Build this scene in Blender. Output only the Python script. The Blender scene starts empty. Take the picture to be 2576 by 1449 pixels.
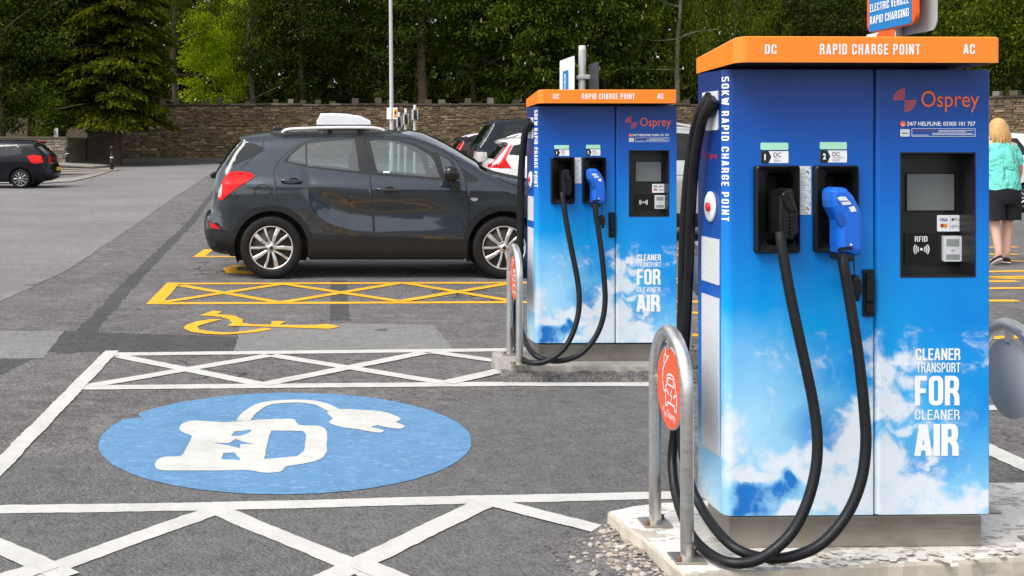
import bpy, bmesh, math, random
import numpy as np
from mathutils import Vector, Matrix, Quaternion
from mathutils.geometry import delaunay_2d_cdt
random.seed(7); RNG = np.random.default_rng(11)
C = bpy.context.scene.collection
SC = bpy.context.scene
R = math.radians
# ---------------------------------------------------------------- camera, light, exposure
F, CX, CY, EYE = 2900.0, 800.0, 372.0, 1.44      # focal length / principal point of the photograph, eye height
cam = bpy.data.cameras.new('camera'); camo = bpy.data.objects.new('camera', cam); C.objects.link(camo)
camo.location = (0, 0, EYE); camo.rotation_euler = (R(90), 0, 0)
cam.sensor_width = 36; cam.lens = F * 36 / 2576
cam.shift_x = (1288 - CX) / 2576; cam.shift_y = -(724.5 - CY) / 2576
cam.clip_start = .05; cam.clip_end = 900
SC.camera = camo
SUN_EL, SUN_AZ = 54.0, 234.0      # azimuth clockwise from +Y: the light comes from behind the camera, left
w = bpy.data.worlds.new('World'); SC.world = w; w.use_nodes = True
nt = w.node_tree; bg = nt.nodes['Background']
sky = nt.nodes.new('ShaderNodeTexSky'); sky.sky_type = 'NISHITA'; sky.sun_disc = False
sky.sun_elevation = R(SUN_EL); sky.sun_rotation = R(SUN_AZ)
sky.air_density = 1.0; sky.dust_density = 2.0; sky.ozone_density = 1.0
hs = nt.nodes.new('ShaderNodeHueSaturation'); hs.inputs['Saturation'].default_value = .26
nt.links.new(sky.outputs[0], hs.inputs['Color']); nt.links.new(hs.outputs[0], bg.inputs['Color'])
bg.inputs['Strength'].default_value = .135
sun = bpy.data.lights.new('sun', 'SUN'); suno = bpy.data.objects.new('sun', sun); C.objects.link(suno)
sun.energy = 1.75; sun.angle = R(34); sun.color = (1, .96, .9)
az = R(SUN_AZ); el = R(SUN_EL)
sdir = Vector((math.sin(az) * math.cos(el), math.cos(az) * math.cos(el), math.sin(el)))
suno.rotation_euler = (-sdir).to_track_quat('-Z', 'Y').to_euler(); suno.location = (0, -5, 12)
SC.view_settings.view_transform = 'Standard'; SC.view_settings.look = 'None'
SC.view_settings.gamma = 1; SC.view_settings.use_curve_mapping = False
SC.view_settings.exposure = .90

# ---------------------------------------------------------------- pixel <-> place
ZG = ([-50, 13, 18, 26, 35, 50, 62, 80, 120, 400], [0, 0, .03, .1, .2, .47, .9, 1.5, 3, 6])
def zg(y): return float(np.interp(y, *ZG))
def P(x, y, d): return Vector(((x - CX) * d / F, d, EYE - (y - CY) * d / F))
def G(x, y, h=0.0):
    lo, hi = 1.0, 130.0
    for _ in range(50):
        m = (lo + hi) / 2
        if (EYE - zg(m) - h) * F / m + CY > y: lo = m
        else: hi = m
    return ((x - CX) * lo / F, lo, zg(lo) + h)

# ---------------------------------------------------------------- materials
def S(r, g, b):
    f = lambda c: (c / 255 / 12.92) if c <= 10 else ((c / 255 + .055) / 1.055) ** 2.4
    return (f(r), f(g), f(b), 1)
class NT:
    def __init__(s, name):
        s.m = bpy.data.materials.new(name); s.m.use_nodes = True
        s.t = s.m.node_tree; s.b = s.t.nodes['Principled BSDF']; s.out = s.t.nodes['Material Output']
    def n(s, typ, **k):
        o = s.t.nodes.new('ShaderNode' + typ)
        for a, v in k.items(): setattr(o, a, v)
        return o
    def l(s, a, b): s.t.links.new(a, b)
    def put(s, sock, v):
        if isinstance(v, bpy.types.NodeSocket): s.l(v, sock)
        else: sock.default_value = v
    def coord(s, kind='Object'):
        return s.n('TexCoord').outputs[kind]
    def noise(s, scale, detail=4, rough=.55, vec=None, dist=0):
        o = s.n('TexNoise'); o.inputs['Scale'].default_value = scale; o.inputs['Detail'].default_value = detail
        o.inputs['Roughness'].default_value = rough; o.inputs['Distortion'].default_value = dist
        s.l(vec if vec is not None else s.coord(), o.inputs['Vector']); return o.outputs['Fac']
    def ramp(s, fac, stops, interp='LINEAR'):
        o = s.n('ValToRGB'); o.color_ramp.interpolation = interp
        e = o.color_ramp.elements
        while len(e) < len(stops): e.new(.5)
        for x, (p, c) in zip(e, stops):
            x.position = p; x.color = c if len(c) == 4 else (*c, 1)
        s.put(o.inputs['Fac'], fac); return o.outputs['Color']
    def mix(s, fac, a, b, mode='MIX'):
        o = s.n('Mix'); o.data_type = 'RGBA'; o.blend_type = mode
        s.put(o.inputs['Factor'], fac); s.put(o.inputs['A'], a); s.put(o.inputs['B'], b)
        return [x for x in o.outputs if x.type == 'RGBA'][0]
    def math(s, op, a, b=None, c=None, clamp=False):
        o = s.n('Math', operation=op, use_clamp=clamp); s.put(o.inputs[0], a)
        if b is not None: s.put(o.inputs[1], b)
        if c is not None: s.put(o.inputs[2], c)
        return o.outputs[0]
    def rng(s, v, a, b, c=0, d=1, typ='SMOOTHSTEP'):
        o = s.n('MapRange', interpolation_type=typ)
        for i, q in enumerate((v, a, b, c, d)): s.put(o.inputs[i], q)
        return o.outputs[0]
    def bump(s, h, strength=.3, dist=.01):
        o = s.n('Bump'); o.inputs['Strength'].default_value = strength; o.inputs['Distance'].default_value = dist
        s.l(h, o.inputs['Height']); s.l(o.outputs[0], s.b.inputs['Normal'])
    def set(s, **k):
        for a, v in k.items():
            s.put(s.b.inputs[{'color': 'Base Color', 'rough': 'Roughness', 'metal': 'Metallic', 'coat': 'Coat Weight', 'coatr': 'Coat Roughness', 'spec': 'Specular IOR Level', 'trans': 'Transmission Weight', 'aniso': 'Anisotropic', 'emit': 'Emission Color', 'emits': 'Emission Strength', 'sheen': 'Sheen Weight', 'sub': 'Subsurface Weight'}[a]], v)
        return s
def plain(name, col, rough=.5, metal=0, var=.12, scale=6, spec=.5, coat=0, bump=0, bscale=60):
    t = NT(name)
    c = t.mix(t.noise(scale, 5), (*[x * (1 - var) for x in col[:3]], 1), (*[min(1, x * (1 + var)) for x in col[:3]], 1))
    t.set(color=c, rough=t.rng(t.noise(scale * 3, 4), .3, .7, max(.02, rough - .07), min(1, rough + .07)), metal=metal, spec=spec, coat=coat)
    if bump: t.bump(t.noise(bscale, 5), bump, .004)
    return t.m
M = {}
def mat_asphalt(name, dark, mid, light, speck=.5, wear=1.0, pale=.5):
    t = NT(name); co = t.coord()
    big = t.noise(.35, 5, .6, co); med = t.noise(3.2, 6, .65, co); fin = t.noise(55, 5, .75, co)
    agg = t.n('TexVoronoi'); agg.inputs['Scale'].default_value = 75; t.l(co, agg.inputs['Vector'])
    agr = t.math('FRACT', t.math('MULTIPLY', t.n('SeparateColor').outputs[0], 1.0))
    sepc = t.n('SeparateColor'); t.l(agg.outputs['Color'], sepc.inputs[0])
    c = t.mix(t.rng(big, .35, .65), dark, mid)
    c = t.mix(t.rng(med, .42, .75, 0, .55 * wear), c, light)
    c = t.mix(t.rng(sepc.outputs[0], .2, 1, 0, speck, 'LINEAR'), c, light, 'MIX')
    c = t.mix(t.rng(sepc.outputs[1], .55, .9, 0, speck), c, (*[q * .35 for q in dark[:3]], 1))
    v2 = t.n('TexVoronoi'); v2.inputs['Scale'].default_value = 26; t.l(co, v2.inputs['Vector'])
    s2 = t.n('SeparateColor'); t.l(v2.outputs['Color'], s2.inputs[0])
    stone = t.math('MULTIPLY', t.rng(v2.outputs['Distance'], .26, .16), t.rng(s2.outputs[0], .93, .97))
    c = t.mix(t.math('MULTIPLY', stone, pale), c, (.42, .40, .38, 1))
    c = t.mix(t.rng(fin, .35, .7, .25, 0), c, (.012, .012, .012, 1))
    od = t.n('TexVoronoi'); od.inputs['Scale'].default_value = 1.7; t.l(co, od.inputs['Vector']); os_ = t.n('SeparateColor'); t.l(od.outputs['Color'], os_.inputs[0])
    oil = t.math('MULTIPLY', t.rng(t.math('ADD', od.outputs['Distance'], t.math('MULTIPLY', t.noise(9, 5, .7, co), .18)), .24, .13), t.rng(os_.outputs[0], .72, .86, 0, .75 if wear > .4 else .2))
    c = t.mix(oil, c, (.03, .028, .027, 1))
    m2 = t.noise(11, 9, .82, co); m3 = t.noise(1.1, 7, .7, co)
    c = t.mix(t.rng(m2, .50, .72, 0, .6), c, light); c = t.mix(t.rng(m2, .50, .30, 0, .7), c, (*[q * .38 for q in dark[:3]], 1))
    c = t.mix(t.rng(m3, .60, .74, 0, .45 * wear), c, (*[q * .5 for q in dark[:3]], 1))
    ck = t.n('TexVoronoi', feature='DISTANCE_TO_EDGE'); ck.inputs['Scale'].default_value = .55
    cv = t.n('VectorMath', operation='ADD'); wn = t.n('TexNoise'); wn.inputs['Scale'].default_value = 2.5; wn.inputs['Detail'].default_value = 6; t.l(co, wn.inputs['Vector']); t.l(co, cv.inputs[0]); t.l(wn.outputs['Color'], cv.inputs[1]); t.l(cv.outputs[0], ck.inputs['Vector'])
    c = t.mix(t.math('MULTIPLY', t.rng(ck.outputs['Distance'], .012, .004), t.rng(t.noise(.5, 3, .5, co), .52, .6 if wear > .7 else 9)), c, (.03, .028, .027, 1))
    t.set(color=c, rough=.88, spec=.3)
    h = t.math('ADD', t.math('MULTIPLY', agg.outputs['Distance'], -.8), fin)
    t.bump(h, .75, .012)
    return t.m
M['asphalt'] = mat_asphalt('worn_asphalt', (.10, .093, .092, 1), (.155, .145, .143, 1), (.30, .285, .28, 1), .42)
M['asphalt_dark'] = mat_asphalt('patch_asphalt_dark', (.062, .059, .061, 1), (.083, .079, .08, 1), (.15, .145, .145, 1), .3, .6, .3)
M['asphalt_smooth'] = mat_asphalt('newer_asphalt', (.125, .12, .119, 1), (.15, .144, .143, 1), (.24, .23, .228, 1), .30, .5, .2)
M['road'] = mat_asphalt('pale_road_asphalt', (.20, .185, .185, 1), (.255, .24, .24, 1), (.33, .31, .31, 1), .14, .6, .1)
M['patch_pale'] = mat_asphalt('pale_patch', (.21, .205, .20, 1), (.26, .25, .245, 1), (.33, .32, .31, 1), .18, .7, .2)
M['pavement'] = mat_asphalt('pavement_asphalt_with_shade', (.07, .065, .065, 1), (.10, .095, .09, 1), (.15, .14, .13, 1), .2)  # dark tone holds the shade of the trees over the pavement
def mat_paint(name, col, under=(.12, .115, .115, 1), wear=.5, mottled=0, col2=None):
    t = NT(name); co = t.coord()
    n1 = t.noise(38, 6, .75, co); n2 = t.noise(2.2, 5, .65, co); n3 = t.noise(9, 6, .7, co)
    mp = t.n('Mapping'); mp.inputs['Scale'].default_value = (1, 2.2, 1); t.l(co, mp.inputs[0])
    c = t.mix(t.rng(n3, .38, .72), col, (*[q * .86 for q in col[:3]], 1))
    c = t.mix(t.rng(n2, .45, .75, 0, .6), c, (*[q * .70 for q in col[:3]], 1)); c = t.mix(t.rng(t.noise(70, 5, .8, co), .5, .72, 0, .5), c, (*[q * .62 for q in col[:3]], 1))
    if mottled:
        n5 = t.noise(24, 5, .7, mp.outputs[0]); n6 = t.noise(7, 3, .6, mp.outputs[0])
        c = t.mix(t.math('MULTIPLY', t.rng(n5, .50, .60), t.rng(n6, .40, .60)), c, col2)
    n9 = t.noise(120, 4, .7, co); chip = t.math('ADD', t.math('ADD', t.math('MULTIPLY', n1, .45), t.math('MULTIPLY', n2, .35)), t.math('MULTIPLY', n9, .2))
    c = t.mix(t.rng(chip, .640 - .055 * wear, .68 - .05 * wear), c, under)
    t.set(color=c, rough=.72, spec=.35); t.bump(t.math('ADD', n1, n3), .35, .006)
    return t.m
M['white_paint'] = mat_paint('white_road_paint', (.535, .525, .495, 1), wear=.8)
M['yellow_paint'] = mat_paint('yellow_road_paint', (.82, .40, .018, 1), wear=.75)
M['blue_paint'] = mat_paint('blue_road_paint', (.098, .228, .40, 1), wear=.45, mottled=1, col2=(.17, .31, .48, 1))
M['icon_paint'] = mat_paint('white_icon_paint', (.56, .55, .515, 1), wear=.5)
def mat_slab():
    t = NT('flaking_painted_concrete'); co = t.coord()
    mp = t.n('Mapping'); mp.inputs['Scale'].default_value = (1, 2.0, 1); t.l(co, mp.inputs[0])
    n1 = t.noise(5, 7, .65, mp.outputs[0], .6); n2 = t.noise(22, 6, .7, mp.outputs[0], .4); n3 = t.noise(1.6, 4, .6, co)
    c = t.mix(t.rng(n2, .35, .7), (.66, .63, .59, 1), (.55, .52, .48, 1))
    f = t.math('ADD', t.math('MULTIPLY', n1, .6), t.math('MULTIPLY', n2, .4))
    flake = t.rng(f, .55, .565)
    c = t.mix(flake, c, t.mix(n2, (.46, .42, .37, 1), (.36, .32, .275, 1)))
    c = t.mix(t.rng(f, .522, .532, 0, 1), c, c)
    edge = t.math('MULTIPLY', t.rng(f, .535, .549), t.rng(f, .563, .551))
    c = t.mix(t.math('MULTIPLY', edge, .55), c, (.10, .08, .07, 1))
    c = t.mix(t.rng(n3, .60, .72, 0, .55), c, (.48, .33, .19, 1))
    t.set(color=c, rough=.85, spec=.3); t.bump(t.math('ADD', t.math('MULTIPLY', flake, -.6), t.math('MULTIPLY', n2, .35)), .6, .012)
    return t.m
M['slab'] = mat_slab()
M['concrete'] = plain('grey_concrete', (.30, .28, .255, 1), .88, 0, .28, 9, .3, bump=.5, bscale=40)
M['concrete_edge'] = plain('stained_concrete_edge', (.45, .40, .33, 1), .9, 0, .4, 7, .3, bump=.6, bscale=30)
M['rubble'] = None
def island(name, stops, rough=.85, bump=.5, bscale=20, objrand=False, trans=0, spec=.3):
    t = NT(name)
    r = t.n('ObjectInfo').outputs['Random'] if objrand else t.n('NewGeometry').outputs['Random Per Island']
    c = t.ramp(r, stops)
    c = t.mix(t.rng(t.noise(7, 5, .65), .4, .75, 0, .6), c, t.mix(1.0, c, (.45, .42, .38, 1), 'MULTIPLY'))
    t.set(color=c, rough=rough, spec=spec)
    if bump: t.bump(t.noise(bscale, 6, .7), bump, .02)
    return t.m
M['rubble'] = island('rubble', [(0, (.36, .32, .27)), (.4, (.46, .42, .37)), (.7, (.26, .20, .14)), (1, (.56, .54, .49))], .9, .5, 60)
STONE = [(0, (0.094, 0.065, 0.040)), (.2, (0.188, 0.125, 0.069)), (.45, (0.131, 0.095, 0.062)), (.62, (0.250, 0.173, 0.095)), (.8, (0.081, 0.062, 0.048)), (1, (0.338, 0.250, 0.150))]
M['stone'] = island('wall_stone', STONE, .9, .7, 9, True)
M['stone_field'] = island('wall_stone_field', STONE, .9, .7, 9)
GST = [(0, (.20, .165, .13)), (.3, (.30, .25, .20)), (.6, (.14, .115, .09)), (1, (.36, .31, .26))]
M['stone_grey'] = island('low_wall_stone', GST, .9, .7, 9, True)
M['mortar'] = plain('lime_mortar', (.088, .064, .043, 1), .95, 0, .35, 2, .2, bump=.6, bscale=12)
M['coping'] = plain('coping_stone', (.10, .082, .058, 1), .9, 0, .35, 2, .25, bump=.6, bscale=10)
M['step_stone'] = plain('weathered_step_stone', (.26, .235, .205, 1), .9, 0, .3, 2, .25, bump=.5, bscale=14)
M['earth'] = plain('woodland_earth', (.05, .038, .022, 1), .95, 0, .4, 1.2, .2, bump=.6, bscale=6)
M['bark'] = plain('bark', (.085, .062, .045, 1), .95, 0, .5, 5, .2, bump=.9, bscale=14)
M['bark_pale'] = plain('pale_bark', (.17, .15, .12, 1), .9, 0, .5, 4, .2, bump=.7, bscale=14)
def mat_leaf(name, stops, trans=.35):
    t = NT(name)
    r = t.n('NewGeometry').outputs['Random Per Island']
    c = t.ramp(r, stops)
    c = t.mix(t.rng(t.noise(.55, 3, .5), .35, .68, 0, .75), c, t.mix(1.0, c, (.50, .55, .55, 1), 'MULTIPLY'))
    t.set(color=c, rough=.7, spec=.07)
    tr = t.n('BsdfTranslucent'); t.l(t.mix(1.0, c, (1.5, 1.6, .6, 1), 'MULTIPLY'), tr.inputs['Color'])
    mx = t.n('MixShader'); mx.inputs[0].default_value = trans
    t.l(t.b.outputs[0], mx.inputs[1]); t.l(tr.outputs[0], mx.inputs[2]); t.l(mx.outputs[0], t.out.inputs['Surface'])
    return t.m
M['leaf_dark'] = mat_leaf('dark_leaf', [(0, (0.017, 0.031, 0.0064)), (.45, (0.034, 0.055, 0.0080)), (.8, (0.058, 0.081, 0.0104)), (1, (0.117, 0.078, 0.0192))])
M['leaf_mid'] = mat_leaf('mid_leaf', [(0, (0.024, 0.049, 0.0060)), (.45, (0.054, 0.092, 0.0090)), (.8, (0.101, 0.149, 0.0120)), (1, (0.203, 0.203, 0.0165))])
M['leaf_yew'] = mat_leaf('conifer_needles', [(0, (0.0198, 0.0360, 0.0036)), (.35, (0.0621, 0.0828, 0.0050)), (.75, (0.1350, 0.1467, 0.0072)), (1, (0.2133, 0.2025, 0.0108))], .3)
M['leaf_lit'] = mat_leaf('sunlit_leaf_tone', [(0, (0.1624, 0.2432, 0.0086)), (.4, (0.2968, 0.4048, 0.0130)), (.8, (0.4856, 0.5672, 0.0180)), (1, (0.6400, 0.6400, 0.0360))], .5)  # brighter leaves: sunlight on the foliage is put into the colour
M['leaf_olive'] = mat_leaf('olive_leaf', [(0, (0.035, 0.057, 0.0067)), (.45, (0.074, 0.105, 0.0090)), (.8, (0.135, 0.169, 0.0120)), (1, (0.257, 0.230, 0.0165))])
M['blossom'] = plain('chestnut_candle', (.22, .17, .07, 1), .8, 0, .3, 8)
M['steel'] = None
def mat_steel(name, col, rough, aniso=.5, stain=.0):
    t = NT(name); co = t.coord()
    mp = t.n('Mapping'); mp.inputs['Scale'].default_value = (2, 2, 14); t.l(co, mp.inputs[0])
    n = t.noise(6, 3, .6, mp.outputs[0]); n2 = t.noise(5, 5, .6, co)
    c = t.mix(t.rng(n2, .35, .7), col, (*[q * .90 for q in col[:3]], 1))
    if stain: c = t.mix(t.rng(t.noise(3, 6, .7, co), .45, .75, 0, stain), c, (.20, .16, .11, 1))
    t.set(color=c, rough=t.rng(n, .3, .7, rough - .06, rough + .1), metal=1.0, aniso=aniso)
    return t.m
M['steel'] = mat_steel('brushed_steel', (.74, .72, .69, 1), .36)
M['steel_base'] = mat_steel('stained_steel_base', (.42, .385, .34, 1), .42, .4, .5)
M['rubber'] = plain('black_rubber', (.006, .006, .007, 1), .45, 0, .35, 10, .33)
M['black_plastic'] = plain('black_plastic', (.006, .006, .0065, 1), .46, 0, .2, 10, .33, bump=.15, bscale=400)
M['gloss_black'] = plain('gloss_black', (.007, .007, .008, 1), .16, 0, .15, 8, .5)
M['panel_black'] = plain('panel_black', (.013, .013, .014, 1), .35, 0, .15, 8, .45)
M['orange'] = plain('orange_enamel', (.93, .235, .012, 1), .38, 0, .03, 2, .4, .2)
M['disc_orange'] = plain('orange_disc_vinyl', (.72, .095, .025, 1), .38, 0, .08, 3, .4)
M['orange_print'] = plain('orange_print', (1.0, .15, .012, 1), .5, 0, .04)
M['red_print'] = plain('red_print', (.50, .03, .012, 1), .5, 0, .04)
M['white_print'] = plain('white_print', (.88, .89, .90, 1), .45, 0, .03)
M['white_plastic'] = plain('white_plastic', (.70, .71, .73, 1), .42, 0, .05, 5)
M['grey_print'] = plain('grey_print', (.22, .22, .23, 1), .5, 0, .04)
M['black_print'] = plain('black_print', (.012, .012, .012, 1), .5, 0, .04)
M['mint'] = plain('mint_indicator', (.42, .80, .58, 1), .35, 0, .04)
M['screen'] = plain('grey_screen', (.17, .18, .18, 1), .22, 0, .06, 20)
M['lcd'] = plain('lcd_grey', (.28, .31, .29, 1), .3, 0, .08, 20)
M['connector_blue'] = plain('blue_connector_plastic', (.008, .125, .60, 1), .36, 0, .06, 8, .45)
M['visa_blue'] = plain('blue_print', (.02, .05, .30, 1), .5)
M['green_print'] = plain('green_print', (.05, .35, .1, 1), .5)
M['amber_print'] = plain('amber_print', (.85, .32, .02, 1), .5)
M['button_red'] = plain('red_button', (.62, .012, .012, 1), .3, 0, .05)
M['sign_blue'] = plain('sign_blue', (.006, .19, .50, 1), .45, 0, .05, 2)
M['sign_grey'] = plain('sign_back_grey', (.44, .45, .46, 1), .5, 0, .08, 4)
M['sign_orange'] = plain('sign_orange', (.80, .10, .008, 1), .45, 0, .05, 2)
M['sign_dark'] = plain('sign_dark_edge', (.03, .035, .035, 1), .5)
M['galv'] = plain('painted_grey_pole', (.46, .46, .46, 1), .5, .2, .15, 3)
M['rust'] = plain('rusty_bolt', (.13, .06, .03, 1), .85, 0, .3, 30)
def mat_print(name, side=False):
    """printed sky wrap: flat graphic, navy at the top down to white clouds"""
    t = NT(name); co = t.coord(); sp = t.n('SeparateXYZ'); t.l(co, sp.inputs[0])
    z = t.rng(sp.outputs['Z'], .12, 1.60, 0, 1, 'LINEAR')
    x = sp.outputs['X'] if not side else t.math('MULTIPLY', sp.outputs['Y'], .6)
    mp = t.n('Mapping'); mp.inputs['Scale'].default_value = (1, 1, 1); t.l(co, mp.inputs[0])
    soft = t.noise(2.0, 3, .5, co)
    zz = t.math('ADD', z, t.math('MULTIPLY', t.math('SUBTRACT', soft, .5), .10))
    if side:
        stops = [(0, S(185, 222, 242)), (.12, S(150, 205, 240)), (.22, S(70, 150, 215)), (.34, S(25, 112, 190)), (.5, S(10, 84, 172)), (.75, S(14, 62, 140)), (1, S(20, 44, 108))]
    else:
        stops = [(0, S(150, 208, 240)), (.16, S(96, 186, 236)), (.28, S(34, 168, 232)), (.42, S(0, 156, 228)), (.56, S(0, 130, 214)), (.72, S(0, 100, 192)), (.88, S(12, 76, 162)), (1, S(24, 57, 124))]
    c = t.ramp(zz, stops)
    wv = t.n('TexNoise'); wv.inputs['Scale'].default_value = 9; wv.inputs['Detail'].default_value = 6; t.l(co, wv.inputs['Vector'])
    ws = t.n('SeparateColor'); t.l(wv.outputs['Color'], ws.inputs[0])
    xw = t.math('ADD', x, t.math('MULTIPLY', t.math('SUBTRACT', ws.outputs[0], .5), .20)); zw = t.math('ADD', sp.outputs['Z'], t.math('MULTIPLY', t.math('SUBTRACT', ws.outputs[1], .5), .16))
    lin = lambda px, py: ((px - 1822) / 752, .12 + (1296 - py) / 759)
    def blob(px, py, rx, ry, inner=.15, cov=None):
        bx, bz = lin(px, py)
        dx = t.math('MULTIPLY', t.math('SUBTRACT', xw, bx), 759 / rx)
        dz = t.math('MULTIPLY', t.math('SUBTRACT', zw, bz), 759 / ry)
        d = t.math('SQRT', t.math('ADD', t.math('MULTIPLY', dx, dx), t.math('MULTIPLY', dz, dz)))
        return t.rng(d, 1.25, inner, 0, 1, 'LINEAR')
    if not side:
        # deeper blue rays and pale glow of the printed picture
        c = t.mix(t.math('MULTIPLY', blob(1880, 1075, 230, 250, 0), .85), c, S(178, 222, 246))
        c = t.mix(t.math('MULTIPLY', blob(2440, 800, 200, 150, 0), .7), c, S(0, 110, 205))
        c = t.mix(t.math('MULTIPLY', blob(2150, 900, 90, 150, 0), .6), c, S(0, 118, 210))
        c = t.mix(t.math('MULTIPLY', blob(2460, 1010, 110, 150, 0), .8), c, S(0, 128, 215))
        c = t.mix(t.math('MULTIPLY', blob(2080, 1085, 110, 70, 0), .8), c, S(10, 125, 210))
        c = t.mix(t.math('MULTIPLY', blob(2330, 1165, 110, 60, 0), .7), c, S(20, 130, 214))
        bl = [(1900, 1212, 110, 45), (2000, 1180, 80, 50), (2085, 1150, 70, 65), (2150, 1115, 75, 80), (2100, 1250, 150, 70), (2180, 1215, 80, 75), (1990, 1282, 180, 34),
              (2165, 1035, 75, 42), (2245, 1005, 75, 50), (2240, 945, 55, 50), (2290, 915, 40, 34), (2235, 1165, 70, 70), (2300, 1235, 120, 60), (2470, 1262, 90, 50), (2340, 1160, 52, 18), (2345, 1285, 190, 40), (2290, 1085, 45, 20), (1835, 1120, 40, 90)]
        dens = None
        for b in bl:
            q = blob(*b); dens = q if dens is None else t.math('SMOOTH_MAX', dens, q, .12)
        hole = t.math('MULTIPLY', t.rng(t.noise(10, 6, .6, co), .32, .62, .55, 1.25), t.math('MAXIMUM', blob(1885, 1262, 78, 44, .1), t.math('MAXIMUM', blob(1950, 1240, 60, 30, .1), blob(1992, 1213, 30, 42, .1))))
        n = t.noise(8.5, 10, .66, co, .5)
        f = t.math('ADD', dens, t.math('MULTIPLY', t.math('SUBTRACT', n, .5), 2.6))
        f = t.math('SUBTRACT', f, t.math('ADD', t.math('MULTIPLY', hole, 1.3), t.rng(z, .40, .52, 0, 1.5)))
        c = t.mix(t.rng(hole, .15, .8), c, t.mix(n, S(40, 130, 205), S(20, 100, 190)))
        c = t.mix(t.rng(f, .10, .80), c, t.mix(t.noise(12, 6, .6, co), S(206, 222, 236), S(238, 240, 244)))
        wisp = t.noise(5, 8, .7, co, 1.2)
        c = t.mix(t.math('MULTIPLY', t.rng(wisp, .6, .78), t.rng(z, .5, .2, 0, .5)), c, S(214, 234, 246))
    else:
        n = t.noise(6, 8, .62, co, .3)
        c = t.mix(t.math('MULTIPLY', t.rng(n, .5, .66), t.rng(z, .3, .06)), c, S(225, 236, 244))
    t.set(color=c, rough=t.rng(t.noise(9, 5), .3, .7, .3, .38), spec=.4)
    return t.m
M['print'] = mat_print('printed_sky_wrap'); M['print_side'] = mat_print('printed_side_wrap', True)
def mat_carpaint(name, col, flake=.15, rough=.22, metal=.55, coat=1.0):
    t = NT(name); co = t.coord()
    v = t.noise(900, 2, .5, co)
    c = t.mix(t.math('MULTIPLY', t.rng(v, .5, .8), flake), col, (*[min(1, q * 3 + .02) for q in col[:3]], 1))
    d = t.noise(4, 6, .7, co); sp = t.n('SeparateXYZ'); t.l(co, sp.inputs[0])
    dirt = t.math('MULTIPLY', t.rng(sp.outputs['Z'], .75, .25, 0, .10), t.rng(d, .35, .75))
    c = t.mix(dirt, c, (.11, .10, .09, 1))
    t.set(color=c, rough=t.rng(d, .3, .8, rough, rough + .1), metal=metal, coat=coat, coatr=.04, spec=.5 if coat > .5 else .15)
    return t.m
M['paint_grey'] = mat_carpaint('dark_blue_grey_car_paint', (.030, .040, .052, 1), metal=.55, rough=.22, coat=1.0)
M['paint_black'] = mat_carpaint('black_car_paint', (.003, .003, .006, 1), .02, metal=.0, coat=.32)
M['paint_navy'] = mat_carpaint('dark_navy_car_paint', (.006, .008, .014, 1), .04, metal=.0, coat=.5)
M['paint_white'] = mat_carpaint('white_car_paint', (.70, .71, .73, 1), .02, metal=0)
M['paint_silver'] = mat_carpaint('silver_car_paint', (.55, .55, .54, 1), .1)
def mat_glass(name, tint, alpha, rough=.02, add=.07):
    t = NT(name); t.t.nodes.remove(t.b)
    tr = t.n('BsdfTransparent'); tr.inputs[0].default_value = tint
    gl = t.n('BsdfGlossy'); gl.inputs['Roughness'].default_value = rough; gl.inputs['Color'].default_value = (1, 1, 1, 1)
    fr = t.n('Fresnel'); fr.inputs['IOR'].default_value = 1.6
    df = t.n('BsdfDiffuse'); df.inputs[0].default_value = (.02, .03, .03, 1)
    m0 = t.n('MixShader'); m0.inputs[0].default_value = alpha; t.l(tr.outputs[0], m0.inputs[1]); t.l(df.outputs[0], m0.inputs[2])
    mx = t.n('MixShader'); t.l(t.math('ADD', fr.outputs[0], add), mx.inputs[0]); t.l(m0.outputs[0], mx.inputs[1]); t.l(gl.outputs[0], mx.inputs[2])
    t.l(mx.outputs[0], t.out.inputs['Surface'])
    return t.m
M['glass'] = mat_glass('car_window_glass', (.66, .82, .79, 1), .05, .02, .11)
M['glass_far'] = mat_glass('tinted_car_window_glass', (.30, .38, .37, 1), .12, .05, .0)
M['glass_dark'] = mat_glass('privacy_glass', (.16, .18, .19, 1), .2, .02, .0)
M['tyre'] = plain('tyre_rubber', (.0065, .0065, .0065, 1), .75, 0, .25, 12, .3)
M['alloy'] = plain('silver_alloy', (.62, .61, .60, 1), .34, .85, .06, 6)
M['alloy_dark'] = plain('grey_alloy', (.30, .30, .31, 1), .35, .8, .06, 6)
M['hub_dark'] = plain('brake_dark', (.02, .02, .02, 1), .6, .3, .3, 10)
M['cladding'] = plain('black_cladding', (.009, .0095, .0105, 1), .5, 0, .15, 8, .4)
M['seam'] = plain('seam_black', (.004, .004, .004, 1), .7)
M['tail_red'] = plain('red_lamp', (.62, .008, .010, 1), .2, 0, .35, 14, .25, .0)
M['tail_clear'] = plain('clear_lamp', (.42, .38, .37, 1), .2, .1, .15, 20, .6, 1.0)
M['chrome'] = plain('chrome_trim', (.75, .75, .76, 1), .16, 1, .04, 6)
M['rail'] = plain('satin_roof_rail', (.72, .72, .72, 1), .38, .55, .04, 6)
M['seat'] = plain('dark_seat_fabric', (.035, .036, .038, 1), .9, 0, .2, 20)
M['plate_yellow'] = plain('yellow_number_plate', (.80, .42, .02, 1), .4, 0, .05)
M['skin'] = plain('skin', (.62, .37, .28, 1), .55, 0, .08, 14)
M['hair'] = plain('blonde_hair', (.55, .32, .12, 1), .5, 0, .35, 45, .4, bump=.6, bscale=70)
M['teal'] = plain('teal_cotton', (.16, .62, .52, 1), .85, 0, .08, 7, .2, bump=.35, bscale=14)
_t = NT('creased_teal_cotton'); _c = _t.coord(); _n = _t.noise(5, 3, .5, _c, 1.5)
_t.set(color=_t.mix(_n, (.13, .55, .46, 1), (.18, .66, .56, 1)), rough=.9, spec=.15); _t.bump(_n, 1.0, .09); M['teal'] = _t.m
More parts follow.
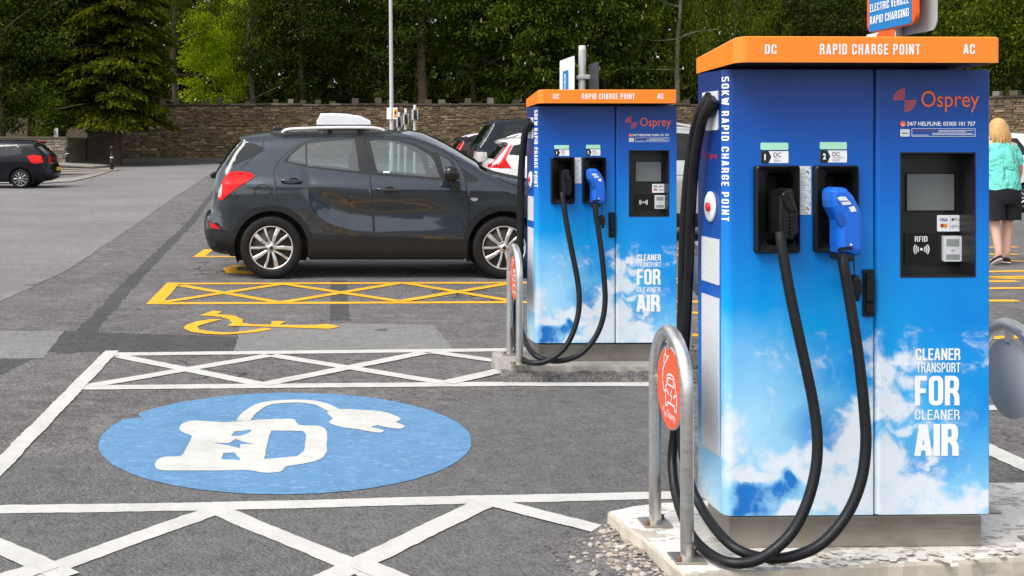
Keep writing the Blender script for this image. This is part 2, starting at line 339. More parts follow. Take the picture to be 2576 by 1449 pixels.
M['black_cloth'] = plain('black_cotton', (.012, .012, .016, 1), .85, 0, .25, 7, .25, bump=.35, bscale=14)
M['sole'] = plain('pale_sole', (.60, .50, .42, 1), .7)

# ---------------------------------------------------------------- object helpers
def mesh(name, verts, faces, mat, smooth=False, mats=None, fm=None):
    me = bpy.data.meshes.new(name); me.from_pydata([tuple(v) for v in verts], [], faces)
    for m in (mats or [mat]): me.materials.append(m)
    if fm is not None: me.polygons.foreach_set('material_index', fm)
    if smooth: me.polygons.foreach_set('use_smooth', [True] * len(me.polygons))
    me.update(); return me
def link(name, me, parent=None, label=None):
    o = bpy.data.objects.new(name, me); C.objects.link(o)
    if parent is not None: o.parent = parent
    if label: o['label'] = label
    return o
def mk(name, verts, faces, mat, parent=None, smooth=False, label=None):
    return link(name, mesh(name, verts, faces, mat, smooth), parent, label)
def tag(o, label=None, cat=None, group=None, kind=None):
    for k, v in (('label', label), ('category', cat), ('group', group), ('kind', kind)):
        if v: o[k] = v
    return o
def empty(name, loc, rz=0, label=None, cat=None, group=None):
    o = bpy.data.objects.new(name, None); C.objects.link(o); o.location = loc; o.rotation_euler = (0, 0, rz)
    o.empty_display_size = .1
    return tag(o, label, cat, group)
def copy_tree(o, parent=None, skip=()):
    c = o.copy(); C.objects.link(c); c.parent = parent
    for ch in list(KIDS.get(o.name, [])) or [k for k in o.children]:
        if ch.name.split('.')[0] in skip: continue
        copy_tree(ch, c, skip)
    return c
KIDS = {}
class MB:
    """collects simple solids into one mesh"""
    def __init__(s): s.v = []; s.f = []; s.sm = []
    def add(s, v, f, smooth=False):
        n = len(s.v); s.v += [tuple(q) for q in v]; s.f += [tuple(i + n for i in q) for q in f]; s.sm += [smooth] * len(f); return s
    def box(s, x0, x1, y0, y1, z0, z1):
        v = [(x, y, z) for z in (z0, z1) for y in (y0, y1) for x in (x0, x1)]
        return s.add(v, [(0, 2, 3, 1), (4, 5, 7, 6), (0, 1, 5, 4), (2, 6, 7, 3), (0, 4, 6, 2), (1, 3, 7, 5)])
    def rbox(s, x0, x1, y0, y1, z0, z1, b=.01, seg=2):
        bm = bmesh.new(); bmesh.ops.create_cube(bm, size=1)
        for v in bm.verts: v.co = ((x0 + x1) / 2 + v.co.x * (x1 - x0), (y0 + y1) / 2 + v.co.y * (y1 - y0), (z0 + z1) / 2 + v.co.z * (z1 - z0))
        bmesh.ops.bevel(bm, geom=list(bm.edges), offset=b, segments=seg, profile=.5, affect='EDGES')
        bm.verts.index_update()
        s.add([v.co[:] for v in bm.verts], [[v.index for v in f.verts] for f in bm.faces]); bm.free(); return s
    def prism(s, pts, fn, a, b):
        """2-D outline pts; fn(u,v,d) gives the 3-D point; between depths a and b"""
        n = len(pts); v = [fn(u, w, a) for u, w in pts] + [fn(u, w, b) for u, w in pts]
        f = [tuple(range(n)), tuple(range(2 * n - 1, n - 1, -1))] + [(i, n + i, n + (i + 1) % n, (i + 1) % n) for i in range(n)]
        return s.add(v, f)
    def tube(s, pts, r, seg=10, closed=False, caps=True):
        pts = [Vector(p) for p in pts]; n = len(pts); rr = r if hasattr(r, '__len__') else [r] * n
        V = []; T0 = None; N = None
        for i, p in enumerate(pts):
            a = pts[(i - 1) % n] if (closed or i > 0) else pts[i]; b = pts[(i + 1) % n] if (closed or i < n - 1) else pts[i]
            t = (b - a).normalized()
            if N is None:
                N = t.orthogonal().normalized()
            else:
                q = T0.rotation_difference(t); N = (q @ N); N = (N - t * N.dot(t)).normalized()
            T0 = t; B = t.cross(N)
            V += [p + (N * math.cos(k * 2 * math.pi / seg) + B * math.sin(k * 2 * math.pi / seg)) * rr[i] for k in range(seg)]
        Fc = []
        for i in range(n if closed else n - 1):
            j = (i + 1) % n
            Fc += [(i * seg + k, i * seg + (k + 1) % seg, j * seg + (k + 1) % seg, j * seg + k) for k in range(seg)]
        s.add(V, Fc, True)
        if caps and not closed: s.add(V, [tuple(range(seg - 1, -1, -1)), tuple((n - 1) * seg + k for k in range(seg))]) if False else s._caps(V, seg, n)
        return s
    def _caps(s, V, seg, n):
        s.add(V[:seg], [tuple(range(seg - 1, -1, -1))]); s.add(V[-seg:], [tuple(range(seg))])
    def lathe(s, prof, fn, seg=32, closed=False):
        """prof: list of (r, h); fn(a, b, h) maps to 3-D"""
        n = len(prof); V = []
        for k in range(seg):
            a = 2 * math.pi * k / seg
            V += [fn(r * math.cos(a), r * math.sin(a), h) for r, h in prof]
        Fc = []
        for k in range(seg):
            j = (k + 1) % seg
            Fc += [(k * n + i, j * n + i, j * n + i + 1, k * n + i + 1) for i in range(n - 1)]
        return s.add(V, Fc, True)
    def ell(s, c, r, seg=16, rings=10, rot=None):
        V = []; Fc = []
        for i in range(rings + 1):
            th = math.pi * i / rings
            for k in range(seg):
                a = 2 * math.pi * k / seg
                q = Vector((r[0] * math.sin(th) * math.cos(a), r[1] * math.sin(th) * math.sin(a), r[2] * math.cos(th)))
                if rot is not None: q = rot @ q
                V.append(Vector(c) + q)
        for i in range(rings):
            for k in range(seg):
                Fc.append((i * seg + k, (i + 1) * seg + k, (i + 1) * seg + (k + 1) % seg, i * seg + (k + 1) % seg))
        return s.add(V, Fc, True)
    def mesh(s, name, mat):
        me = bpy.data.meshes.new(name); me.from_pydata(s.v, [], s.f); me.materials.append(mat)
        me.polygons.foreach_set('use_smooth', s.sm); me.update()
        bm = bmesh.new(); bm.from_mesh(me); bmesh.ops.recalc_face_normals(bm, faces=bm.faces); bm.to_mesh(me); bm.free()
        return me
    def obj(s, name, mat, parent=None, label=None): return link(name, s.mesh(name, mat), parent, label)
def crom(pts, n=8, closed=False):
    pts = [Vector(p) for p in pts]; out = []; N = len(pts)
    for i in range(N if closed else N - 1):
        p0 = pts[(i - 1) % N] if (closed or i > 0) else pts[0] * 2 - pts[1]; p1 = pts[i]; p2 = pts[(i + 1) % N]
        p3 = pts[(i + 2) % N] if (closed or i + 2 < N) else p2 * 2 - p1
        for k in range(n):
            t = k / n
            out.append(.5 * ((2 * p1) + (p2 - p0) * t + (2 * p0 - 5 * p1 + 4 * p2 - p3) * t * t + (3 * p1 - p0 - 3 * p2 + p3) * t ** 3))
    if not closed: out.append(pts[-1])
    return out
def rrect(x0, x1, z0, z1, r, n=5, which=(1, 1, 1, 1)):
    out = []
    for (cx, cz, a0, on) in ((x1 - r, z1 - r, 0, which[0]), (x0 + r, z1 - r, 90, which[1]), (x0 + r, z0 + r, 180, which[2]), (x1 - r, z0 + r, 270, which[3])):
        if on:
            out += [(cx + r * math.cos(R(a0 + 90 * k / n)), cz + r * math.sin(R(a0 + 90 * k / n))) for k in range(n + 1)]
        else:
            out.append((cx + (r if a0 in (0, 270) else -r), cz + (r if a0 in (0, 90) else -r)))
    return out
def inpoly(px, pz, poly):
    px = np.asarray(px); pz = np.asarray(pz); c = np.zeros(px.shape, bool); n = len(poly)
    for i in range(n):
        x1, z1 = poly[i][0], poly[i][1]; x2, z2 = poly[(i + 1) % n][0], poly[(i + 1) % n][1]
        if z1 == z2: continue
        c ^= ((z1 > pz) != (z2 > pz)) & (px < (x2 - x1) * (pz - z1) / (z2 - z1) + x1)
    return c
def cdt(polys, pts=()):
    V = []; E = []
    for p in polys:
        n = len(V); V += [Vector((q[0], q[1])) for q in p]; E += [(n + i, n + (i + 1) % len(p)) for i in range(len(p))]
    V += [Vector((q[0], q[1])) for q in pts]
    r = delaunay_2d_cdt(V, E, [], 0, 1e-5)
    return np.array([v[:] for v in r[0]]), np.array([f for f in r[2] if len(f) == 3])
def flat(outer, holes, fn):
    """triangulated flat piece with holes; fn(u,v)->3-D"""
    v, f = cdt([outer] + list(holes)); c = v[f].mean(1)
    k = inpoly(c[:, 0], c[:, 1], outer)
    for h in holes: k &= ~inpoly(c[:, 0], c[:, 1], h)
    return [fn(*q) for q in v], [tuple(int(i) for i in q) for q in f[k]]

# ---------------------------------------------------------------- lettering (flat print)
_txt = {}
# condensed block capitals drawn as strokes: name -> (width, [(points, closed, corner radius)])
GW, GT = .44, .145
gl, gr, gt, gb, gm = GT / 2, GW - GT / 2, 1 - GT / 2, GT / 2, GW / 2
GLY = {
 'A': (.46, [([(.065, 0), (.205, 1)], 0, 0), ([(.395, 0), (.255, 1)], 0, 0), ([(.13, .26), (.33, .26)], 0, 0)]),
 'C': (GW, [([(gr, .64), (gr, gt), (gl, gt), (gl, gb), (gr, gb), (gr, .36)], 0, .15)]),
 'D': (GW, [([(gl, 0), (gl, 1)], 0, 0), ([(gl, gt), (gr, gt), (gr, gb), (gl, gb)], 0, .15)]),
 'E': (.38, [([(gl, 0), (gl, 1)], 0, 0), ([(gl, gt), (.38, gt)], 0, 0), ([(gl, .51), (.35, .51)], 0, 0), ([(gl, gb), (.38, gb)], 0, 0)]),
 'F': (.37, [([(gl, 0), (gl, 1)], 0, 0), ([(gl, gt), (.37, gt)], 0, 0), ([(gl, .50), (.34, .50)], 0, 0)]),
 'G': (GW, [([(gr, .66), (gr, gt), (gl, gt), (gl, gb), (gr, gb), (gr, .48), (gm, .48)], 0, .13)]),
 'H': (GW, [([(gl, 0), (gl, 1)], 0, 0), ([(gr, 0), (gr, 1)], 0, 0), ([(gl, .51), (gr, .51)], 0, 0)]),
 'I': (GT, [([(gl, 0), (gl, 1)], 0, 0)]),
 'K': (.46, [([(gl, 0), (gl, 1)], 0, 0), ([(gl + .02, .36), (.385, 1)], 0, 0), ([(.19, .52), (.395, 0)], 0, 0)]),
 'L': (.36, [([(gl, 0), (gl, 1)], 0, 0), ([(gl, gb), (.36, gb)], 0, 0)]),
 'N': (.46, [([(gl, 0), (gl, 1)], 0, 0), ([(.46 - gl, 0), (.46 - gl, 1)], 0, 0), ([(gl, .97), (.46 - gl, .03)], 0, 0)]),
 'O': (GW, [([(gl, gb), (gl, gt), (gr, gt), (gr, gb)], 1, .15)]),
 'P': (.43, [([(gl, 0), (gl, 1)], 0, 0), ([(gl, gt), (.43 - gl, gt), (.43 - gl, .46), (gl, .46)], 0, .14)]),
 'R': (.45, [([(gl, 0), (gl, 1)], 0, 0), ([(gl, gt), (.43 - gl, gt), (.43 - gl, .50), (gl, .50)], 0, .14), ([(.27, .50), (.37, .32), (.375, 0)], 0, .06)]),
 'S': (GW, [([(gr, .70), (gr, gt), (gl, gt), (gl, .60), (gr, .42), (gr, gb), (gl, gb), (gl, .30)], 0, .12)]),
 'T': (.42, [([(0, gt), (.42, gt)], 0, 0), ([(.21, 0), (.21, 1)], 0, 0)]),
 'V': (.46, [([(.065, 1), (.21, 0)], 0, 0), ([(.395, 1), (.25, 0)], 0, 0)]),
 'W': (.66, [([(.065, 1), (.19, 0)], 0, 0), ([(.33, .9), (.20, 0)], 0, 0), ([(.33, .9), (.46, 0)], 0, 0), ([(.595, 1), (.47, 0)], 0, 0)]),
 '5': (GW, [([(.42, gt), (gl, gt), (gl, .56), (gr, .56), (gr, gb), (gl, gb), (gl, .28)], 0, .10)]),
 '0': (GW, [([(gl, gb), (gl, gt), (gr, gt), (gr, gb)], 1, .15)]),
}
def roundpath(pts, closed, r):
    if r <= 0: return [Vector(p) for p in pts]
    out = []; n = len(pts)
    for i, p in enumerate(pts):
        p = Vector(p)
        if not closed and i in (0, n - 1): out.append(p); continue
        a, b = Vector(pts[i - 1]), Vector(pts[(i + 1) % n]); da, db = (a - p), (b - p); q = min(r, da.length * .49, db.length * .49)
        p0, p1 = p + da.normalized() * q, p + db.normalized() * q
        for k in range(6): t = k / 5; out.append(p0 * (1 - t) ** 2 + p * 2 * t * (1 - t) + p1 * t * t)
    return out
def block2d(s, weight=1.0, gap=.10):
    key = ('block', s, weight, gap)
    if key in _txt: return _txt[key]
    V = []; Fc = []; x = 0; lev = 0
    for chx in s:
        if chx == ' ': x += .16 + gap; continue
        wd, strokes = GLY[chx]
        for k, (pts, closed, r) in enumerate(strokes):
            P_ = roundpath(pts, closed, r); n = len(P_); w_ = GT * weight / 2; b0 = len(V)
            for i in range(n):
                a = P_[i - 1] if (closed or i) else P_[i]; b = P_[(i + 1) % n] if (closed or i < n - 1) else P_[i]
                d1 = (P_[i] - a); d2 = (b - P_[i])
                if d1.length < 1e-6: d1 = d2
                if d2.length < 1e-6: d2 = d1
                d1 = d1.normalized(); d2 = d2.normalized(); t = (d1 + d2).normalized(); nn = Vector((-t.y, t.x)); m = w_ / max(.5, nn.dot(Vector((-d1.y, d1.x))))
                for sg in (1, -1): q = P_[i] + nn * m * sg; V.append((x + q.x, min(1, max(0, q.y)), k))
            for i in range(n if closed else n - 1):
                j = (i + 1) % n; Fc.append((b0 + 2 * i, b0 + 2 * i + 1, b0 + 2 * j + 1, b0 + 2 * j))
        x += wd + gap
    v = np.array(V); v[:, 0] = (v[:, 0] - v[:, 0].min()) / (v[:, 0].max() - v[:, 0].min()); _txt[key] = (v, Fc); return v, Fc
def block(parent, s, x0, x1, z0, z1, fn, mat, weight=1.0, gap=.10, cuts=0, name='lettering'):
    v, f = block2d(s, weight, gap); v = [tuple(q) for q in v]
    if cuts:
        bm = bmesh.new(); vs = [bm.verts.new(q) for q in v]; [bm.faces.new([vs[i] for i in q]) for q in f]
        for k in range(1, cuts + 1): bmesh.ops.bisect_plane(bm, geom=list(bm.verts) + list(bm.edges) + list(bm.faces), plane_co=(0, k / (cuts + 1), 0), plane_no=(0, 1, 0))
        bm.verts.index_update(); v = [tuple(q.co) for q in bm.verts]; f = [tuple(q.index for q in fc.verts) for fc in bm.faces]; bm.free()
    out = []
    for a, b, k in v:
        u, w_ = x0 + (x1 - x0) * a, z0 + (z1 - z0) * b; p = Vector(fn(u, w_)); n = (Vector(fn(u + 1e-3, w_)) - p).cross(Vector(fn(u, w_ + 1e-3)) - p).normalized()
        out.append(p + n * (.00022 * k))
    return mk(name, out, f, mat, parent)
def text2d(s, bold=0.0, gap=1.0):
    if (s, bold, gap) in _txt: return _txt[(s, bold, gap)]
    cu = bpy.data.curves.new('lettering', 'FONT'); cu.body = s; cu.offset = bold; cu.space_character = gap; cu.resolution_u = 4
    o = bpy.data.objects.new('lettering', cu); C.objects.link(o); bpy.context.view_layer.update()
    me = bpy.data.meshes.new_from_object(o.evaluated_get(bpy.context.evaluated_depsgraph_get()))
    v = np.array([q.co[:2] for q in me.vertices]); f = [tuple(p.vertices) for p in me.polygons]
    bpy.data.objects.remove(o); bpy.data.curves.remove(cu); bpy.data.meshes.remove(me)
    v = (v - v.min(0)) / (v.max(0) - v.min(0)); _txt[(s, bold, gap)] = (v, f); return v, f
def text(parent, s, x0, x1, z0, z1, fn, mat, bold=.012, name='lettering', gap=1.0, cuts=0):
    v, f = text2d(s, bold, gap)
    if cuts:
        bm = bmesh.new(); vs = [bm.verts.new((a, b, 0)) for a, b in v]; bm.verts.index_update()
        for q in f:
            try: bm.faces.new([vs[i] for i in q])
            except ValueError: pass
        bmesh.ops.triangulate(bm, faces=bm.faces)
        for k in range(1, cuts + 1): bmesh.ops.bisect_plane(bm, geom=list(bm.verts) + list(bm.edges) + list(bm.faces), plane_co=(0, k / (cuts + 1), 0), plane_no=(0, 1, 0))
        bm.verts.index_update(); v = [q.co[:2] for q in bm.verts]; f = [tuple(q.index for q in fc.verts) for fc in bm.faces]; bm.free()
    return mk(name, [fn(x0 + (x1 - x0) * a, z0 + (z1 - z0) * b) for a, b in v], f, mat, parent)

# ================================================================ THE GROUND
ys = sorted(set([-30, -10, 0, 4, 7, 10, 13] + ZG[0][1:] + [22, 30, 42, 56, 70, 100, 200]))
xs = [-300, -120, -60, -30, -15, -8, -4, 0, 4, 8, 15, 30, 60, 120, 300]
gv = [(x, y, zg(y)) for y in ys for x in xs]; nx = len(xs)
gf = [(j * nx + i, j * nx + i + 1, (j + 1) * nx + i + 1, (j + 1) * nx + i) for j in range(len(ys) - 1) for i in range(nx - 1)]
ground = tag(mk('car_park', gv, gf, M['asphalt']), 'worn grey asphalt car park with painted bays', None, None, 'structure')
def sheet(poly, dz):
    pl = []
    for i in range(len(poly)):
        a = Vector(poly[i][:2]); b = Vector(poly[(i + 1) % len(poly)][:2]); n = max(1, int((b - a).length / .4))
        cuts = sorted([k / n for k in range(n)] + [(yy - a.y) / (b.y - a.y) for yy in ys if abs(b.y - a.y) > 1e-6 and 0 < (yy - a.y) / (b.y - a.y) < 1])
        last = None
        for t in cuts:
            p = a.lerp(b, t)
            if last is None or (p - last).length > .002: pl.append((p.x, p.y)); last = p
    xs_ = [p[0] for p in pl]; pts = []
    for yy in ys:
        for x in np.arange(min(xs_), max(xs_), 1.5):
            if inpoly([x], [yy], pl)[0]: pts.append((x, yy))
    v, f = cdt([pl], pts); c = v[f].mean(1); k = inpoly(c[:, 0], c[:, 1], pl)
    return [(a, b, zg(b) + dz) for a, b in v], [tuple(map(int, q)) for q in f[k]]
def psheet(name, px, mat, dz, label=None, parent=None, kind=None, jit=.0):
    poly = [G(*p) for p in px]
    if jit:
        rr = random.Random(len(px) * 7 + int(px[0][0])); out = []
        for i in range(len(poly)):
            a = Vector(poly[i][:2]); b = Vector(poly[(i + 1) % len(poly)][:2]); n = max(1, int((b - a).length / .08))
            out += [((a.lerp(b, k / n)).x + rr.uniform(-jit, jit), (a.lerp(b, k / n)).y + rr.uniform(-jit, jit)) for k in range(n)]
        poly = out
    v, f = sheet(poly, dz)
    o = mk(name, v, f, mat, parent, False, label)
    if kind: o['kind'] = kind
    return o
road = psheet('road', [(-900, 1250), (-300, 930), (0, 760), (170, 680), (330, 573), (430, 502), (492, 462), (562, 412), (430, 417), (300, 421), (286, 428), (230, 446), (176, 458), (120, 462), (-200, 468), (-900, 480)], M['road'], .004, 'pale lane of lighter asphalt running to the back wall', None, 'structure', .02)
pave = psheet('pavement', [(-300, 411), (150, 408), (300, 419.5), (430, 416), (620, 411), (1500, 411), (2100, 408), (2100, 397), (150, 397.2), (-300, 399)], M['pavement'], .004, 'strip of pavement under the stone wall, tree shade painted into its dark colour', None, 'structure')
def gpatch(label, px, mat, dz=.004, jit=.008): return psheet('asphalt_patch', px, mat, dz * .35, label, ground, None, jit)
gpatch('pale rectangular asphalt repair', [(590, 885), (605, 818), (880, 814), (1090, 818), (1140, 880), (860, 884)], M['patch_pale'])
gpatch('dark asphalt strip beside the pale repair', [(-600, 905), (120, 886), (585, 884.5), (600, 848), (300, 838), (160, 832), (90, 900), (-500, 1190), (-900, 1190)], M['asphalt_dark'], .003)
gpatch('pale asphalt patch at the left edge', [(-300, 905), (110, 902), (160, 834), (0, 833), (-300, 834)], M['patch_pale'], .008)
gpatch('long dark seam through the bays', [(140, 890), (175, 850), (330, 690), (470, 560), (535, 480), (545, 480), (490, 560), (365, 690), (230, 845), (190, 890)], M['asphalt_dark'], .005, .02)
gpatch('dark trench strip beside the yellow hatching', [(832, 706), (872, 706), (880, 806), (830, 806)], M['asphalt_dark'], .006)
gpatch('smoother newer asphalt of the charging bay', [(-400, 1290), (-120, 1165), (210, 1145), (330, 1112), (700, 1060), (1210, 1010), (1420, 975), (1650, 972), (1720, 1200), (2100, 1500), (2300, 2100), (-900, 2100), (-900, 1320)], M['asphalt_smooth'], .004, .012)

# ---------------------------------------------------------------- painted markings
class Paint:
    def __init__(s, seed): s.v = []; s.f = []; s.r = random.Random(seed)
    def band(s, a, b, w, dz, jit=.0032, px=True):
        dz = dz * .5
        A = Vector(G(*a)[:2]) if px else Vector(a); B = Vector(G(*b)[:2]) if px else Vector(b)
        d = B - A; n = max(2, int(d.length / .035)); nrm = Vector((-d.y, d.x)).normalized(); b0 = len(s.v)
        for i in range(n + 1):
            p = A + d * (i / n)
            for k in (-1, 1):
                q = p + nrm * (k * (w / 2 + s.r.uniform(-jit, jit) + .002 * math.sin(i * .31 + k)))
                s.v.append((q.x, q.y, zg(q.y) + dz))
        s.f += [(b0 + 2 * i, b0 + 2 * i + 2, b0 + 2 * i + 3, b0 + 2 * i + 1) for i in range(n)]
    def poly(s, px, dz, holes=(), jit=.0, scale=None):
        dz = dz * .5
        def dens(p):
            q = [G(*u)[:2] for u in p]; out = []
            for i in range(len(q)):
                a = Vector(q[i]); b = Vector(q[(i + 1) % len(q)]); n = max(1, int((b - a).length / .03))
                out += [((a.lerp(b, k / n)).x + s.r.uniform(-jit, jit), (a.lerp(b, k / n)).y + s.r.uniform(-jit, jit)) for k in range(n)]
            return out
        v, f = flat(dens(px), [dens(h) for h in holes], lambda a, b: (a, b, zg(b) + dz))
        n = len(s.v); s.v += v; s.f += [tuple(i + n for i in q) for q in f]
    def obj(s, name, mat, label, parent=None):
        return mk(name, s.v, s.f, mat, parent if parent is not None else ground, False, label)
Z8 = lambda x, y: (x * .55565, 644 + y * .55565)
p = Paint(1); WL = .115
p.band((258, 892.5), (1275, 881), WL * 1.1, .008); p.band((1275, 881), (1340, 880), WL * 1.1, .008)
p.band((200, 976), (1270, 967), WL * 1.1, .008); p.band((1268, 967), (1640, 968), WL * 1.05, .0084)
for i, (a, b) in enumerate([(Z8(540, 455), Z8(1190, 585)), (Z8(410, 590), Z8(1220, 452)), (Z8(1230, 452), Z8(2030, 580)), (Z8(1190, 585), Z8(1920, 440)), (Z8(1960, 438), (1258, 911)), (Z8(2020, 578), (1284, 928))]):
    p.band(a, b, WL * .95, .0095 + .0008 * i)
p.obj('hatched_marking', M['white_paint'], 'white hatching between the charging bay and the disabled bay')
p = Paint(2); p.band((282, 884), (-30, 1206), .095, .0125); p.obj('bay_line', M['white_paint'], 'long white line at the open end of the charging bay')
p = Paint(3)
p.band((-900, 1296), (533, 1276), .105, .008); p.band((533, 1276), (1222, 1258), .105, .0085); p.band((1222, 1258), (1722, 1247), .10, .008)
for i, (a, b) in enumerate([((545, 1284), (-60, 1500)), ((533, 1280), (1010, 1477)), ((1232, 1262), (760, 1490)), ((1218, 1262), (1610, 1360)), ((-210, 1284), (170, 1455)), ((1400, 1620), (911, 1424)), ((-700, 1690), (128, 1424))]):
    p.band(a, b, .098, .0098 + .0013 * i)
p.obj('hatched_marking', M['white_paint'], 'near white hatching along the bottom of the picture')
p = Paint(4)
p.poly([(1448, 942), (1470, 936), (1530, 946), (1580, 938), (1625, 936), (1625, 951), (1600, 956), (1540, 957)], .0125, jit=.006)
p.obj('paint_remnant', M['white_paint'], 'broken white paint below the further charger')
p = Paint(5); WY = .15
p.band((424, 714.5), (2560, 708), WY * .9, .008); p.band((386, 764), (2560, 757), WY * .85, .008); p.band((437, 712), (387, 766), .14, .0095)
X0 = [Z8(820, 135), Z8(1270, 213), Z8(1820, 122), Z8(2330, 208)]; X1 = [Z8(735, 212), Z8(1280, 128), Z8(1810, 208), Z8(2330, 122)]
for k in range(3):
    p.band(X0[k], X0[k + 1], WY * .75, .0108 + .0008 * k); p.band(X1[k], X1[k + 1], WY * .75, .0134 + .0008 * k)
p.obj('hatched_marking', M['yellow_paint'], 'yellow crossed hatching in front of the dark grey car')
p = Paint(6)
p.band((523, 629), (2560, 622), WY * .9, .008); p.band((498, 646), (2560, 640), WY * .9, .008); p.band((526, 628), (499, 647), .14, .0095)
for k in range(5): p.band((540 + k * 240, 630), (700 + k * 240, 644), WY * .7, .0098)
p.obj('hatched_marking', M['yellow_paint'], 'far yellow hatching seen under the dark grey car')
ZW = lambda x, y: ((560 + x * .20963) * .805, (950 + y * .20968) * .805)
p = Paint(7)
wheel = [(630, 240), (500, 232), (250, 270), (90, 330), (70, 375), (180, 425), (400, 455), (640, 466), (760, 462), (1150, 428), (1400, 384), (1270, 366), (1010, 408), (760, 436), (560, 428), (420, 412), (310, 392), (265, 350), (310, 325), (450, 285)]
p.poly([ZW(*q) for q in wheel], .012, jit=.003)
p.poly([ZW(*q) for q in [(300, 180), (510, 108), (640, 125), (560, 160), (830, 185), (950, 245), (940, 290), (1100, 315), (1370, 318), (1380, 268), (1470, 262), (1580, 275), (1500, 318), (1700, 325), (2010, 325), (2190, 305), (2400, 348), (2240, 380), (1850, 368), (1400, 350), (1000, 340), (720, 338), (790, 290), (740, 240), (620, 205), (480, 188)]], .0125, jit=.003)
p.obj('wheelchair_symbol', M['yellow_paint'], 'yellow wheelchair symbol lying across the empty disabled bay')
p = Paint(8)
p.poly([(640, 668), (590, 667), (560, 676), (570, 688), (640, 691), (720, 688), (720, 683), (640, 685), (594, 680), (600, 673), (640, 672)], .012, jit=.003)
p.obj('wheelchair_symbol', M['yellow_paint'], 'yellow wheelchair symbol half hidden by the dark grey car')
# right-hand bays
p = Paint(9)
for a, b in [((2420, 650), (2760, 668)), ((2420, 685), (2900, 676)), ((2420, 698), (2800, 706)), ((2380, 727), (2900, 722)), ((2380, 852), (3000, 842)), ((2380, 700), (2900, 690)), ((1690, 702), (1790, 700)), ((1690, 785), (1800, 790)), ((1690, 842), (1800, 846))]: p.band(a, b, .13, .008)
p.obj('bay_line', M['yellow_paint'], 'yellow bay lines beyond the chargers at the right')
p = Paint(10); p.band((2420, 1100), (2700, 1230), .12, .0085); p.band((1650, 878), (1800, 876), .12, .0085); p.band((2390, 1030), (2990, 1010), .11, .007)
p.obj('bay_line', M['white_paint'], 'white bay lines behind the near charger')
# blue disc with the plug-in car
cxy = [G(*Z8(413, 880)), G(*Z8(2128, 815)), G(*Z8(1280, 622)), G(*Z8(1180, 1083))]
ccx = (cxy[0][0] + cxy[1][0]) / 2; ccy = (cxy[2][1] + cxy[3][1]) / 2
rx = (cxy[1][0] - cxy[0][0]) / 2; ry = (cxy[2][1] - cxy[3][1]) / 2
rr = random.Random(5); dv = []
for k in range(220):
    a = 2 * math.pi * k / 220; j = 1 + rr.uniform(-.003, .003)
    if 2.66 < a < 2.80: j -= .055 * (1 - abs(a - 2.73) / .07) + rr.uniform(0, .02)
    dv.append((ccx + rx * j * math.cos(a), ccy + ry * j * math.sin(a)))
v, f = flat(dv, [], lambda a, b: (a, b, .0042))
disc = mk('charging_symbol', v, f, M['blue_paint'], ground, False, 'blue painted disc with a white plug-in car on the asphalt')
p = Paint(11)
def arcpts(pts, n=5): return [(q.x, q.y) for q in crom([(a, b, 0) for a, b in pts], n, True)]
body = arcpts([(812, 790), (825, 765), (880, 750), (1000, 757), (1100, 752), (1200, 745), (1320, 743), (1342, 758), (1360, 772), (1440, 774), (1478, 795), (1480, 850), (1476, 900), (1440, 930), (1360, 948), (1292, 960), (1270, 982), (1190, 987), (1125, 975), (1000, 977), (860, 977), (730, 975), (704, 955), (712, 928), (750, 914), (820, 910), (845, 870), (868, 822), (836, 808)], 3)
h1 = [(1228, 796), (1370, 797), (1388, 815), (1376, 890), (1345, 912), (1196, 926), (1213, 840)]
h2 = [(1045, 820), (1062, 800), (1142, 791), (1130, 806), (1085, 820)]
h3 = [(1000, 926), (1012, 898), (1060, 896), (1092, 930)]
h4 = [(960, 850), (1040, 853), (1066, 834), (1098, 846), (1152, 857), (1086, 857), (1086, 876), (1036, 864)]
p.poly([Z8(*q) for q in body], .0125, [[Z8(*q) for q in h] for h in (h1, h2, h3, h4)], jit=.002)
cable = crom([(1100, 752, 0), (1130, 715, 0), (1190, 678, 0), (1270, 665, 0), (1370, 663, 0), (1450, 675, 0), (1515, 705, 0)], 6)
gp = [Vector(G(*Z8(a.x, a.y))[:2]) for a in cable]; b0 = len(p.v)
for i, q in enumerate(gp):
    t = (gp[min(i + 1, len(gp) - 1)] - gp[max(0, i - 1)]).normalized(); nn = Vector((-t.y, t.x)) * .038
    p.v += [(q.x + nn.x, q.y + nn.y, .0070), (q.x - nn.x, q.y - nn.y, .0070)]
p.f += [(b0 + 2 * i, b0 + 2 * i + 1, b0 + 2 * i + 3, b0 + 2 * i + 2) for i in range(len(gp) - 1)]
p.poly([Z8(*q) for q in arcpts([(1482, 712), (1540, 698), (1640, 702), (1745, 712), (1815, 745), (1745, 765), (1690, 776), (1650, 790), (1560, 782), (1492, 762), (1505, 740)], 3)], .0130, jit=.002)
p.poly([Z8(*q) for q in arcpts([(1740, 742), (1810, 765), (1832, 778), (1800, 788), (1700, 768)], 3)], .0145, jit=.001)
p.poly([Z8(*q) for q in arcpts([(1640, 775), (1720, 790), (1738, 797), (1715, 806), (1620, 790)], 3)], .0145, jit=.001)
p.obj('pictogram', M['icon_paint'], None, disc)

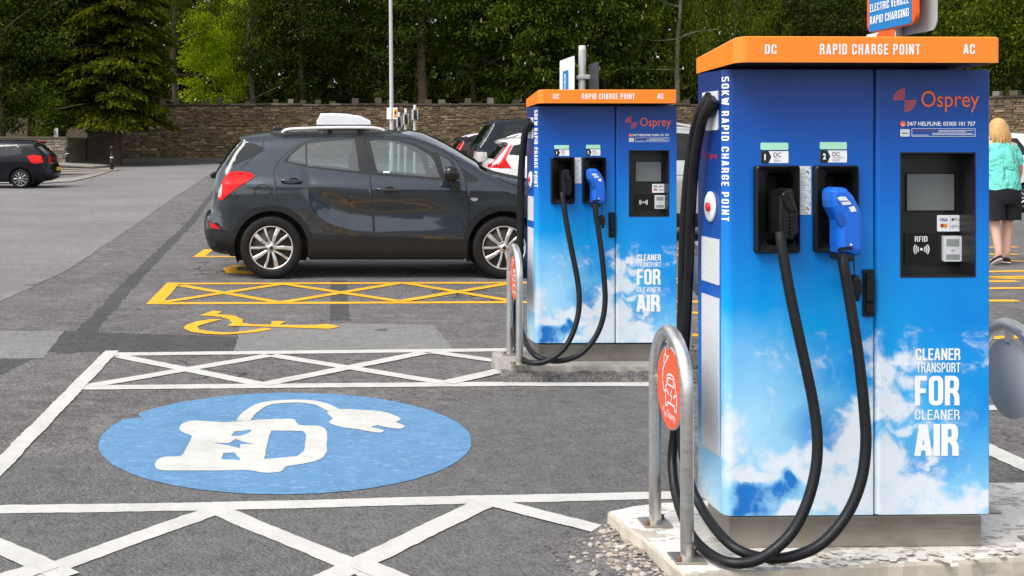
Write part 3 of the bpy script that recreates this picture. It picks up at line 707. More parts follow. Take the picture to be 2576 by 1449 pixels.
# ================================================================ CONCRETE ISLANDS
def slab(name, top, z0, z1, label, mat, mate, seed, out=.015):
    rr = random.Random(seed); pl = []
    for i in range(len(top)):
        a = Vector(top[i]); b = Vector(top[(i + 1) % len(top)]); n = max(1, int((b - a).length / .045))
        for k in range(n):
            q = a.lerp(b, k / n); pl.append((q.x + rr.uniform(-.006, .006), q.y + rr.uniform(-.006, .006)))
    c = Vector((sum(q[0] for q in pl) / len(pl), sum(q[1] for q in pl) / len(pl)))
    v, f = flat(pl, [], lambda a, b: (a, b, z1))
    o = tag(mk(name, v, f, mat), label, 'concrete island')
    n = len(pl); sv = []
    for a, b in pl:
        d = (Vector((a, b)) - c).normalized(); e = rr.uniform(.2, 1) * out
        sv += [(a, b, z1), (a + d.x * .006, b + d.y * .006, z1 - .008 - rr.random() * .006), (a + d.x * e, b + d.y * e, (z0 + z1) / 2), (a + d.x * out, b + d.y * out, z0)]
    sf = [(4 * i + k, 4 * i + k + 1, 4 * ((i + 1) % n) + k + 1, 4 * ((i + 1) % n) + k) for i in range(n) for k in range(3)]
    mk('edge', sv, sf, mate, o, False)
    return o
def at(px, py, z): d = (EYE - z) * F / (py - CY); return ((px - CX) * d / F, d)
top1 = [at(*q, .1) for q in [(1535, 1287), (1575, 1318), (1612, 1347), (1656, 1385), (1694, 1419), (1722, 1443), (1900, 1438), (2200, 1419), (2576, 1401), (2900, 1392), (2840, 1212), (2500, 1214), (2200, 1234), (1720, 1262), (1625, 1269)]]
island1 = slab('concrete_island', top1, 0, .1, 'near concrete island with flaking white paint under the big charger', M['slab'], M['concrete_edge'], 3)
OFF = Vector((.010, 3.384, 0))
top2 = [(a + OFF.x, b + OFF.y - .0) for a, b in [at(*q, .1) for q in [(1592, 1300), (1668, 1367), (1716, 1410), (2200, 1412), (2500, 1412), (2500, 1235), (2000, 1240), (1665, 1278)]]]
island2 = slab('concrete_island', top2, 0, .1, 'bare grey concrete island under the further charger', M['concrete'], M['concrete'], 4)
ap = Paint(12); e0 = min(q[1] for q in top2); x0_, x1_ = min(q[0] for q in top2), max(q[0] for q in top2)
n = 40; av = []
for i in range(n + 1):
    x = x0_ - .02 + (x1_ - x0_ + .1) * i / n; j = random.uniform(-.012, .012)
    av += [(x, e0 - .058 + j * .4, .0045), (x, e0 - .035 + j * .4, .035), (x, e0 - .012, .062 + j * .5), (x, e0 + .05, .063)]
af = [(4 * i + k, 4 * i + 4 + k, 4 * i + 5 + k, 4 * i + 1 + k) for i in range(n) for k in range(3)]
mk('asphalt_fillet', av, af, M['asphalt'], ground, False, 'dark asphalt built up against the further concrete island')
fl = []; seq = [Vector(q) for q in top1[:6]]; nfl = 44
for i in range(nfl + 1):
    t = i / nfl * 5; k = min(4, int(t)); e = seq[k].lerp(seq[k + 1], t - k); dd = seq[min(5, k + 1)] - seq[k]; nn = Vector((dd.y, -dd.x)).normalized()
    if nn.x > 0: nn = -nn
    for u, z in ((-.012, .058), (.03, .05), (.09, .026), (.17, .009), (.26, .0045)): fl.append((e.x + nn.x * u + random.uniform(-.012, .012), e.y + nn.y * u + random.uniform(-.006, .006), z + (random.uniform(-.004, .004) if z > .006 else 0)))
mk('asphalt_fillet', fl, [(5 * i + k, 5 * i + 5 + k, 5 * i + 6 + k, 5 * i + 1 + k) for i in range(nfl) for k in range(4)], M['asphalt'], ground, True, 'crumbling asphalt ramped up against the near concrete island')
# loose rubble and paint flakes round the near island
rb = MB(); rr = random.Random(21)
def pebble(mb, x, y, z, s):
    bm = bmesh.new(); bmesh.ops.create_icosphere(bm, subdivisions=1, radius=1)
    fl = rr.uniform(.25, .7); a = rr.uniform(0, 6.28); ex = rr.uniform(.7, 1.5)
    vs = []
    for q in bm.verts:
        c = q.co * (1 + rr.uniform(-.25, .25)); vs.append((x + s * (c.x * ex * math.cos(a) - c.y * math.sin(a)), y + s * (c.x * ex * math.sin(a) + c.y * math.cos(a)), z + s * fl * c.z))
    mb.add(vs, [[q.index for q in fc.verts] for fc in bm.faces]); bm.free()
for i in range(430):
    t = rr.random(); e = Vector(top1[0]).lerp(Vector(top1[5]), t); d = abs(rr.gauss(0, .09)) + .012
    x = e.x - d * .75; y = e.y - d * .5 + rr.uniform(-.05, .05)
    pebble(rb, x, y, float(np.interp(d, [0, .03, .09, .17, .26], [.06, .052, .029, .012, .007])) + .001, rr.choice([.003, .004, .005, .006, .008, .012]) * rr.uniform(.8, 1.3))
tag(rb.obj('rubble', M['rubble']), 'crumbled concrete chips along the left edge of the near island', None, None, 'stuff')
fk = MB()
for i in range(150):
    if i < 70: x = rr.uniform(1.45, 2.35); y = 3.80 - abs(rr.gauss(0, .05)) + (.03 if x > 2.2 else 0)
    else: x = rr.uniform(2.25, 3.1); y = rr.uniform(3.75, 4.5)
    n = rr.randint(4, 6); s = rr.uniform(.006, .022); a0 = rr.uniform(0, 6.28); tilt = rr.uniform(-.35, .35)
    ring = [(x + s * rr.uniform(.6, 1.2) * math.cos(a0 + 6.283 * k / n), y + s * rr.uniform(.5, 1) * math.sin(a0 + 6.283 * k / n)) for k in range(n)]
    zt = lambda q: .104 + abs(tilt) * s + (q[0] - x) * tilt
    fk.add([(q[0], q[1], zt(q)) for q in ring] + [(q[0], q[1], zt(q) + .002) for q in ring], [tuple(range(n)), tuple(range(2 * n - 1, n - 1, -1))] + [(k, n + k, n + (k + 1) % n, (k + 1) % n) for k in range(n)])
M['flake'] = island('paint_flake', [(0, (.66, .62, .56)), (.5, (.58, .54, .48)), (1, (.72, .70, .66))], .85, .2, 60)
tag(fk.obj('paint_flakes', M['flake']), 'curled flakes of white paint on the near concrete island', None, None, 'stuff')

# ================================================================ CHARGER
YAW = R(1.5); O = Vector((1.3465, 3.82, .10))
cy_, sy_ = math.cos(YAW), math.sin(YAW)
def loc(pw): d = Vector(pw) - O; return Vector((d.x * cy_ + d.y * sy_, -d.x * sy_ + d.y * cy_, d.z))
def ray(px, py): return Vector(((px - CX) / F, 1, -(py - CY) / F))
CAM = Vector((0, 0, EYE))
def PL(px, py, dy=0.0):
    a = loc(CAM); b = loc(CAM + ray(px, py)) - a; t = (dy - a.y) / b.y; return a + b * t
def SL(px, py, dx=0.0):
    a = loc(CAM); b = loc(CAM + ray(px, py)) - a; t = (dx - a.x) / b.x; return a + b * t
ch = empty('charging_cabinet', O, YAW, 'big near blue charging cabinet with orange canopy, standing on the flaking white island', 'ev charger', 'blue rapid charging cabinets')
W0, W1 = 0.0, PL(2490, 700).x; ZB, ZT = .12, 1.60; SEAM = PL(2201, 700).x
EL = '''left'''
# shell
c = MB(); c.add([(x, y, z) for z in (ZB, ZT) for y in (.031, .245) for x in (0, W1)], [(4, 5, 7, 6), (0, 2, 3, 1), (2, 6, 7, 3), (0, 4, 6, 2), (1, 3, 7, 5)])
c.obj('cabinet_shell', M['print_side'], ch)
MB().rbox(.10, W1 - .08, .246, .50, .10, 1.585, .01).obj('rear_housing', M['print_side'], ch)
def frontfn(dy): return lambda a, b: (a, dy, b)
def rect(px0, py0, px1, py1, dy=0.0):
    a = PL(px0, py0, dy); b = PL(px1, py1, dy); return min(a.x, b.x), max(a.x, b.x), min(a.z, b.z), max(a.z, b.z)
def door(x0, x1, rl, rr_, holes, label):
    mb = MB(); outer = [(x0 + rl, ZB), (x1 - rr_, ZB), (x1 - rr_, ZT), (x0 + rl, ZT)]
    v, f = flat(outer, holes, frontfn(0)); mb.add(v, f)
    for (xa, r, sgn) in ((x0, rl, 1), (x1, rr_, -1)):
        arc = [(xa + sgn * (r - r * math.cos(t * math.pi / 2 / 8)), r - r * math.sin(t * math.pi / 2 / 8)) for t in range(9)]
        if r < .029: arc = [(xa, .030)] + arc
        q = [(a, b, z) for a, b in arc for z in (ZB, ZT)]
        mb.add(q, [(2 * i, 2 * i + 2, 2 * i + 3, 2 * i + 1) for i in range(len(arc) - 1)], True)
        for z in (ZB, ZT): mb.add([(a, b, z) for a, b in arc] + [(xa + sgn * r, .03, z)], [tuple(range(len(arc) + 1))])
    for z in (ZB, ZT): mb.add([(x0 + rl, 0, z), (x1 - rr_, 0, z), (x1 - rr_, .03, z), (x0 + rl, .03, z)], [(0, 1, 2, 3)])
    return mb.obj('door', M['print'], ch, label)
rc = lambda r, i=0: rrect(r[0] + i, r[1] - i, r[2] + i, r[3] - i, .008)
H1o, H2o = rect(1895, 636, 2006, 416), rect(2044, 634, 2153, 416)
SCo = rect(2267, 695, 2451, 386)
door(W0, SEAM - .003, .03, .006, [rc(H1o, .006), rc(H2o, .006)], 'wide left door with two black plug holsters')
door(SEAM + .003, W1, .018, .006, [rrect(SCo[0], SCo[1], SCo[2], SCo[3], .001)], 'narrow right door with the payment screen')
MB().box(SEAM - .0025, SEAM + .0025, .012, .03, ZB, ZT).obj('door_gap', M['seam'], ch)
# steel base
xb0, xb1 = PL(1836, 1340, .035).x, PL(2470, 1340, .035).x
MB().rbox(xb0, xb1, .035, .24, 0, .106, .004).obj('steel_base', M['steel_base'], ch)
MB().box(xb0 + .012, xb1 - .012, .045, .235, .104, .1205).obj('base_gap', M['seam'], ch)
# canopy
cxr = PL(2515, 120, -.12).x
plan = [(-.004, .25)] + [(-.004 + .035 - .035 * math.cos(t * math.pi / 12), -.12 + .035 - .035 * math.sin(t * math.pi / 12)) for t in range(7)] + [(cxr - .010 + .010 * math.sin(t * math.pi / 6), -.12 + .010 - .010 * math.cos(t * math.pi / 6)) for t in range(4)] + [(cxr, .25)]
zt = lambda y: float(np.interp(y, [-.12, .25], [PL(2100, 91.5, -.12).z, 1.658])); zb = lambda y: float(np.interp(y, [-.12, .25], [PL(2100, 157, -.12).z, 1.6025]))
n = len(plan); cc = (.43, .1)
ins = lambda q, d: (q[0] + (d if q[0] < .4 else -d), q[1] + (d if q[1] < .1 else -d))
rings = [[(a, b, zb(b)) for a, b in plan], [(a, b, zt(b) - .004) for a, b in plan], [(*ins(q, .004), zt(q[1])) for q in plan]]
v = sum(rings, []); f = [(k * n + i, k * n + (i + 1) % n, (k + 1) * n + (i + 1) % n, (k + 1) * n + i) for k in range(2) for i in range(n)] + [tuple(range(2 * n, 3 * n))]
canopy = mk('canopy', v, f, M['orange'], ch)
mk('canopy_soffit', [(a, b, zb(b) + .001) for a, b in [ins(q, .002) for q in plan]], [tuple(range(n))], M['panel_black'], ch)
CF = lambda a, b: (a, -.1212, b)
for s, a in (('DC', (1924, 136, 1953, 112)), ('RAPID CHARGE POINT', (2062, 137, 2314, 111)), ('AC', (2423, 136, 2452, 111))):
    r = rect(*a, -.12); block(canopy, s, *r, CF, M['white_print'], 1.0, .17 if len(s) > 3 else .13)
FF = lambda dy: (lambda a, b: (a, -dy, b))
# front lettering
def ft(s, box, mat='white_print', bold=.02, dy=.0015, par=None, plane=0.0): return text(par or ch, s, *rect(*box, plane), (lambda a, b: (a, plane - dy, b)), M[mat], bold)
ft('Osprey', (2317, 282, 2462, 229), 'orange_print', .0)
for s, b, bo in (('CLEANER', (2303, 906, 2415, 876), 1.0), ('TRANSPORT', (2305, 937, 2415, 912), .85), ('FOR', (2301, 1020, 2413, 945), 1.15), ('CLEANER', (2301, 1056, 2413, 1030), .72), ('AIR', (2299, 1147, 2411, 1066), 1.25)): block(ch, s, *rect(*b), FF(.0016), M['white_print'], bo, .075)
ft('24/7 HELPLINE: 03300 101 757', (2281, 316.5, 2453, 306), 'white_print', .02)
def fanlogo(cx, cy, r, fn, mat, parent, name='emblem'):
    v = []; f = []
    for base in (90, 270):
        for k in range(11):
            a0 = R(base + k * 8.6 + 1.0); a1 = R(base + k * 8.6 + 4.3)
            n = len(v); v += [fn(cx, cy), fn(cx + r * math.cos(a0), cy + r * math.sin(a0)), fn(cx + r * math.cos(a1), cy + r * math.sin(a1))]; f.append((n, n + 1, n + 2))
    return mk(name, v, f, mat, parent)
ce = PL(2275, 252); fanlogo(ce.x, ce.z, .0395, FF(.0015), M['orange_print'], ch)
def pdisc(cx, cz, rx, rz, fn, mat, name, parent, n=24): return mk(name, [fn(cx + rx * math.cos(6.2832 * k / n), cz + rz * math.sin(6.2832 * k / n)) for k in range(n)], [tuple(range(n))], mat, parent)
q = PL(2271, 312); ph = pdisc(q.x, q.z, .0095, .0095, FF(.0015), M['orange_print'], 'phone_icon', ch)
v = []; f = []
for k in range(7):
    a = R(200 + k * 20); 
    for r_ in (.0035, .0058): v.append((q.x + .001 + r_ * math.cos(a), -.0022, q.z + .001 + r_ * math.sin(a)))
mk('handset', v, [(2 * i, 2 * i + 1, 2 * i + 3, 2 * i + 2) for i in range(6)], M['white_print'], ph)
r = rect(2264, 343.5, 2288, 325); card = mk('sticker', [(a, -.0015, b) for a, b in rrect(*r, .004)], [tuple(range(24))], M['white_plastic'], ch)
mk('sticker_text', [(a, -.0022, b) for a, b in ((r[0] + .005, r[2] + .009), (r[1] - .005, r[2] + .009), (r[1] - .005, r[2] + .013), (r[0] + .005, r[2] + .013))], [(0, 1, 2, 3)], M['grey_print'], card)
r = rect(2293, 343.5, 2453, 323)
lb = MB()
for a in ((r[0], r[1], r[2], r[2] + .0012), (r[0], r[1], r[3] - .0012, r[3]), (r[0], r[0] + .0012, r[2], r[3]), (r[1] - .0012, r[1], r[2], r[3])): lb.box(a[0], a[1], -.0015, -.0005, a[2], a[3])
for k, (x0, x1) in enumerate(((.42, .97), (.42, .85), (.32, .95), (.32, .97))): zz = r[3] - .006 - k * .0047; lb.box(r[0] + (r[1] - r[0]) * x0, r[0] + (r[1] - r[0]) * x1, -.0015, -.0005, zz - .0016, zz)
lb.box(r[0] + .003, r[0] + (r[1] - r[0]) * .27, -.0015, -.0005, r[2] + .004, r[2] + .0055)
small = lb.obj('notice_box', M['grey_print'], ch); small.data.materials[0] = M['white_print']
zz = r[3] - .008; text(small, 'ospreycharging.co.uk', r[0] + .004, r[0] + (r[1] - r[0]) * .38, zz - .003, zz + .004, FF(.0016), M['red_print'], .0)
# status lights and connector labels
for i, (lx, rx_) in enumerate(((1913, 1982), (2062, 2129))):
    dyp = -i * 1.5
    r = rect(lx, 377 + dyp, rx_, 359 + dyp); mb = MB(); mb.prism(rrect(*r, .004), lambda u, w_, d: (u, d, w_), -.004, 0); st = mb.obj('status_light', M['mint'], ch)
    r = rect(lx, 410 + dyp, rx_ + 1, 380 + dyp); lbx = mk('connector_label', [(r[0], -.0015, r[2]), (r[1], -.0015, r[2]), (r[1], -.0015, r[3]), (r[0], -.0015, r[3])], [(0, 1, 2, 3)], M['white_print'], ch)
    wd = r[1] - r[0]; hh = r[3] - r[2]
    mk('number_flag', [(a, -.0022, b) for a, b in ((r[0], r[2]), (r[0] + wd * .28, r[2]), (r[0] + wd * .38, r[2] + hh / 2), (r[0] + wd * .28, r[3]), (r[0], r[3]))], [(0, 1, 2, 3, 4)], M['black_print'], lbx)
    tf = lambda a, b: (a, -.0030, b)
    text(lbx, '12'[i], r[0] + wd * (.10 if i else .125), r[0] + wd * (.22 if i else .175), r[2] + hh * .25, r[2] + hh * .75, tf, M['white_print'], .04)
    text(lbx, 'DC', r[0] + wd * .46, r[0] + wd * .73, r[2] + hh * .52, r[2] + hh * .88, tf, M['black_print'], 0)
    text(lbx, ('CCS', 'CHAdeMO')[i], r[0] + wd * .46, r[0] + wd * (.64, .88)[i], r[2] + hh * .34, r[2] + hh * .46, tf, M['grey_print'], 0)
    text(lbx, '50kW', r[0] + wd * .46, r[0] + wd * .73, r[2] + hh * .12, r[2] + hh * .27, tf, M['grey_print'], 0)
# holsters
def holster(ro, inner, label):
    ri = rect(*inner, -.008); rd = rect(*inner, -.008)
    loops = [[(a, 0.0, b) for a, b in rrect(*ro, .010)], [(a, -.020, b) for a, b in rrect(*ro, .010)], [(a, -.026, b) for a, b in rrect(ro[0] + .005, ro[1] - .005, ro[2] + .005, ro[3] - .005, .008)],
             [(a, -.004, b) for a, b in rrect(*ri, .022)], [(a, .06, b) for a, b in rrect(*ri, .022)], [(a, .115, b) for a, b in rrect(ri[0] + .008, ri[1] - .008, ri[2] + .01, ri[3] - .01, .018)]]
    n = len(loops[0]); v = sum(loops, []); f = [(k * n + i, k * n + (i + 1) % n, (k + 1) * n + (i + 1) % n, (k + 1) * n + i) for k in range(5) for i in range(n)] + [tuple(range(5 * n, 6 * n))]
    o = MB().add(v, f).obj('plug_holster', M['black_plastic'], ch, label); return o
holster(H1o, (1927, 618, 1999, 434), None); holster(H2o, (2076, 616, 2149, 434), None)
# instruction strip
r = rect(2006, 540, 2040, 418); ins_ = mk('instruction_strip', [(r[0], -.0015, r[2]), (r[1], -.0015, r[2]), (r[1], -.0015, r[3]), (r[0], -.0015, r[3])], [(0, 1, 2, 3)], M['white_plastic'], ch)
mb = MB(); rs = random.Random(3); mr = MB(); wd = r[1] - r[0]; hh = (r[3] - r[2]) / 4
def seg2(mb_, a, b, w_, y): 
    a = Vector(a); b = Vector(b); d = (b - a).normalized(); nn = Vector((-d.y, d.x)) * w_ / 2
    mb_.add([(a.x + nn.x, y, a.y + nn.y), (b.x + nn.x, y, b.y + nn.y), (b.x - nn.x, y, b.y - nn.y), (a.x - nn.x, y, a.y - nn.y)], [(0, 1, 2, 3)])
for k in range(4):
    z0 = r[3] - (k + 1) * hh
    if k < 3: seg2(mb, (r[0] + .001, z0), (r[1] - .001, z0), .0006, -.0022)
    fx = lambda a, b: (r[0] + wd * a, z0 + hh * b)
    for a, b in (((.25, .2), (.3, .8)), ((.3, .8), (.6, .62)), ((.6, .62), (.52, .12)), ((.52, .12), (.25, .2)), ((.6, .55), (.85, .35)), ((.4, .7), (.42, .3)), ((.3, .45), (.56, .4)), ((.85, .92), (.93, .92)), ((.85, .78), (.93, .78)), ((.93, .92), (.93, .78)), ((.85, .92), (.85, .78))): seg2(mb, fx(*a), fx(*b), .0008, -.0022)
    if k in (0, 3): seg2(mb if k == 0 else mr, fx(.68, .62), fx(.82, .42), .0035, -.0024); seg2(mr, fx(.62, .18), fx(.74, .06), .001, -.0024); seg2(mr, fx(.62, .06), fx(.74, .18), .001, -.0024)
mb.obj('instruction_drawing', M['black_print'], ins_)['kind'] = 'stuff'; mr.obj('instruction_mark', M['red_print'], ins_)['kind'] = 'stuff'
# latch handle
r = rect(2168, 796, 2197, 677); mb = MB(); mb.rbox(r[0], r[1], -.012, 0, r[2], r[3], .004); mb.rbox(r[0] + .005, r[1] - .006, -.028, -.011, r[2] + .05, r[3] - .014, .005); mb.rbox(r[0] + .006, r[1] - .004, -.02, -.011, r[2] + .012, r[2] + .048, .004)
mb.obj('latch_handle', M['black_plastic'], ch)
# payment recess
DP = .088; ro = SCo
mb = MB(); c4 = lambda y, i=0: [(ro[0] + i, y, ro[2] + i), (ro[1] - i, y, ro[2] + i), (ro[1] - i, y, ro[3] - i), (ro[0] + i, y, ro[3] - i)]
mb.add(c4(-.0018, -.004) + c4(-.0018, .0) + c4(DP), [(k * 4 + i, k * 4 + (i + 1) % 4, k * 4 + 4 + (i + 1) % 4, k * 4 + 4 + i) for k in range(2) for i in range(4)] + [(8, 9, 10, 11)])
rec = mb.obj('payment_recess', M['panel_black'], ch)
def inset(name, box, mat, y, par=rec, rad=.003, th=.003):
    r = rect(*box, y); mb = MB(); mb.prism(rrect(*r, rad), lambda u, w_, d: (u, d, w_), y - th, y); return mb.obj(name, M[mat], par), r
inset('screen_frame', (2277, 533, 2404, 434), 'gloss_black', DP - .0005); inset('screen', (2281, 529, 2399, 438), 'screen', DP - .004)
inset('reader_panel', (2274, 667, 2416, 586), 'gloss_black', DP - .0005)
ty = DP - .0055
rfid = block(rec, 'RFID', *rect(2301, 608, 2333, 594, ty), (lambda a, b: (a, ty, b)), M['white_print'], 1.0)
q = PL(2318, 627, ty); mb = MB(); mb.add([(q.x + .005 * math.cos(6.283 * k / 16), ty, q.z + .005 * math.sin(6.283 * k / 16)) for k in range(16)], [tuple(range(16))])
for k, rad in enumerate((.012, .019, .026)):
    for s in (0, 180):
        ang = [R(s - 38 + 76 * t / 8) for t in range(9)]; vv = []
        for a in ang: vv += [(q.x + (rad - .002) * math.cos(a), ty, q.z + (rad - .002) * math.sin(a)), (q.x + (rad + .002) * math.cos(a), ty, q.z + (rad + .002) * math.sin(a))]
        mb.add(vv, [(2 * t, 2 * t + 1, 2 * t + 3, 2 * t + 2) for t in range(8)])
mb.obj('contactless_mark', M['white_print'], rec)
tm, r = inset('card_terminal', (2369, 657, 2414, 593), 'white_plastic', DP - .0045, th=.012); yt = DP - .0045 - .012
for nm, a, m_ in (('terminal_display', (.14, .86, .60, .88), 'lcd'), ('terminal_slot', (.12, .88, .08, .28), 'lcd')):
    wd, hh = r[1] - r[0], r[3] - r[2]; mk(nm, [(r[0] + wd * a[0], yt - .001, r[2] + hh * a[2]), (r[0] + wd * a[1], yt - .001, r[2] + hh * a[2]), (r[0] + wd * a[1], yt - .001, r[2] + hh * a[3]), (r[0] + wd * a[0], yt - .001, r[2] + hh * a[3])], [(0, 1, 2, 3)], M[m_], rec)
pdisc((r[0] + r[1]) / 2, r[2] + (r[3] - r[2]) * .44, .007, .004, lambda a, b: (a, yt - .001, b), M['sign_grey'], 'tap_mark', rec)
sk, r = inset('card_sticker', (2357, 582, 2421, 541), 'white_print', DP - .0005, th=.002); ys_ = DP - .0035
wd, hh = r[1] - r[0], r[3] - r[2]; sf = lambda a, b: (a, ys_, b); X = lambda t: r[0] + wd * t; Zz = lambda t: r[2] + hh * t
text(rec, 'VISA', X(.07), X(.42), Zz(.62), Zz(.82), sf, M['visa_blue'], .02); text(rec, 'Pay', X(.67), X(.93), Zz(.60), Zz(.84), sf, M['grey_print'], 0); text(rec, 'Pay', X(.68), X(.93), Zz(.18), Zz(.40), sf, M['grey_print'], 0)
pdisc(X(.60), Zz(.73), .0042, .0046, sf, M['black_print'], 'pay_mark', rec); text(rec, 'G', X(.55), X(.64), Zz(.22), Zz(.40), sf, M['visa_blue'], .01)
pdisc(X(.19), Zz(.36), .0068, .0068, sf, M['red_print'], 'card_mark', rec); pdisc(X(.31), Zz(.36), .0068, .0068, lambda a, b: (a, ys_ - .0006, b), M['amber_print'], 'card_mark', rec)
mk('sticker_rule', [(X(.495), ys_, Zz(.04)), (X(.505), ys_, Zz(.04)), (X(.505), ys_, Zz(.96)), (X(.495), ys_, Zz(.96))], [(0, 1, 2, 3)], M['grey_print'], rec)
# side panel fittings
sfn = lambda d: (lambda a, b: (-d, a, b))
def srect(px0, py0, px1, py1):
    a = SL(px0, py0); b = SL(px1, py1); return min(a.y, b.y), max(a.y, b.y), min(a.z, b.z), max(a.z, b.z)
side_hole = (SL(1769, 300).y, SL(1807, 300).y); y1_, y0_ = max(side_hole), min(side_hole)
zt_, zb_ = SL(1788, 254).z, SL(1788, 334).z; zt_ = SL(1790, 252).z; zt_ = 1.532; zb_ = 1.400
mb = MB(); rI = [(y, z) for y, z in rrect(y0_, y1_, zb_, zt_, .004)]
mb.prism(rI, lambda u, w_, d: (d, u, w_), -.0035, .001); mb.obj('cable_outlet', M['white_plastic'], ch)
g = MB()
def grille(px, top, bot):
    a, b = SL(px[0], (top + bot) / 2).y, SL(px[1], (top + bot) / 2).y; z1 = SL(px[1], top).z; z0 = SL(px[1], bot).z
    mb = MB(); mb.prism(rrect(min(a, b), max(a, b), z0, z1, .003), lambda u, w_, d: (d, u, w_), -.003, .001)
    o = mb.obj('vent_panel', M['white_plastic'], ch); mb = MB(); n = int((z1 - z0) / .0075)
    for k in range(n):
        z = z0 + (z1 - z0) * (k + .5) / n
        mb.add([(-.0034, min(a, b) + .004, z - .001), (-.0034, max(a, b) - .004, z - .001), (-.0034, max(a, b) - .004, z + .0012), (-.0034, min(a, b) + .004, z + .0012)], [(0, 1, 2, 3)])
    mb.obj('vent_slots', M['sign_grey'], o)['kind'] = 'stuff'; o2 = o.children
    return o
grille((1767, 1810), 718 - 115, 718); grille((1767, 1810), 752, 1150)
q = SL(1790, 520); eb = MB(); ry_ = abs(SL(1777, 520).y - SL(1803, 520).y) / 2
eb.lathe([(0, .001), (.052, .001), (.052, .006), (.046, .010), (0, .010)], lambda a, b, h: (-h, q.y + a * ry_ / .052, q.z + b), 32); ebo = eb.obj('emergency_stop', M['white_plastic'], ch)
MB().lathe([(.014, .009), (.016, .014), (.015, .018), (.011, .020), (0, .0205)], lambda a, b, h: (-h, q.y + a - .004, q.z + b), 24).obj('stop_button', M['button_red'], ebo)
a, b = SL(1778, 392), SL(1805, 392)
fanlogo(SL(1772.5, 390).y * -1, SL(1773, 390).z, .018, lambda u, w_: (-.0015, -u, w_), M['red_print'], ch)
text(ch, 'Osprey', -SL(1779, 392).y, -SL(1806, 392).y, SL(1795, 404).z, SL(1795, 383).z, lambda u, w_: (-.0015, -u, w_), M['red_print'], 0)
# vertical lettering round the rounded corner of the left door
rc_ = .0312
zv0, zv1 = PL(1828, 557, .01).z, PL(1828, 193, .01).z
def vfn(u, w_):   # u runs downwards, w_ is the letter height round the corner
    th = R(14 + 50 * w_); return (.03 - rc_ * math.cos(th), .03 - rc_ * math.sin(th), zv1 - (zv1 - zv0) * u)
block(ch, '50KW RAPID CHARGE POINT', 0, 1, 0, 1, vfn, M['white_print'], 1.0, .20, cuts=7)
# plugs
Zp = lambda x, y: (1875.6 + x * .3333, 322 + y * .3333)
def plug(pts, y0, y1, mat, name, par, bev=.006):
    loop = [PL(*Zp(*q), (y0 + y1) / 2) for q in pts]; pl = [(q.x, q.z) for q in loop]
    cx = sum(q[0] for q in pl) / len(pl); cz = sum(q[1] for q in pl) / len(pl)
    def sc(d): 
        out = []
        for i in range(len(pl)):
            a = Vector(pl[i - 1]); b = Vector(pl[i]); c_ = Vector(pl[(i + 1) % len(pl)]); t = (c_ - a).normalized(); nn = Vector((-t.y, t.x))
            if (Vector((cx, cz)) - b).dot(nn) < 0: nn = -nn
            out.append((b.x + nn.x * d, b.y + nn.y * d))
        return out
    levels = [(y1, bev), (y1 - bev * .3, bev * .3), (y1 - bev, 0), (y0 + bev, 0), (y0 + bev * .3, bev * .3), (y0, bev)]
    n = len(pl); v = [(a, y, b) for y, d in levels for a, b in sc(d)]
    f = [(k * n + i, k * n + (i + 1) % n, (k + 1) * n + (i + 1) % n, (k + 1) * n + i) for k in range(5) for i in range(n)] + [tuple(range(n)), tuple(range(6 * n - 1, 5 * n - 1, -1))]
    return MB().add(v, f).obj(name, mat, par)
def cab(pts, r, par=None, name='charging_cable', label=None):
    L = [PL(*q[:2], q[2]) if len(q) == 3 else loc(P(q[0], q[1], q[3])) for q in pts]
    return MB().tube(crom(L, 8), r, 14).obj(name, M['rubber'], par or ch, label)
CR = .0168
cA = cab([(1796, 256, 0, 3.885), (1782, 268, 0, 3.90), (1768, 300, 0, 3.92), (1756, 350, 0, 3.95), (1746, 420, 0, 3.98), (1738, 540, 0, 4.02), (1732, 700, 0, 4.06), (1724, 850, 0, 4.10), (1712, 980, 0, 4.13), (1697, 1090, 0, 4.14), (1691, 1165, 0, 4.12), (1703, 1255, 0, 4.02), (1735, 1338, 0, 3.88), (1775, 1385, 0, 3.75), (1830, 1414, 0, 3.655), (1890, 1413, -.19), (1945, 1385, -.19), (1995, 1335, -.185), (2030, 1265, -.18), (2052, 1180, -.17), (2056, 1100, -.16), (2045, 1010, -.145), (2022, 900, -.13), (1998, 790, -.115), (1980, 700, -.10), (1966, 615, -.085), (1962, 585, -.075)], CR, None, 'charging_cable', 'left charging cable ending in a black plug')
cB = cab([(1785, 250, 0, 3.93), (1768, 266, 0, 3.95), (1752, 310, 0, 3.98), (1740, 370, 0, 4.02), (1728, 470, 0, 4.05), (1720, 600, 0, 4.08), (1716, 760, 0, 4.11), (1713, 900, 0, 4.11), (1712, 1010, 0, 4.10), (1716, 1120, 0, 4.07), (1736, 1215, 0, 4.0), (1772, 1290, 0, 3.90), (1812, 1345, 0, 3.76), (1860, 1385, 0, 3.68), (1930, 1404, -.165), (2000, 1398, -.17), (2070, 1365, -.17), (2130, 1295, -.165), (2166, 1210, -.16), (2178, 1120, -.15), (2174, 1030, -.14), (2160, 900, -.125), (2140, 770, -.11), (2125, 680, -.10), (2118, 640, -.09)], CR, None, 'charging_cable', 'right charging cable ending in a blue plug')
plug([(206, 500), (215, 492), (245, 470), (290, 452), (306, 470), (312, 500), (325, 560), (345, 640), (340, 760), (310, 830), (270, 832), (255, 800), (212, 800), (203, 700)], -.085, .03, M['black_plastic'], 'plug', cA)
plug([(240, 500), (255, 480), (298, 470), (330, 545), (356, 612), (352, 626), (308, 630), (285, 600)], -.098, -.03, M['gloss_black'], 'plug_lever', cA, .004)
plug([(306, 632), (356, 628), (364, 700), (370, 785), (350, 800), (306, 800)], -.096, -.03, M['black_plastic'], 'plug_grip', cA, .004)
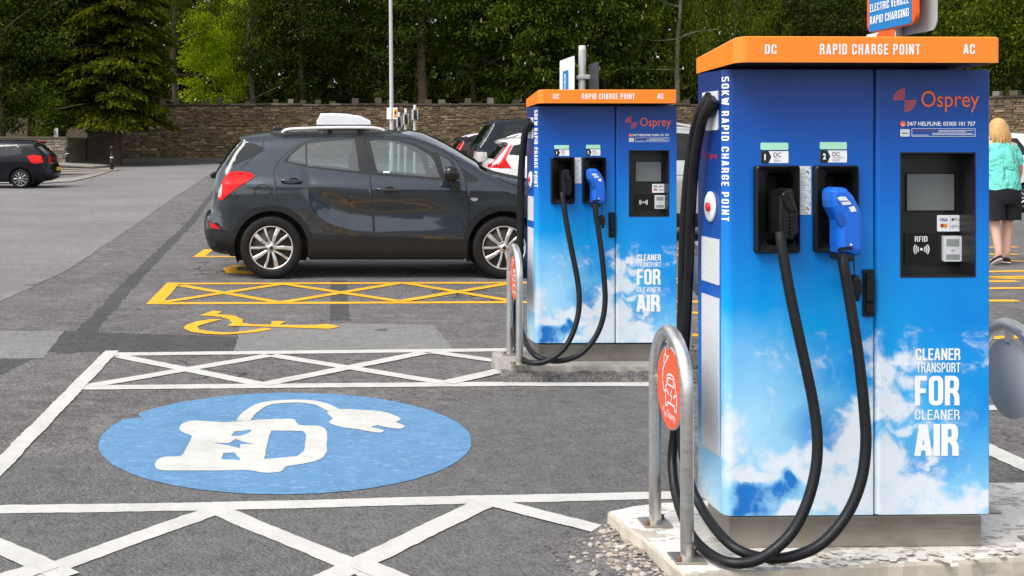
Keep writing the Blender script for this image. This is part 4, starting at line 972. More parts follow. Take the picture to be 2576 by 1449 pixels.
for k in range(5):
    y = 660 + k * 26; plug([(316, y), (362, y - 2), (363, y + 9), (316, y + 11)], -.0985, -.09, M['gloss_black'], 'grip_rib', cA, .001)
plug([(256, 640), (286, 640), (302, 690), (306, 800), (290, 828), (264, 820)], -.094, -.03, M['gloss_black'], 'plug_spine', cA, .006)
pb = plug([(606, 478), (622, 458), (650, 446), (690, 446), (726, 452), (752, 480), (782, 512), (812, 570), (836, 625), (846, 700), (852, 800), (852, 900), (845, 935), (830, 952), (790, 955), (720, 938), (668, 935), (662, 860), (664, 760), (660, 690), (644, 655), (612, 595), (604, 540)], -.105, -.02, M['connector_blue'], 'plug', cB, .017)
plug([(684, 528), (704, 518), (745, 518), (792, 572), (780, 578), (728, 582)], -.1065, -.09, M['white_plastic'], 'plug_label', cB, .0005)
plug([(694, 549), (770, 546), (773, 551), (700, 555)], -.1085, -.1, M['connector_blue'], 'plug_button', cB, .0008)
plug([(770, 598), (812, 588), (830, 628), (790, 634)], -.1065, -.09, M['white_plastic'], 'plug_label', cB, .0005)
plug([(694, 640), (720, 636), (752, 690), (752, 735), (700, 735), (690, 690)], -.1058, -.09, plain('blue_recess_shade', (.005, .075, .38, 1), .5), 'plug_recess_shade', cB, .0005)  # darker blue plate paints the shading of the grip hole
plug([(664, 940), (785, 958), (785, 996), (770, 1002), (690, 1000), (668, 985)], -.105, -.045, M['black_plastic'], 'cable_gland', cB, .004)
plug([(700, 930), (712, 900), (770, 892), (800, 905), (800, 914), (730, 915), (722, 940)], -.1075, -.09, M['black_plastic'], 'plug_trigger', cB, .001)
q = PL(*Zp(797, 885), -.106); MB().lathe([(0, .003), (.0045, .003), (.005, 0)], lambda a, b, h: (q.x + a, q.y - h, q.z + b), 12).obj('plug_screw', M['steel'], cB)
L = [PL(*Zp(815, 955), -.07), PL(*Zp(818, 1030), -.07), PL(*Zp(822, 1110), -.072)]; MB().tube(L, .002, 6).obj('cap_strap', M['rubber'], cB)
plug([(808, 1110), (832, 1108), (836, 1125), (852, 1140), (860, 1180), (858, 1240), (846, 1262), (844, 1290), (836, 1306), (824, 1304), (818, 1262), (800, 1245), (790, 1215), (775, 1210), (775, 1180), (788, 1176), (786, 1140), (800, 1126)], -.092, -.05, M['rubber'], 'dust_cap', cB, .005)
# outlet glands
for cobj, (a, b) in ((cA, ((1800, 250, 3.875), (1778, 288, 3.905))), (cB, ((1792, 244, 3.915), (1765, 283, 3.955)))):
    p0, p1 = loc(P(*a)), loc(P(*b)); MB().tube([p0, p0.lerp(p1, .3), p0.lerp(p1, .8), p1], [.026, .027, .024, .020], 14).obj('cable_gland', M['black_plastic'], cobj)
ch2 = copy_tree(ch); ch2.location = O + OFF; ch2['label'] = 'further blue charging cabinet on the bare grey island, hiding the nose of the dark car'
for o in list(ch2.children):
    if o.name.startswith('payment_recess'):
        for k in list(o.children):
            if k.data is rfid.data: bpy.data.objects.remove(k)

# ================================================================ STEEL HOOPS
def hoop(loc_, face, label, group='steel hoop guards beside the chargers'):
    h = empty('hoop_guard', loc_, 0, label, 'hoop guard', group)
    r, hw, zt = .0215, .178, .714; path = [(0, -hw, 0), (0, -hw, .2), (0, -hw, .40), (0, -hw, zt - hw)]
    path += [(0, -hw * math.cos(R(a)), zt - hw + hw * math.sin(R(a))) for a in range(12, 180, 12)] + [(0, hw, zt - hw), (0, hw, .4), (0, hw, .2), (0, hw, 0)]
    MB().tube(path, r, 18).obj('hoop', M['steel'], h)
    for s in (-1, 1):
        MB().rbox(-.05, .05, s * hw - .05, s * hw + .05, .0005, .009, .002).obj('foot_plate', M['steel_base'], h)
        bm = MB()
        for a, b in ((-.036, -.036), (.036, .036)): bm.lathe([(0, .022), (.007, .022), (.008, .009)], lambda x, y, q: (a + x, s * hw + b + y, q), 8)
        bm.obj('foot_bolts', M['rust'], h)['kind'] = 'stuff'
    zc = .522; rd = .141
    for s in (-1, 1): MB().box(-.006, .006, min(s * (hw - .01), s * (rd - .012)), max(s * (hw - .01), s * (rd - .012)), zc - .012, zc + .012).obj('bracket', M['steel'], h)
    MB().box(-.008, .008, -.014, .014, zc + rd - .012, zt - .015).obj('bracket', M['steel'], h)
    sg = face
    d = MB().lathe([(0, -.003), (rd, -.003), (rd, .003), (0, .003)], lambda a, b, q: (q, a, zc + b), 48).obj('sign_disc', M['sign_grey'], h)
    fn = lambda u, w_: (sg * .0048, sg * u, zc + w_)
    n = 48; mk('disc_face', [(sg * .0038, rd * .985 * math.cos(6.2832 * k / n), zc + rd * .985 * math.sin(6.2832 * k / n)) for k in range(n)], [tuple(range(n))], M['disc_orange'], d)
    ic = MB()
    def stroke(pts, w_, closed=False):
        pts = [Vector(q) for q in pts]; m = len(pts)
        for i in range(m if closed else m - 1):
            a, b = pts[i], pts[(i + 1) % m]; t = (b - a).normalized(); e = t * w_ * .45; nn = Vector((-t.y, t.x)) * w_ / 2
            ic.add([fn(*(a - e + nn)), fn(*(b + e + nn)), fn(*(b + e - nn)), fn(*(a - e - nn))], [(0, 1, 2, 3)])
    # drawn in disc radii, u to the right of the reader
    K = rd; T = lambda L_: [(a * K, b * K) for a, b in L_]; sw = .045 * K
    stroke(T([(-.12, .28), (.02, .34), (.32, .34), (.44, .26), (.50, .04), (.60, -.02), (.60, -.34), (.60, -.46), (.46, -.46), (.44, -.36), (-.10, -.36), (-.12, -.46), (-.26, -.46), (-.26, -.02), (-.18, .04)]), sw, True)
    stroke(T([(-.06, .20), (.02, .25), (.32, .25), (.38, .08), (-.10, .08)]), sw * .8, True)
    stroke(T([(-.26, -.16), (-.42, -.10), (-.50, .10), (-.48, .36), (-.36, .50), (-.30, .56)]), sw)
    stroke(T([(-.38, .52), (-.26, .58), (-.16, .66), (-.20, .74), (-.30, .78), (-.38, .70), (-.40, .60)]), sw, True)
    stroke(T([(-.30, .78), (-.26, .88)]), sw); stroke(T([(-.16, .68), (-.04, .76)]), sw)
    stroke(T([(.20, -.02), (.12, -.16), (.24, -.16), (.16, -.30)]), sw * .7)
    stroke(T([(-.16, -.08), (-.04, -.16)]), sw * 1.1); stroke(T([(.50, -.08), (.38, -.16)]), sw * 1.1)
    ic.obj('pictogram', M['white_print'], d)
    fanlogo(-.36 * K, -.64 * K, .15 * K, fn, M['white_print'], d); text(d, 'Osprey', -.16 * K, .50 * K, -.78 * K, -.54 * K, fn, M['white_print'], 0)
    return h
h1 = hoop((1.201, 3.93, .10), -1, 'steel hoop with orange disc at the left of the near charger')
def hcopy(src, l, label, rz=0): c = copy_tree(src); c.location = l; c.rotation_euler = (0, 0, rz); c['label'] = label; return c
# children local faces: -X carries the print; fn uses sg*u so it reads from -X
hcopy(h1, (1.245, 7.305, .10), 'steel hoop with orange disc at the left of the further charger')
hcopy(h1, (2.452, 4.09, .10), 'steel hoop with blank grey disc at the right edge, behind the near charger', math.pi)
hcopy(h1, (2.452 + OFF.x, 4.09 + OFF.y, .10), 'steel hoop with blank grey disc between the two chargers', math.pi)

# ================================================================ CARS
def smooth_poly(pts, n=4):
    return [(q.x, q.y) for q in crom([(a, b, 0) for a, b in pts], n, True)]
class CarBody:
    def __init__(s, outline, wtab, wheels, rw, ra, zs, step=.05, bulge=None, groove=None):
        P0 = [(a, b, 0) for a, b, *_ in outline]
        s.out = []; s.r = []; s.tag = []
        k = 5; C_ = crom(P0, k); tags = []
        cur = None
        for i, o in enumerate(outline):
            if len(o) > 3 and o[3]: cur = o[3]
            tags.append(cur)
        for j, q in enumerate(C_):
            i = min(j // k, len(outline) - 1); t = (j % k) / k; i2 = min(i + 1, len(outline) - 1)
            s.out.append((q.x, q.y)); s.r.append(outline[i][2] * (1 - t) + outline[i2][2] * t); s.tag.append(tags[i])
        s.O = np.array(s.out); s.R_ = np.array(s.r); s.w = wtab; s.wheels = wheels; s.rw = rw; s.ra = ra; s.zs = zs; s.step = step
        s.bulge = bulge or {}; s.x0, s.x1 = s.O[:, 0].min(), s.O[:, 0].max(); s.groove = groove
        bot = [];  xf = s.out[-1][0]; xr = s.out[0][0]
        for xw in sorted(wheels, reverse=True):
            a0 = math.asin(max(-1, min(1, (zs - rw) / ra))); n = 22
            bot += [(xw + ra * math.cos(a0 + (math.pi - 2 * a0) * t / n), rw + ra * math.sin(a0 + (math.pi - 2 * a0) * t / n)) for t in range(n + 1)]
        s.bot = bot; s.domain = s.out + bot
    def width(s, x, z):
        w = np.interp(z, [a for a, b in s.w], [b for a, b in s.w]); xn = (x - (s.x0 + s.x1) / 2) / ((s.x1 - s.x0) / 2)
        return w * (1 - .07 * np.abs(xn) ** 3)
    def h(s, x, z):
        x = np.asarray(x, float); z = np.asarray(z, float); d = np.full(x.shape, 9.); r = np.full(x.shape, .1)
        A = s.O[:-1]; B = s.O[1:]
        for a, b, ra, rb in zip(A, B, s.R_[:-1], s.R_[1:]):
            ex, ez = b - a; L = ex * ex + ez * ez
            if L < 1e-12: continue
            t = np.clip(((x - a[0]) * ex + (z - a[1]) * ez) / L, 0, 1); dd = np.hypot(x - a[0] - t * ex, z - a[1] - t * ez)
            k = dd < d; d = np.where(k, dd, d); r = np.where(k, ra + (rb - ra) * t, r)
        w = s.width(x, z); q = np.clip(d / r, 0, 1)
        y = w - r * (1 - np.sqrt(np.clip(1 - (1 - q) ** 2, 0, 1))) * .95
        if s.groove is not None: y = y + s.groove(x, z) * np.clip(d / .15, 0, 1)
        return y
    def normals(s, x, z, sg):
        e = .006; hx = (s.h(x + e, z) - s.h(x - e, z)) / (2 * e); hz = (s.h(x, z + e) - s.h(x, z - e)) / (2 * e)
        n = np.stack([-hx, np.full(hx.shape, float(sg)), -hz], 1); return n / np.linalg.norm(n, axis=1)[:, None]
    def build(s, parent, regions, mats, body_mat):
        polys = [s.domain] + [[tuple(q) for q in r['poly']] for r in regions]
        pts = []
        for x in np.arange(s.x0, s.x1, s.step):
            for z in np.arange(.15, s.O[:, 1].max(), s.step): pts.append((x, z))
        T = np.gradient(s.O, axis=0); Nn = np.stack([T[:, 1], -T[:, 0]], 1); Nn /= np.linalg.norm(Nn, axis=1)[:, None] + 1e-9
        for d in (.004, .012, .025, .045, .075, .12): pts += [tuple(q) for q in s.O + Nn * d]
        pts = np.array(pts); k = inpoly(pts[:, 0], pts[:, 1], s.domain)
        v, f = cdt(polys, pts[k]); c = v[f].mean(1); ok = inpoly(c[:, 0], c[:, 1], s.domain)
        owner = np.full(len(f), -1)
        for i, r in enumerate(regions): owner[inpoly(c[:, 0], c[:, 1], [tuple(q) for q in r['poly']])] = i
        hh = s.h(v[:, 0], v[:, 1]); made = {}
        for i in range(-1, len(regions)):
            sel = f[ok & (owner == i)]
            if not len(sel): continue
            r = regions[i] if i >= 0 else dict(name='body', mat=body_mat, lift=0)
            used = np.unique(sel); mp = {int(u): j for j, u in enumerate(used)}
            for sg in (-1, 1):
                V = [(v[u, 0], sg * (hh[u] + r.get('lift', 0)), v[u, 1]) for u in used]
                Fc = [tuple(mp[int(q)] for q in (t if sg < 0 else t[::-1])) for t in sel]
                nr = s.normals(v[used, 0], v[used, 1], sg)
                if True: s._mk(r, V, Fc, nr, parent, mats)
                elif 0: pass
                else:
                    if r['name'] in ('door', 'window', 'tail_lamp', 'headlamp', 'quarter_window', 'reflector', 'fuel_flap'):
                        for VV, FF_, NN in (keep, (V, Fc, nr)): s._mk(r, VV, FF_, NN, parent, mats)
                    else:
                        n = len(keep[0]); s._mk(r, keep[0] + V, keep[1] + [tuple(q + n for q in t) for t in Fc], np.concatenate([keep[2], nr]), parent, mats)
    def _mk(s, r, V, Fc, N, parent, mats):
        me = mesh(r['name'], V, Fc, r['mat'], True); me.normals_split_custom_set_from_vertices([tuple(q) for q in N])
        return link(r['name'], me, parent, r.get('label'))
    def cap(s, parent, mats, lamps=(), nt_=11):
        """the skin over the top and round both ends, between the two sides"""
        e = s.h(s.O[:, 0], s.O[:, 1]) ; T = np.gradient(s.O, axis=0); Nn = np.stack([-T[:, 1], T[:, 0]], 1); Nn /= np.linalg.norm(Nn, axis=1)[:, None] + 1e-9
        b = np.array([s.bulge.get(t, .03) for t in s.tag]); kk = np.ones(7) / 7; b = np.convolve(np.pad(b, 3, 'edge'), kk, 'valid')
        ts = np.linspace(-1, 1, nt_); V = []
        for i in range(len(s.O)):
            for t in ts: g = b[i] * (1 - t * t); V.append((s.O[i, 0] + Nn[i, 0] * g, t * e[i], s.O[i, 1] + Nn[i, 1] * g))
        groups = {}; run = 0
        for i in range(len(s.O) - 1):
            if i and s.tag[i] != s.tag[i - 1]: run += 1
            for k in range(nt_ - 1):
                tt = (ts[k] + ts[k + 1]) / 2; t = abs(tt); nm = (s.tag[i], run); z = (s.O[i, 1] + s.O[i + 1, 1]) / 2; x = s.O[i, 0]
                for (xa, xb, z0, z1, t0, t1, lname) in lamps:
                    if xa <= x <= xb and z0 <= z <= z1 and t0 <= t <= t1: nm = (lname, 99 + (tt > 0) if t0 > .3 else 98)
                groups.setdefault(nm, []).append((i * nt_ + k, i * nt_ + k + 1, (i + 1) * nt_ + k + 1, (i + 1) * nt_ + k))
        for (nm, _), Fc in groups.items():
            used = sorted({q for t in Fc for q in t}); mp = {u: j for j, u in enumerate(used)}
            mk(nm, [V[u] for u in used], [tuple(mp[q] for q in t)[::-1] for t in Fc], mats[nm], parent, True)
    def ribbon(s, parent, lines, w=.006, lift=.0016, name='panel_gap', mat=None):
        mb = MB()
        for ln in lines:
            pts = [(q.x, q.y) for q in crom([(a, b, 0) for a, b in ln], 6)]
            P_ = np.array(pts); T = np.gradient(P_, axis=0); T /= np.linalg.norm(T, axis=1)[:, None] + 1e-9; N = np.stack([-T[:, 1], T[:, 0]], 1) * w / 2
            a, b = P_ + N, P_ - N; ha, hb = s.h(a[:, 0], a[:, 1]) + lift, s.h(b[:, 0], b[:, 1]) + lift; n = len(P_)
            for sg in (-1, 1):
                mb.add([(a[i, 0], sg * ha[i], a[i, 1]) for i in range(n)] + [(b[i, 0], sg * hb[i], b[i, 1]) for i in range(n)], [(i, i + 1, n + i + 1, n + i) for i in range(n - 1)])
        return tag(mb.obj(name, mat or M['seam'], parent), kind='stuff')
def wheel(parent, x, y, sg, rw, rr_, spokes, mat, width=.21, twin=True):
    hub = MB(); Y = lambda a, b, h: (x + a, y + sg * h, rw + b)
    hub.lathe([(0, -.03), (rr_ * .92, -.03), (rr_ * .95, -.12)], Y, 28)
    hub.lathe([(0, -.045), (.13, -.045), (.13, -.03)], Y, 24)
    w = hub.obj('wheel', M['hub_dark'], parent)
    t = width
    MB().lathe([(rr_ * 1.0, -t + .01), (rr_ * 1.06, -t), (rw * .95, -t + .005), (rw * .995, -t + .03), (rw, -t * .5), (rw * .995, -.03), (rw * .955, -.006), (rw * .90, .002), (rr_ * 1.12, .004), (rr_ * 1.03, -.006), (rr_ * 1.0, -.02)], Y, 48).obj('tyre', M['tyre'], w)
    m = MB(); m.lathe([(rr_ * .955, -.10), (rr_ * .945, -.03), (rr_ * .96, -.012), (rr_ * 1.0, -.006), (rr_ * 1.03, -.010), (rr_ * 1.03, -.03)], Y, 56)
    for k in range(spokes):
        for j in ((-1, 1) if twin else (0,)):
            a0 = 2 * math.pi * k / spokes + R(12); ai = a0 + j * R(13 if twin else 0); ao = a0 + j * R(20 if twin else 0) + R(5)
            ri, ro = .045, rr_ * .965; wi, wo = .030, .050 if twin else .06
            if j == 1: wo = .030; wi = .022
            pi = Vector((ri * math.cos(ai), ri * math.sin(ai))); po = Vector((ro * math.cos(ao), ro * math.sin(ao))); d = (po - pi).normalized(); nn = Vector((-d.y, d.x))
            mid = pi.lerp(po, .5) + nn * .006
            q = [(pi, wi, -.012), (mid, (wi + wo) / 2, -.004), (po, wo, -.012)]; V = []
            for c_, ww, h in q: V += [Y(*(c_ + nn * ww / 2), h - .006), Y(*(c_ + nn * ww * .3), h), Y(*(c_ - nn * ww * .3), h), Y(*(c_ - nn * ww / 2), h - .006), Y(*(c_ - nn * ww / 2), h - .04), Y(*(c_ + nn * ww / 2), h - .04)]
            m.add(V, [(a * 6 + b, a * 6 + (b + 1) % 6, a * 6 + 6 + (b + 1) % 6, a * 6 + 6 + b) for a in range(2) for b in range(6)], False)
    m.lathe([(.068, -.04), (.068, -.016), (.060, -.012), (.034, -.012), (.032, -.008), (0, -.007)], Y, 20)
    m.obj('rim', mat, w)
    b = MB()
    for k in range(5):
        a = 2 * math.pi * k / 5 + R(48); bx, bz = .056 * math.cos(a), .056 * math.sin(a)
        b.lathe([(0, -.006), (.010, -.006), (.011, -.014)], lambda p, q, h: Y(bx + p, bz + q, h), 8)
    b.lathe([(0, -.005), (.020, -.0055), (.022, -.009)], Y, 12)
    b.obj('wheel_nuts', M['gloss_black'], w)['kind'] = 'stuff'
    return w
def cabin(parent, xs_, zf, zb, w, roof):
    MB().box(xs_[0] - .25, xs_[-1] + 1.0, -w, w, zf - .1, zf).obj('cabin_floor', M['seat'], parent)
    mb = None
    for x in xs_:
        for y in (-.36, .36):
            mb = MB(); mb.rbox(x, x + .5, y - .24, y + .24, zf + .02, zf + .32, .06)
            q = []
            mb.prism([(x - .28, zb + .02), (x - .16, zb + .04), (x + .10, zf + .25), (x - .04, zf + .2)], lambda a, b, d: (a, y + d, b), -.22, .22)
            mb.rbox(x - .34, x - .22, y - .12, y + .12, zb + .07, zb + .27, .045)
            mb.tube([(x - .25, y - .05, zb), (x - .27, y - .05, zb + .1)], .008, 6); mb.tube([(x - .25, y + .05, zb), (x - .27, y + .05, zb + .1)], .008, 6)
            mb.obj('seat', M['seat'], parent)
    xd = xs_[-1] + .85
    MB().rbox(xd, xd + .45, -w, w, zf + .25, zb + .02, .06).obj('dashboard', M['seat'], parent)
    cc = Vector((xd - .12, -.36, zb - .02)); MB().tube([cc + Vector((.07 * math.sin(R(a)), .18 * math.cos(R(a)), .17 * math.sin(R(a)))) for a in range(0, 360, 20)], .013, 6, True).obj('steering_wheel', M['seat'], parent)
def underside(parent, b, wh, y):
    mb = MB(); x0, x1 = b.x0 + .25, b.x1 - .3
    mb.rbox(wh[0] + b.ra, wh[1] - b.ra, -y, y, .20, .42, .03); mb.rbox(x0, wh[1] + b.ra + .3, -.56, .56, .22, .55, .03)
    mb.tube([(wh[0], -.62, b.rw), (wh[0], .62, b.rw)], .05, 8); mb.tube([(wh[1], -.62, b.rw), (wh[1], .62, b.rw)], .04, 8)
    mb.obj('underbody', M['hub_dark'], parent)
    for xw in wh:
        for s in (-1, 1):
            m2 = MB(); V = []; n = 18; r = b.ra + .004
            for k in range(n + 1):
                a = R(-25 + 230 * k / n); V += [(xw + r * math.cos(a), s * (y + .10), b.rw + r * math.sin(a)), (xw + r * math.cos(a), s * .5, b.rw + r * math.sin(a))]
            m2.add(V, [(2 * k, 2 * k + 1, 2 * k + 3, 2 * k + 2) for k in range(n)])
            m2.add([(xw + r * math.cos(R(-25 + 230 * k / n)), s * .5, b.rw + r * math.sin(R(-25 + 230 * k / n))) for k in range(n + 1)], [tuple(range(n + 1))])
            m2.obj('wheel_arch_liner', M['hub_dark'], parent)

# ---- the dark grey crossover
MX, MY = -.513, 13.50
def MO(u, v): p_ = P(483 + u * .34442, 241.5 + v * .34442, 13.02); return (p_.x - MX, p_.z)
def MS(u, v): p_ = P(483 + u * .34442, 241.5 + v * .34442, 12.625); return (p_.x - MX, p_.z)
car = empty('parked_car', (MX, MY, 0), 0, 'dark blue-grey compact crossover seen side-on across the yellow bay', 'car', 'parked cars')
ol = [(335, 1140, .12, 'bumper'), (170, 1118, .20), (125, 1050, .24), (110, 960, .26), (116, 880, .26, 'tailgate'), (148, 845, .22), (168, 760, .2), (176, 640, .2), (190, 560, .18), (235, 497, .12, 'rear_window'), (300, 402, .08), (362, 326, .06, 'roof'), (354, 303, .06), (440, 288, .1), (520, 279, .12), (640, 266, .13), (800, 257, .14), (1000, 252, .14), (1200, 252, .14), (1380, 257, .14), (1500, 267, .12), (1600, 287, .09, 'windscreen'), (1750, 348, .07), (1900, 422, .07), (2050, 506, .08), (2135, 556, .10, 'bonnet'), (2300, 596, .16), (2500, 640, .2), (2700, 700, .25), (2830, 770, .3, 'bumper'), (2920, 860, .36), (2950, 960, .38), (2940, 1080, .36), (2880, 1150, .3), (2720, 1178, .2)]
OL = [(*MO(a, b), *r) for a, b, *r in ol]
blade = np.array([MS(*q) for q in [(840, 760), (860, 800), (900, 850), (1000, 910), (1150, 955), (1330, 975)]])
def mgroove(x, z):
    zc = np.interp(x, blade[:, 0], blade[:, 1], left=.9, right=blade[-1, 1]); k = np.clip((x - .30) / .35, 0, 1) * np.clip((2.15 - x) / .5, 0, 1)
    g = -.038 * np.exp(-((z - (zc + .17)) / .13) ** 2) * k
    return g + .012 * np.exp(-((z - zc + .03) / .05) ** 2) * k + .016 * np.exp(-((z - 1.03 + .02 * x) / .05) ** 2) * np.clip((x + .5) / .4, 0, 1)
mb_ = CarBody(OL, [(.15, .79), (.30, .845), (.45, .865), (.62, .872), (.80, .885), (.95, .888), (1.04, .872), (1.12, .835), (1.3, .765), (1.45, .695), (1.58, .62), (1.7, .56)], (0, 2.555), .345, .405, MS(1000, 1182)[1], .045,
    {'roof': .035, 'windscreen': .10, 'rear_window': .06, 'tailgate': .05, 'bumper': .07, 'bonnet': .05}, mgroove)
pm = M['paint_grey']
S_ = lambda L_: [MS(*q) for q in L_]
rear_door = [(850, 325), (740, 378), (655, 452), (606, 525), (597, 590), (620, 700), (652, 805), (720, 822), (780, 865), (840, 950), (872, 1010), (875, 1122), (1325, 1128), (1331, 1050), (1318, 800), (1300, 572), (1262, 291), (1240, 284), (1000, 302)]
front_door = [(1242, 284), (1264, 291), (1302, 572), (1320, 800), (1333, 1050), (1327, 1128), (1960, 1140), (1990, 1050), (2020, 920), (2016, 760), (1998, 620), (1965, 505), (1900, 432), (1800, 372), (1650, 318), (1450, 292)]
def ring(c, r, n=40): return [(c[0] + r * math.cos(6.2832 * k / n), c[1] + r * math.sin(6.2832 * k / n)) for k in range(n)]
def MSr(u, v, r): c = MS(u, v); return ring(c, r)
regs = [dict(name='arch_trim', mat=M['cladding'], poly=ring((0, .345), .466), lift=.012), dict(name='arch_trim', mat=M['cladding'], poly=ring((2.555, .345), .466), lift=.012),
    dict(name='door', mat=pm, poly=S_(rear_door), lift=.0, label='dark grey rear side door'), dict(name='door', mat=pm, poly=S_(front_door), lift=.0, label='dark grey front side door'),
    dict(name='lower_trim', mat=M['cladding'], poly=S_([(90, 984), (300, 990), (352, 955), (352, 1170), (90, 1170)]), lift=.004), dict(name='lower_trim', mat=M['cladding'], poly=S_([(866, 1012), (1330, 1031), (1990, 1056), (2040, 1060), (2040, 1215), (800, 1215), (850, 1100)]), lift=.006),
    dict(name='lower_trim', mat=M['cladding'], poly=S_([(2620, 1050), (2980, 1060), (2980, 1200), (2600, 1200)]), lift=.004),
    dict(name='roof_edge', mat=M['cladding'], poly=S_([(560, 268), (640, 235), (1000, 215), (1400, 215), (1530, 262), (1420, 270), (1240, 276), (1000, 284), (800, 298), (640, 300)])),
    dict(name='window_trim', mat=M['cladding'], poly=S_([(660, 480), (700, 432), (770, 372), (840, 338), (960, 320), (1192, 300), (1240, 286), (1262, 292), (1301, 578), (1150, 560), (840, 526)])),
    dict(name='window_trim', mat=M['cladding'], poly=S_([(1262, 292), (1300, 306), (1500, 306), (1640, 345), (1775, 415), (1800, 412), (1895, 462), (1945, 530), (1968, 612), (1830, 618), (1301, 578)])),
    dict(name='window_trim', mat=M['cladding'], poly=S_([(1972, 515), (2000, 540), (2095, 606), (2094, 626), (2000, 632)])),
    dict(name='quarter_window', mat=M['glass'], poly=S_([(694, 476), (722, 432), (806, 362), (826, 352), (830, 503)])), dict(name='window', mat=M['glass'], poly=S_([(838, 348), (960, 330), (1194, 311), (1203, 380), (1222, 552), (842, 510)])),
    dict(name='window', mat=M['glass'], poly=S_([(1306, 328), (1345, 318), (1500, 324), (1640, 368), (1755, 438), (1785, 500), (1812, 598), (1358, 560)])), dict(name='quarter_window', mat=M['glass'], poly=S_([(1818, 432), (1880, 466), (1925, 530), (1946, 606), (1850, 602)])),
    dict(name='tail_lamp', mat=M['tail_red'], poly=S_(smooth_poly([(182, 748), (192, 690), (225, 610), (262, 560), (335, 550), (425, 563), (452, 585), (425, 612), (345, 658), (258, 728), (215, 760)], 3)), lift=.010),
    dict(name='lamp_lens', mat=M['tail_clear'], poly=S_([(183, 745), (190, 690), (214, 640), (217, 690), (207, 742)]), lift=.011),
    dict(name='reflector', mat=M['tail_red'], poly=S_([(120, 926), (170, 946), (196, 968), (192, 976), (126, 964)]), lift=.006),
    dict(name='rear_side_glass', mat=M['glass_dark'], poly=S_([(362, 334), (430, 342), (520, 376), (516, 400), (470, 432), (380, 474), (300, 508), (258, 524), (236, 498), (290, 410)])),
    dict(name='fuel_flap', mat=pm, poly=MSr(518, 703, .086), lift=.001),
    dict(name='headlamp', mat=M['tail_clear'], poly=S_([(2600, 720), (2760, 760), (2880, 850), (2860, 880), (2700, 830), (2600, 770)]), lift=.006),
    dict(name='side_repeater', mat=M['tail_clear'], poly=S_([(2030, 746), (2050, 742), (2090, 746), (2082, 762), (2062, 768), (2042, 764)]), lift=.006)]
mb_.build(car, regs, None, pm)
mb_.cap(car, {'bumper': M['cladding'], 'tailgate': pm, 'rear_window': M['glass_dark'], 'roof': pm, 'windscreen': M['glass'], 'bonnet': pm})
mb_.ribbon(car, [S_(rear_door[:7]), S_([(872, 1010), (875, 1122), (1100, 1126), (1325, 1128)]), S_([(1240, 284), (1262, 291), (1300, 572), (1318, 800), (1331, 1050), (1326, 1128)]), S_([(1327, 1128), (1960, 1140), (1990, 1050), (2020, 920), (2016, 760), (1998, 620)]), S_([(850, 325), (1000, 302), (1240, 284), (1450, 292), (1650, 318), (1800, 372), (1900, 432), (1965, 505), (1998, 620)]),
    S_([(522, 282), (512, 330), (505, 372), (440, 450), (350, 530)]), S_([(300, 698), (345, 755), (395, 812)]), S_([(2250, 590), (2280, 620), (2400, 660), (2600, 700)]), S_([(108, 884), (150, 862)]), S_([(110, 984), (300, 990), (350, 940)]), S_([(2040, 600), (2075, 560)]),
    [MSr(518, 703, .087)[k] for k in range(0, 40, 2)] + [MSr(518, 703, .087)[0]], S_([(866, 1012), (1330, 1031), (1990, 1056)]), S_([(560, 272), (640, 300), (800, 298), (1000, 284), (1240, 277), (1420, 270), (1530, 262)])], .0075)
0 and mb_.ribbon(car, [S_([(506, 372), (528, 386), (515, 410), (440, 455), (330, 505), (262, 528)])], .055, .002, 'tailgate_glass_edge', M['glass_dark'])
for (a, b, c_, d) in ((655, 800, 604, 636), (1350, 1500, 668, 700)):
    p0, p1 = MS(a, d), MS(b, c_); hy = float(mb_.h(np.array([(p0[0] + p1[0]) / 2]), np.array([(p0[1] + p1[1]) / 2]))[0])
    for s in (-1, 1):
        zc = (p0[1] + p1[1]) / 2; xc = (p0[0] + p1[0]) / 2
        hd = MB().tube(crom([(p0[0], s * (hy + .006), zc + .006), (p0[0] + .02, s * (hy + .030), zc + .005), (xc, s * (hy + .038), zc), (p1[0] - .02, s * (hy + .030), zc - .004), (p1[0], s * (hy + .006), zc - .006)], 4), .0135, 8).obj('door_handle', pm, car)
        cu = MB().lathe([(0, .002), (.055, .002), (.062, .0005)], lambda p_, q, h_: (xc + .02 + p_, s * (hy + .001 + h_), zc + q * .62), 20).obj('handle_cup_shade', M['seam'], hd)  # black disc on the door stands in for shade in the handle cup
for s in (-1, 1):
    pc = MS(1876, 566); mb2 = MB()
    mb2.rbox(pc[0] - .075, pc[0] + .095, s * 1.0 - .11, s * 1.0 + .11, pc[1] - .08, pc[1] + .085, .072, 5); mr = mb2.obj('door_mirror', M['gloss_black'], car); mr.data.polygons.foreach_set('use_smooth', [True] * len(mr.data.polygons))
    q = MS(1915, 655); MB().prism([(q[0] - .05, q[1] + .06), (q[0] + .05, q[1] + .05), (q[0] + .055, q[1] - .06), (q[0] - .03, q[1] - .055)], lambda a, b, d: (a, s * d, b), .84, 1.0).obj('mirror_foot', M['cladding'], mr)
    rl = [MO(*w_) for w_ in [(660, 268), (700, 246), (820, 238), (1000, 232), (1200, 231), (1340, 236), (1400, 252)]]
    MB().tube(crom([(a, s * .60, b - .002) for a, b in rl], 5), .019, 8).obj('roof_rail', M['rail'], car)
    for fx in (0, 1):
        for xw in (0, 2.555):
            if fx == 0: wheel(car, xw, s * .868, s, .345, .235, 5, M['alloy'])
p0 = MO(598, 240); MB().tube([(p0[0], 0, p0[1] + .04), (p0[0] - .20, 0, p0[1] + .24)], .005, 6).obj('aerial', M['black_plastic'], car)
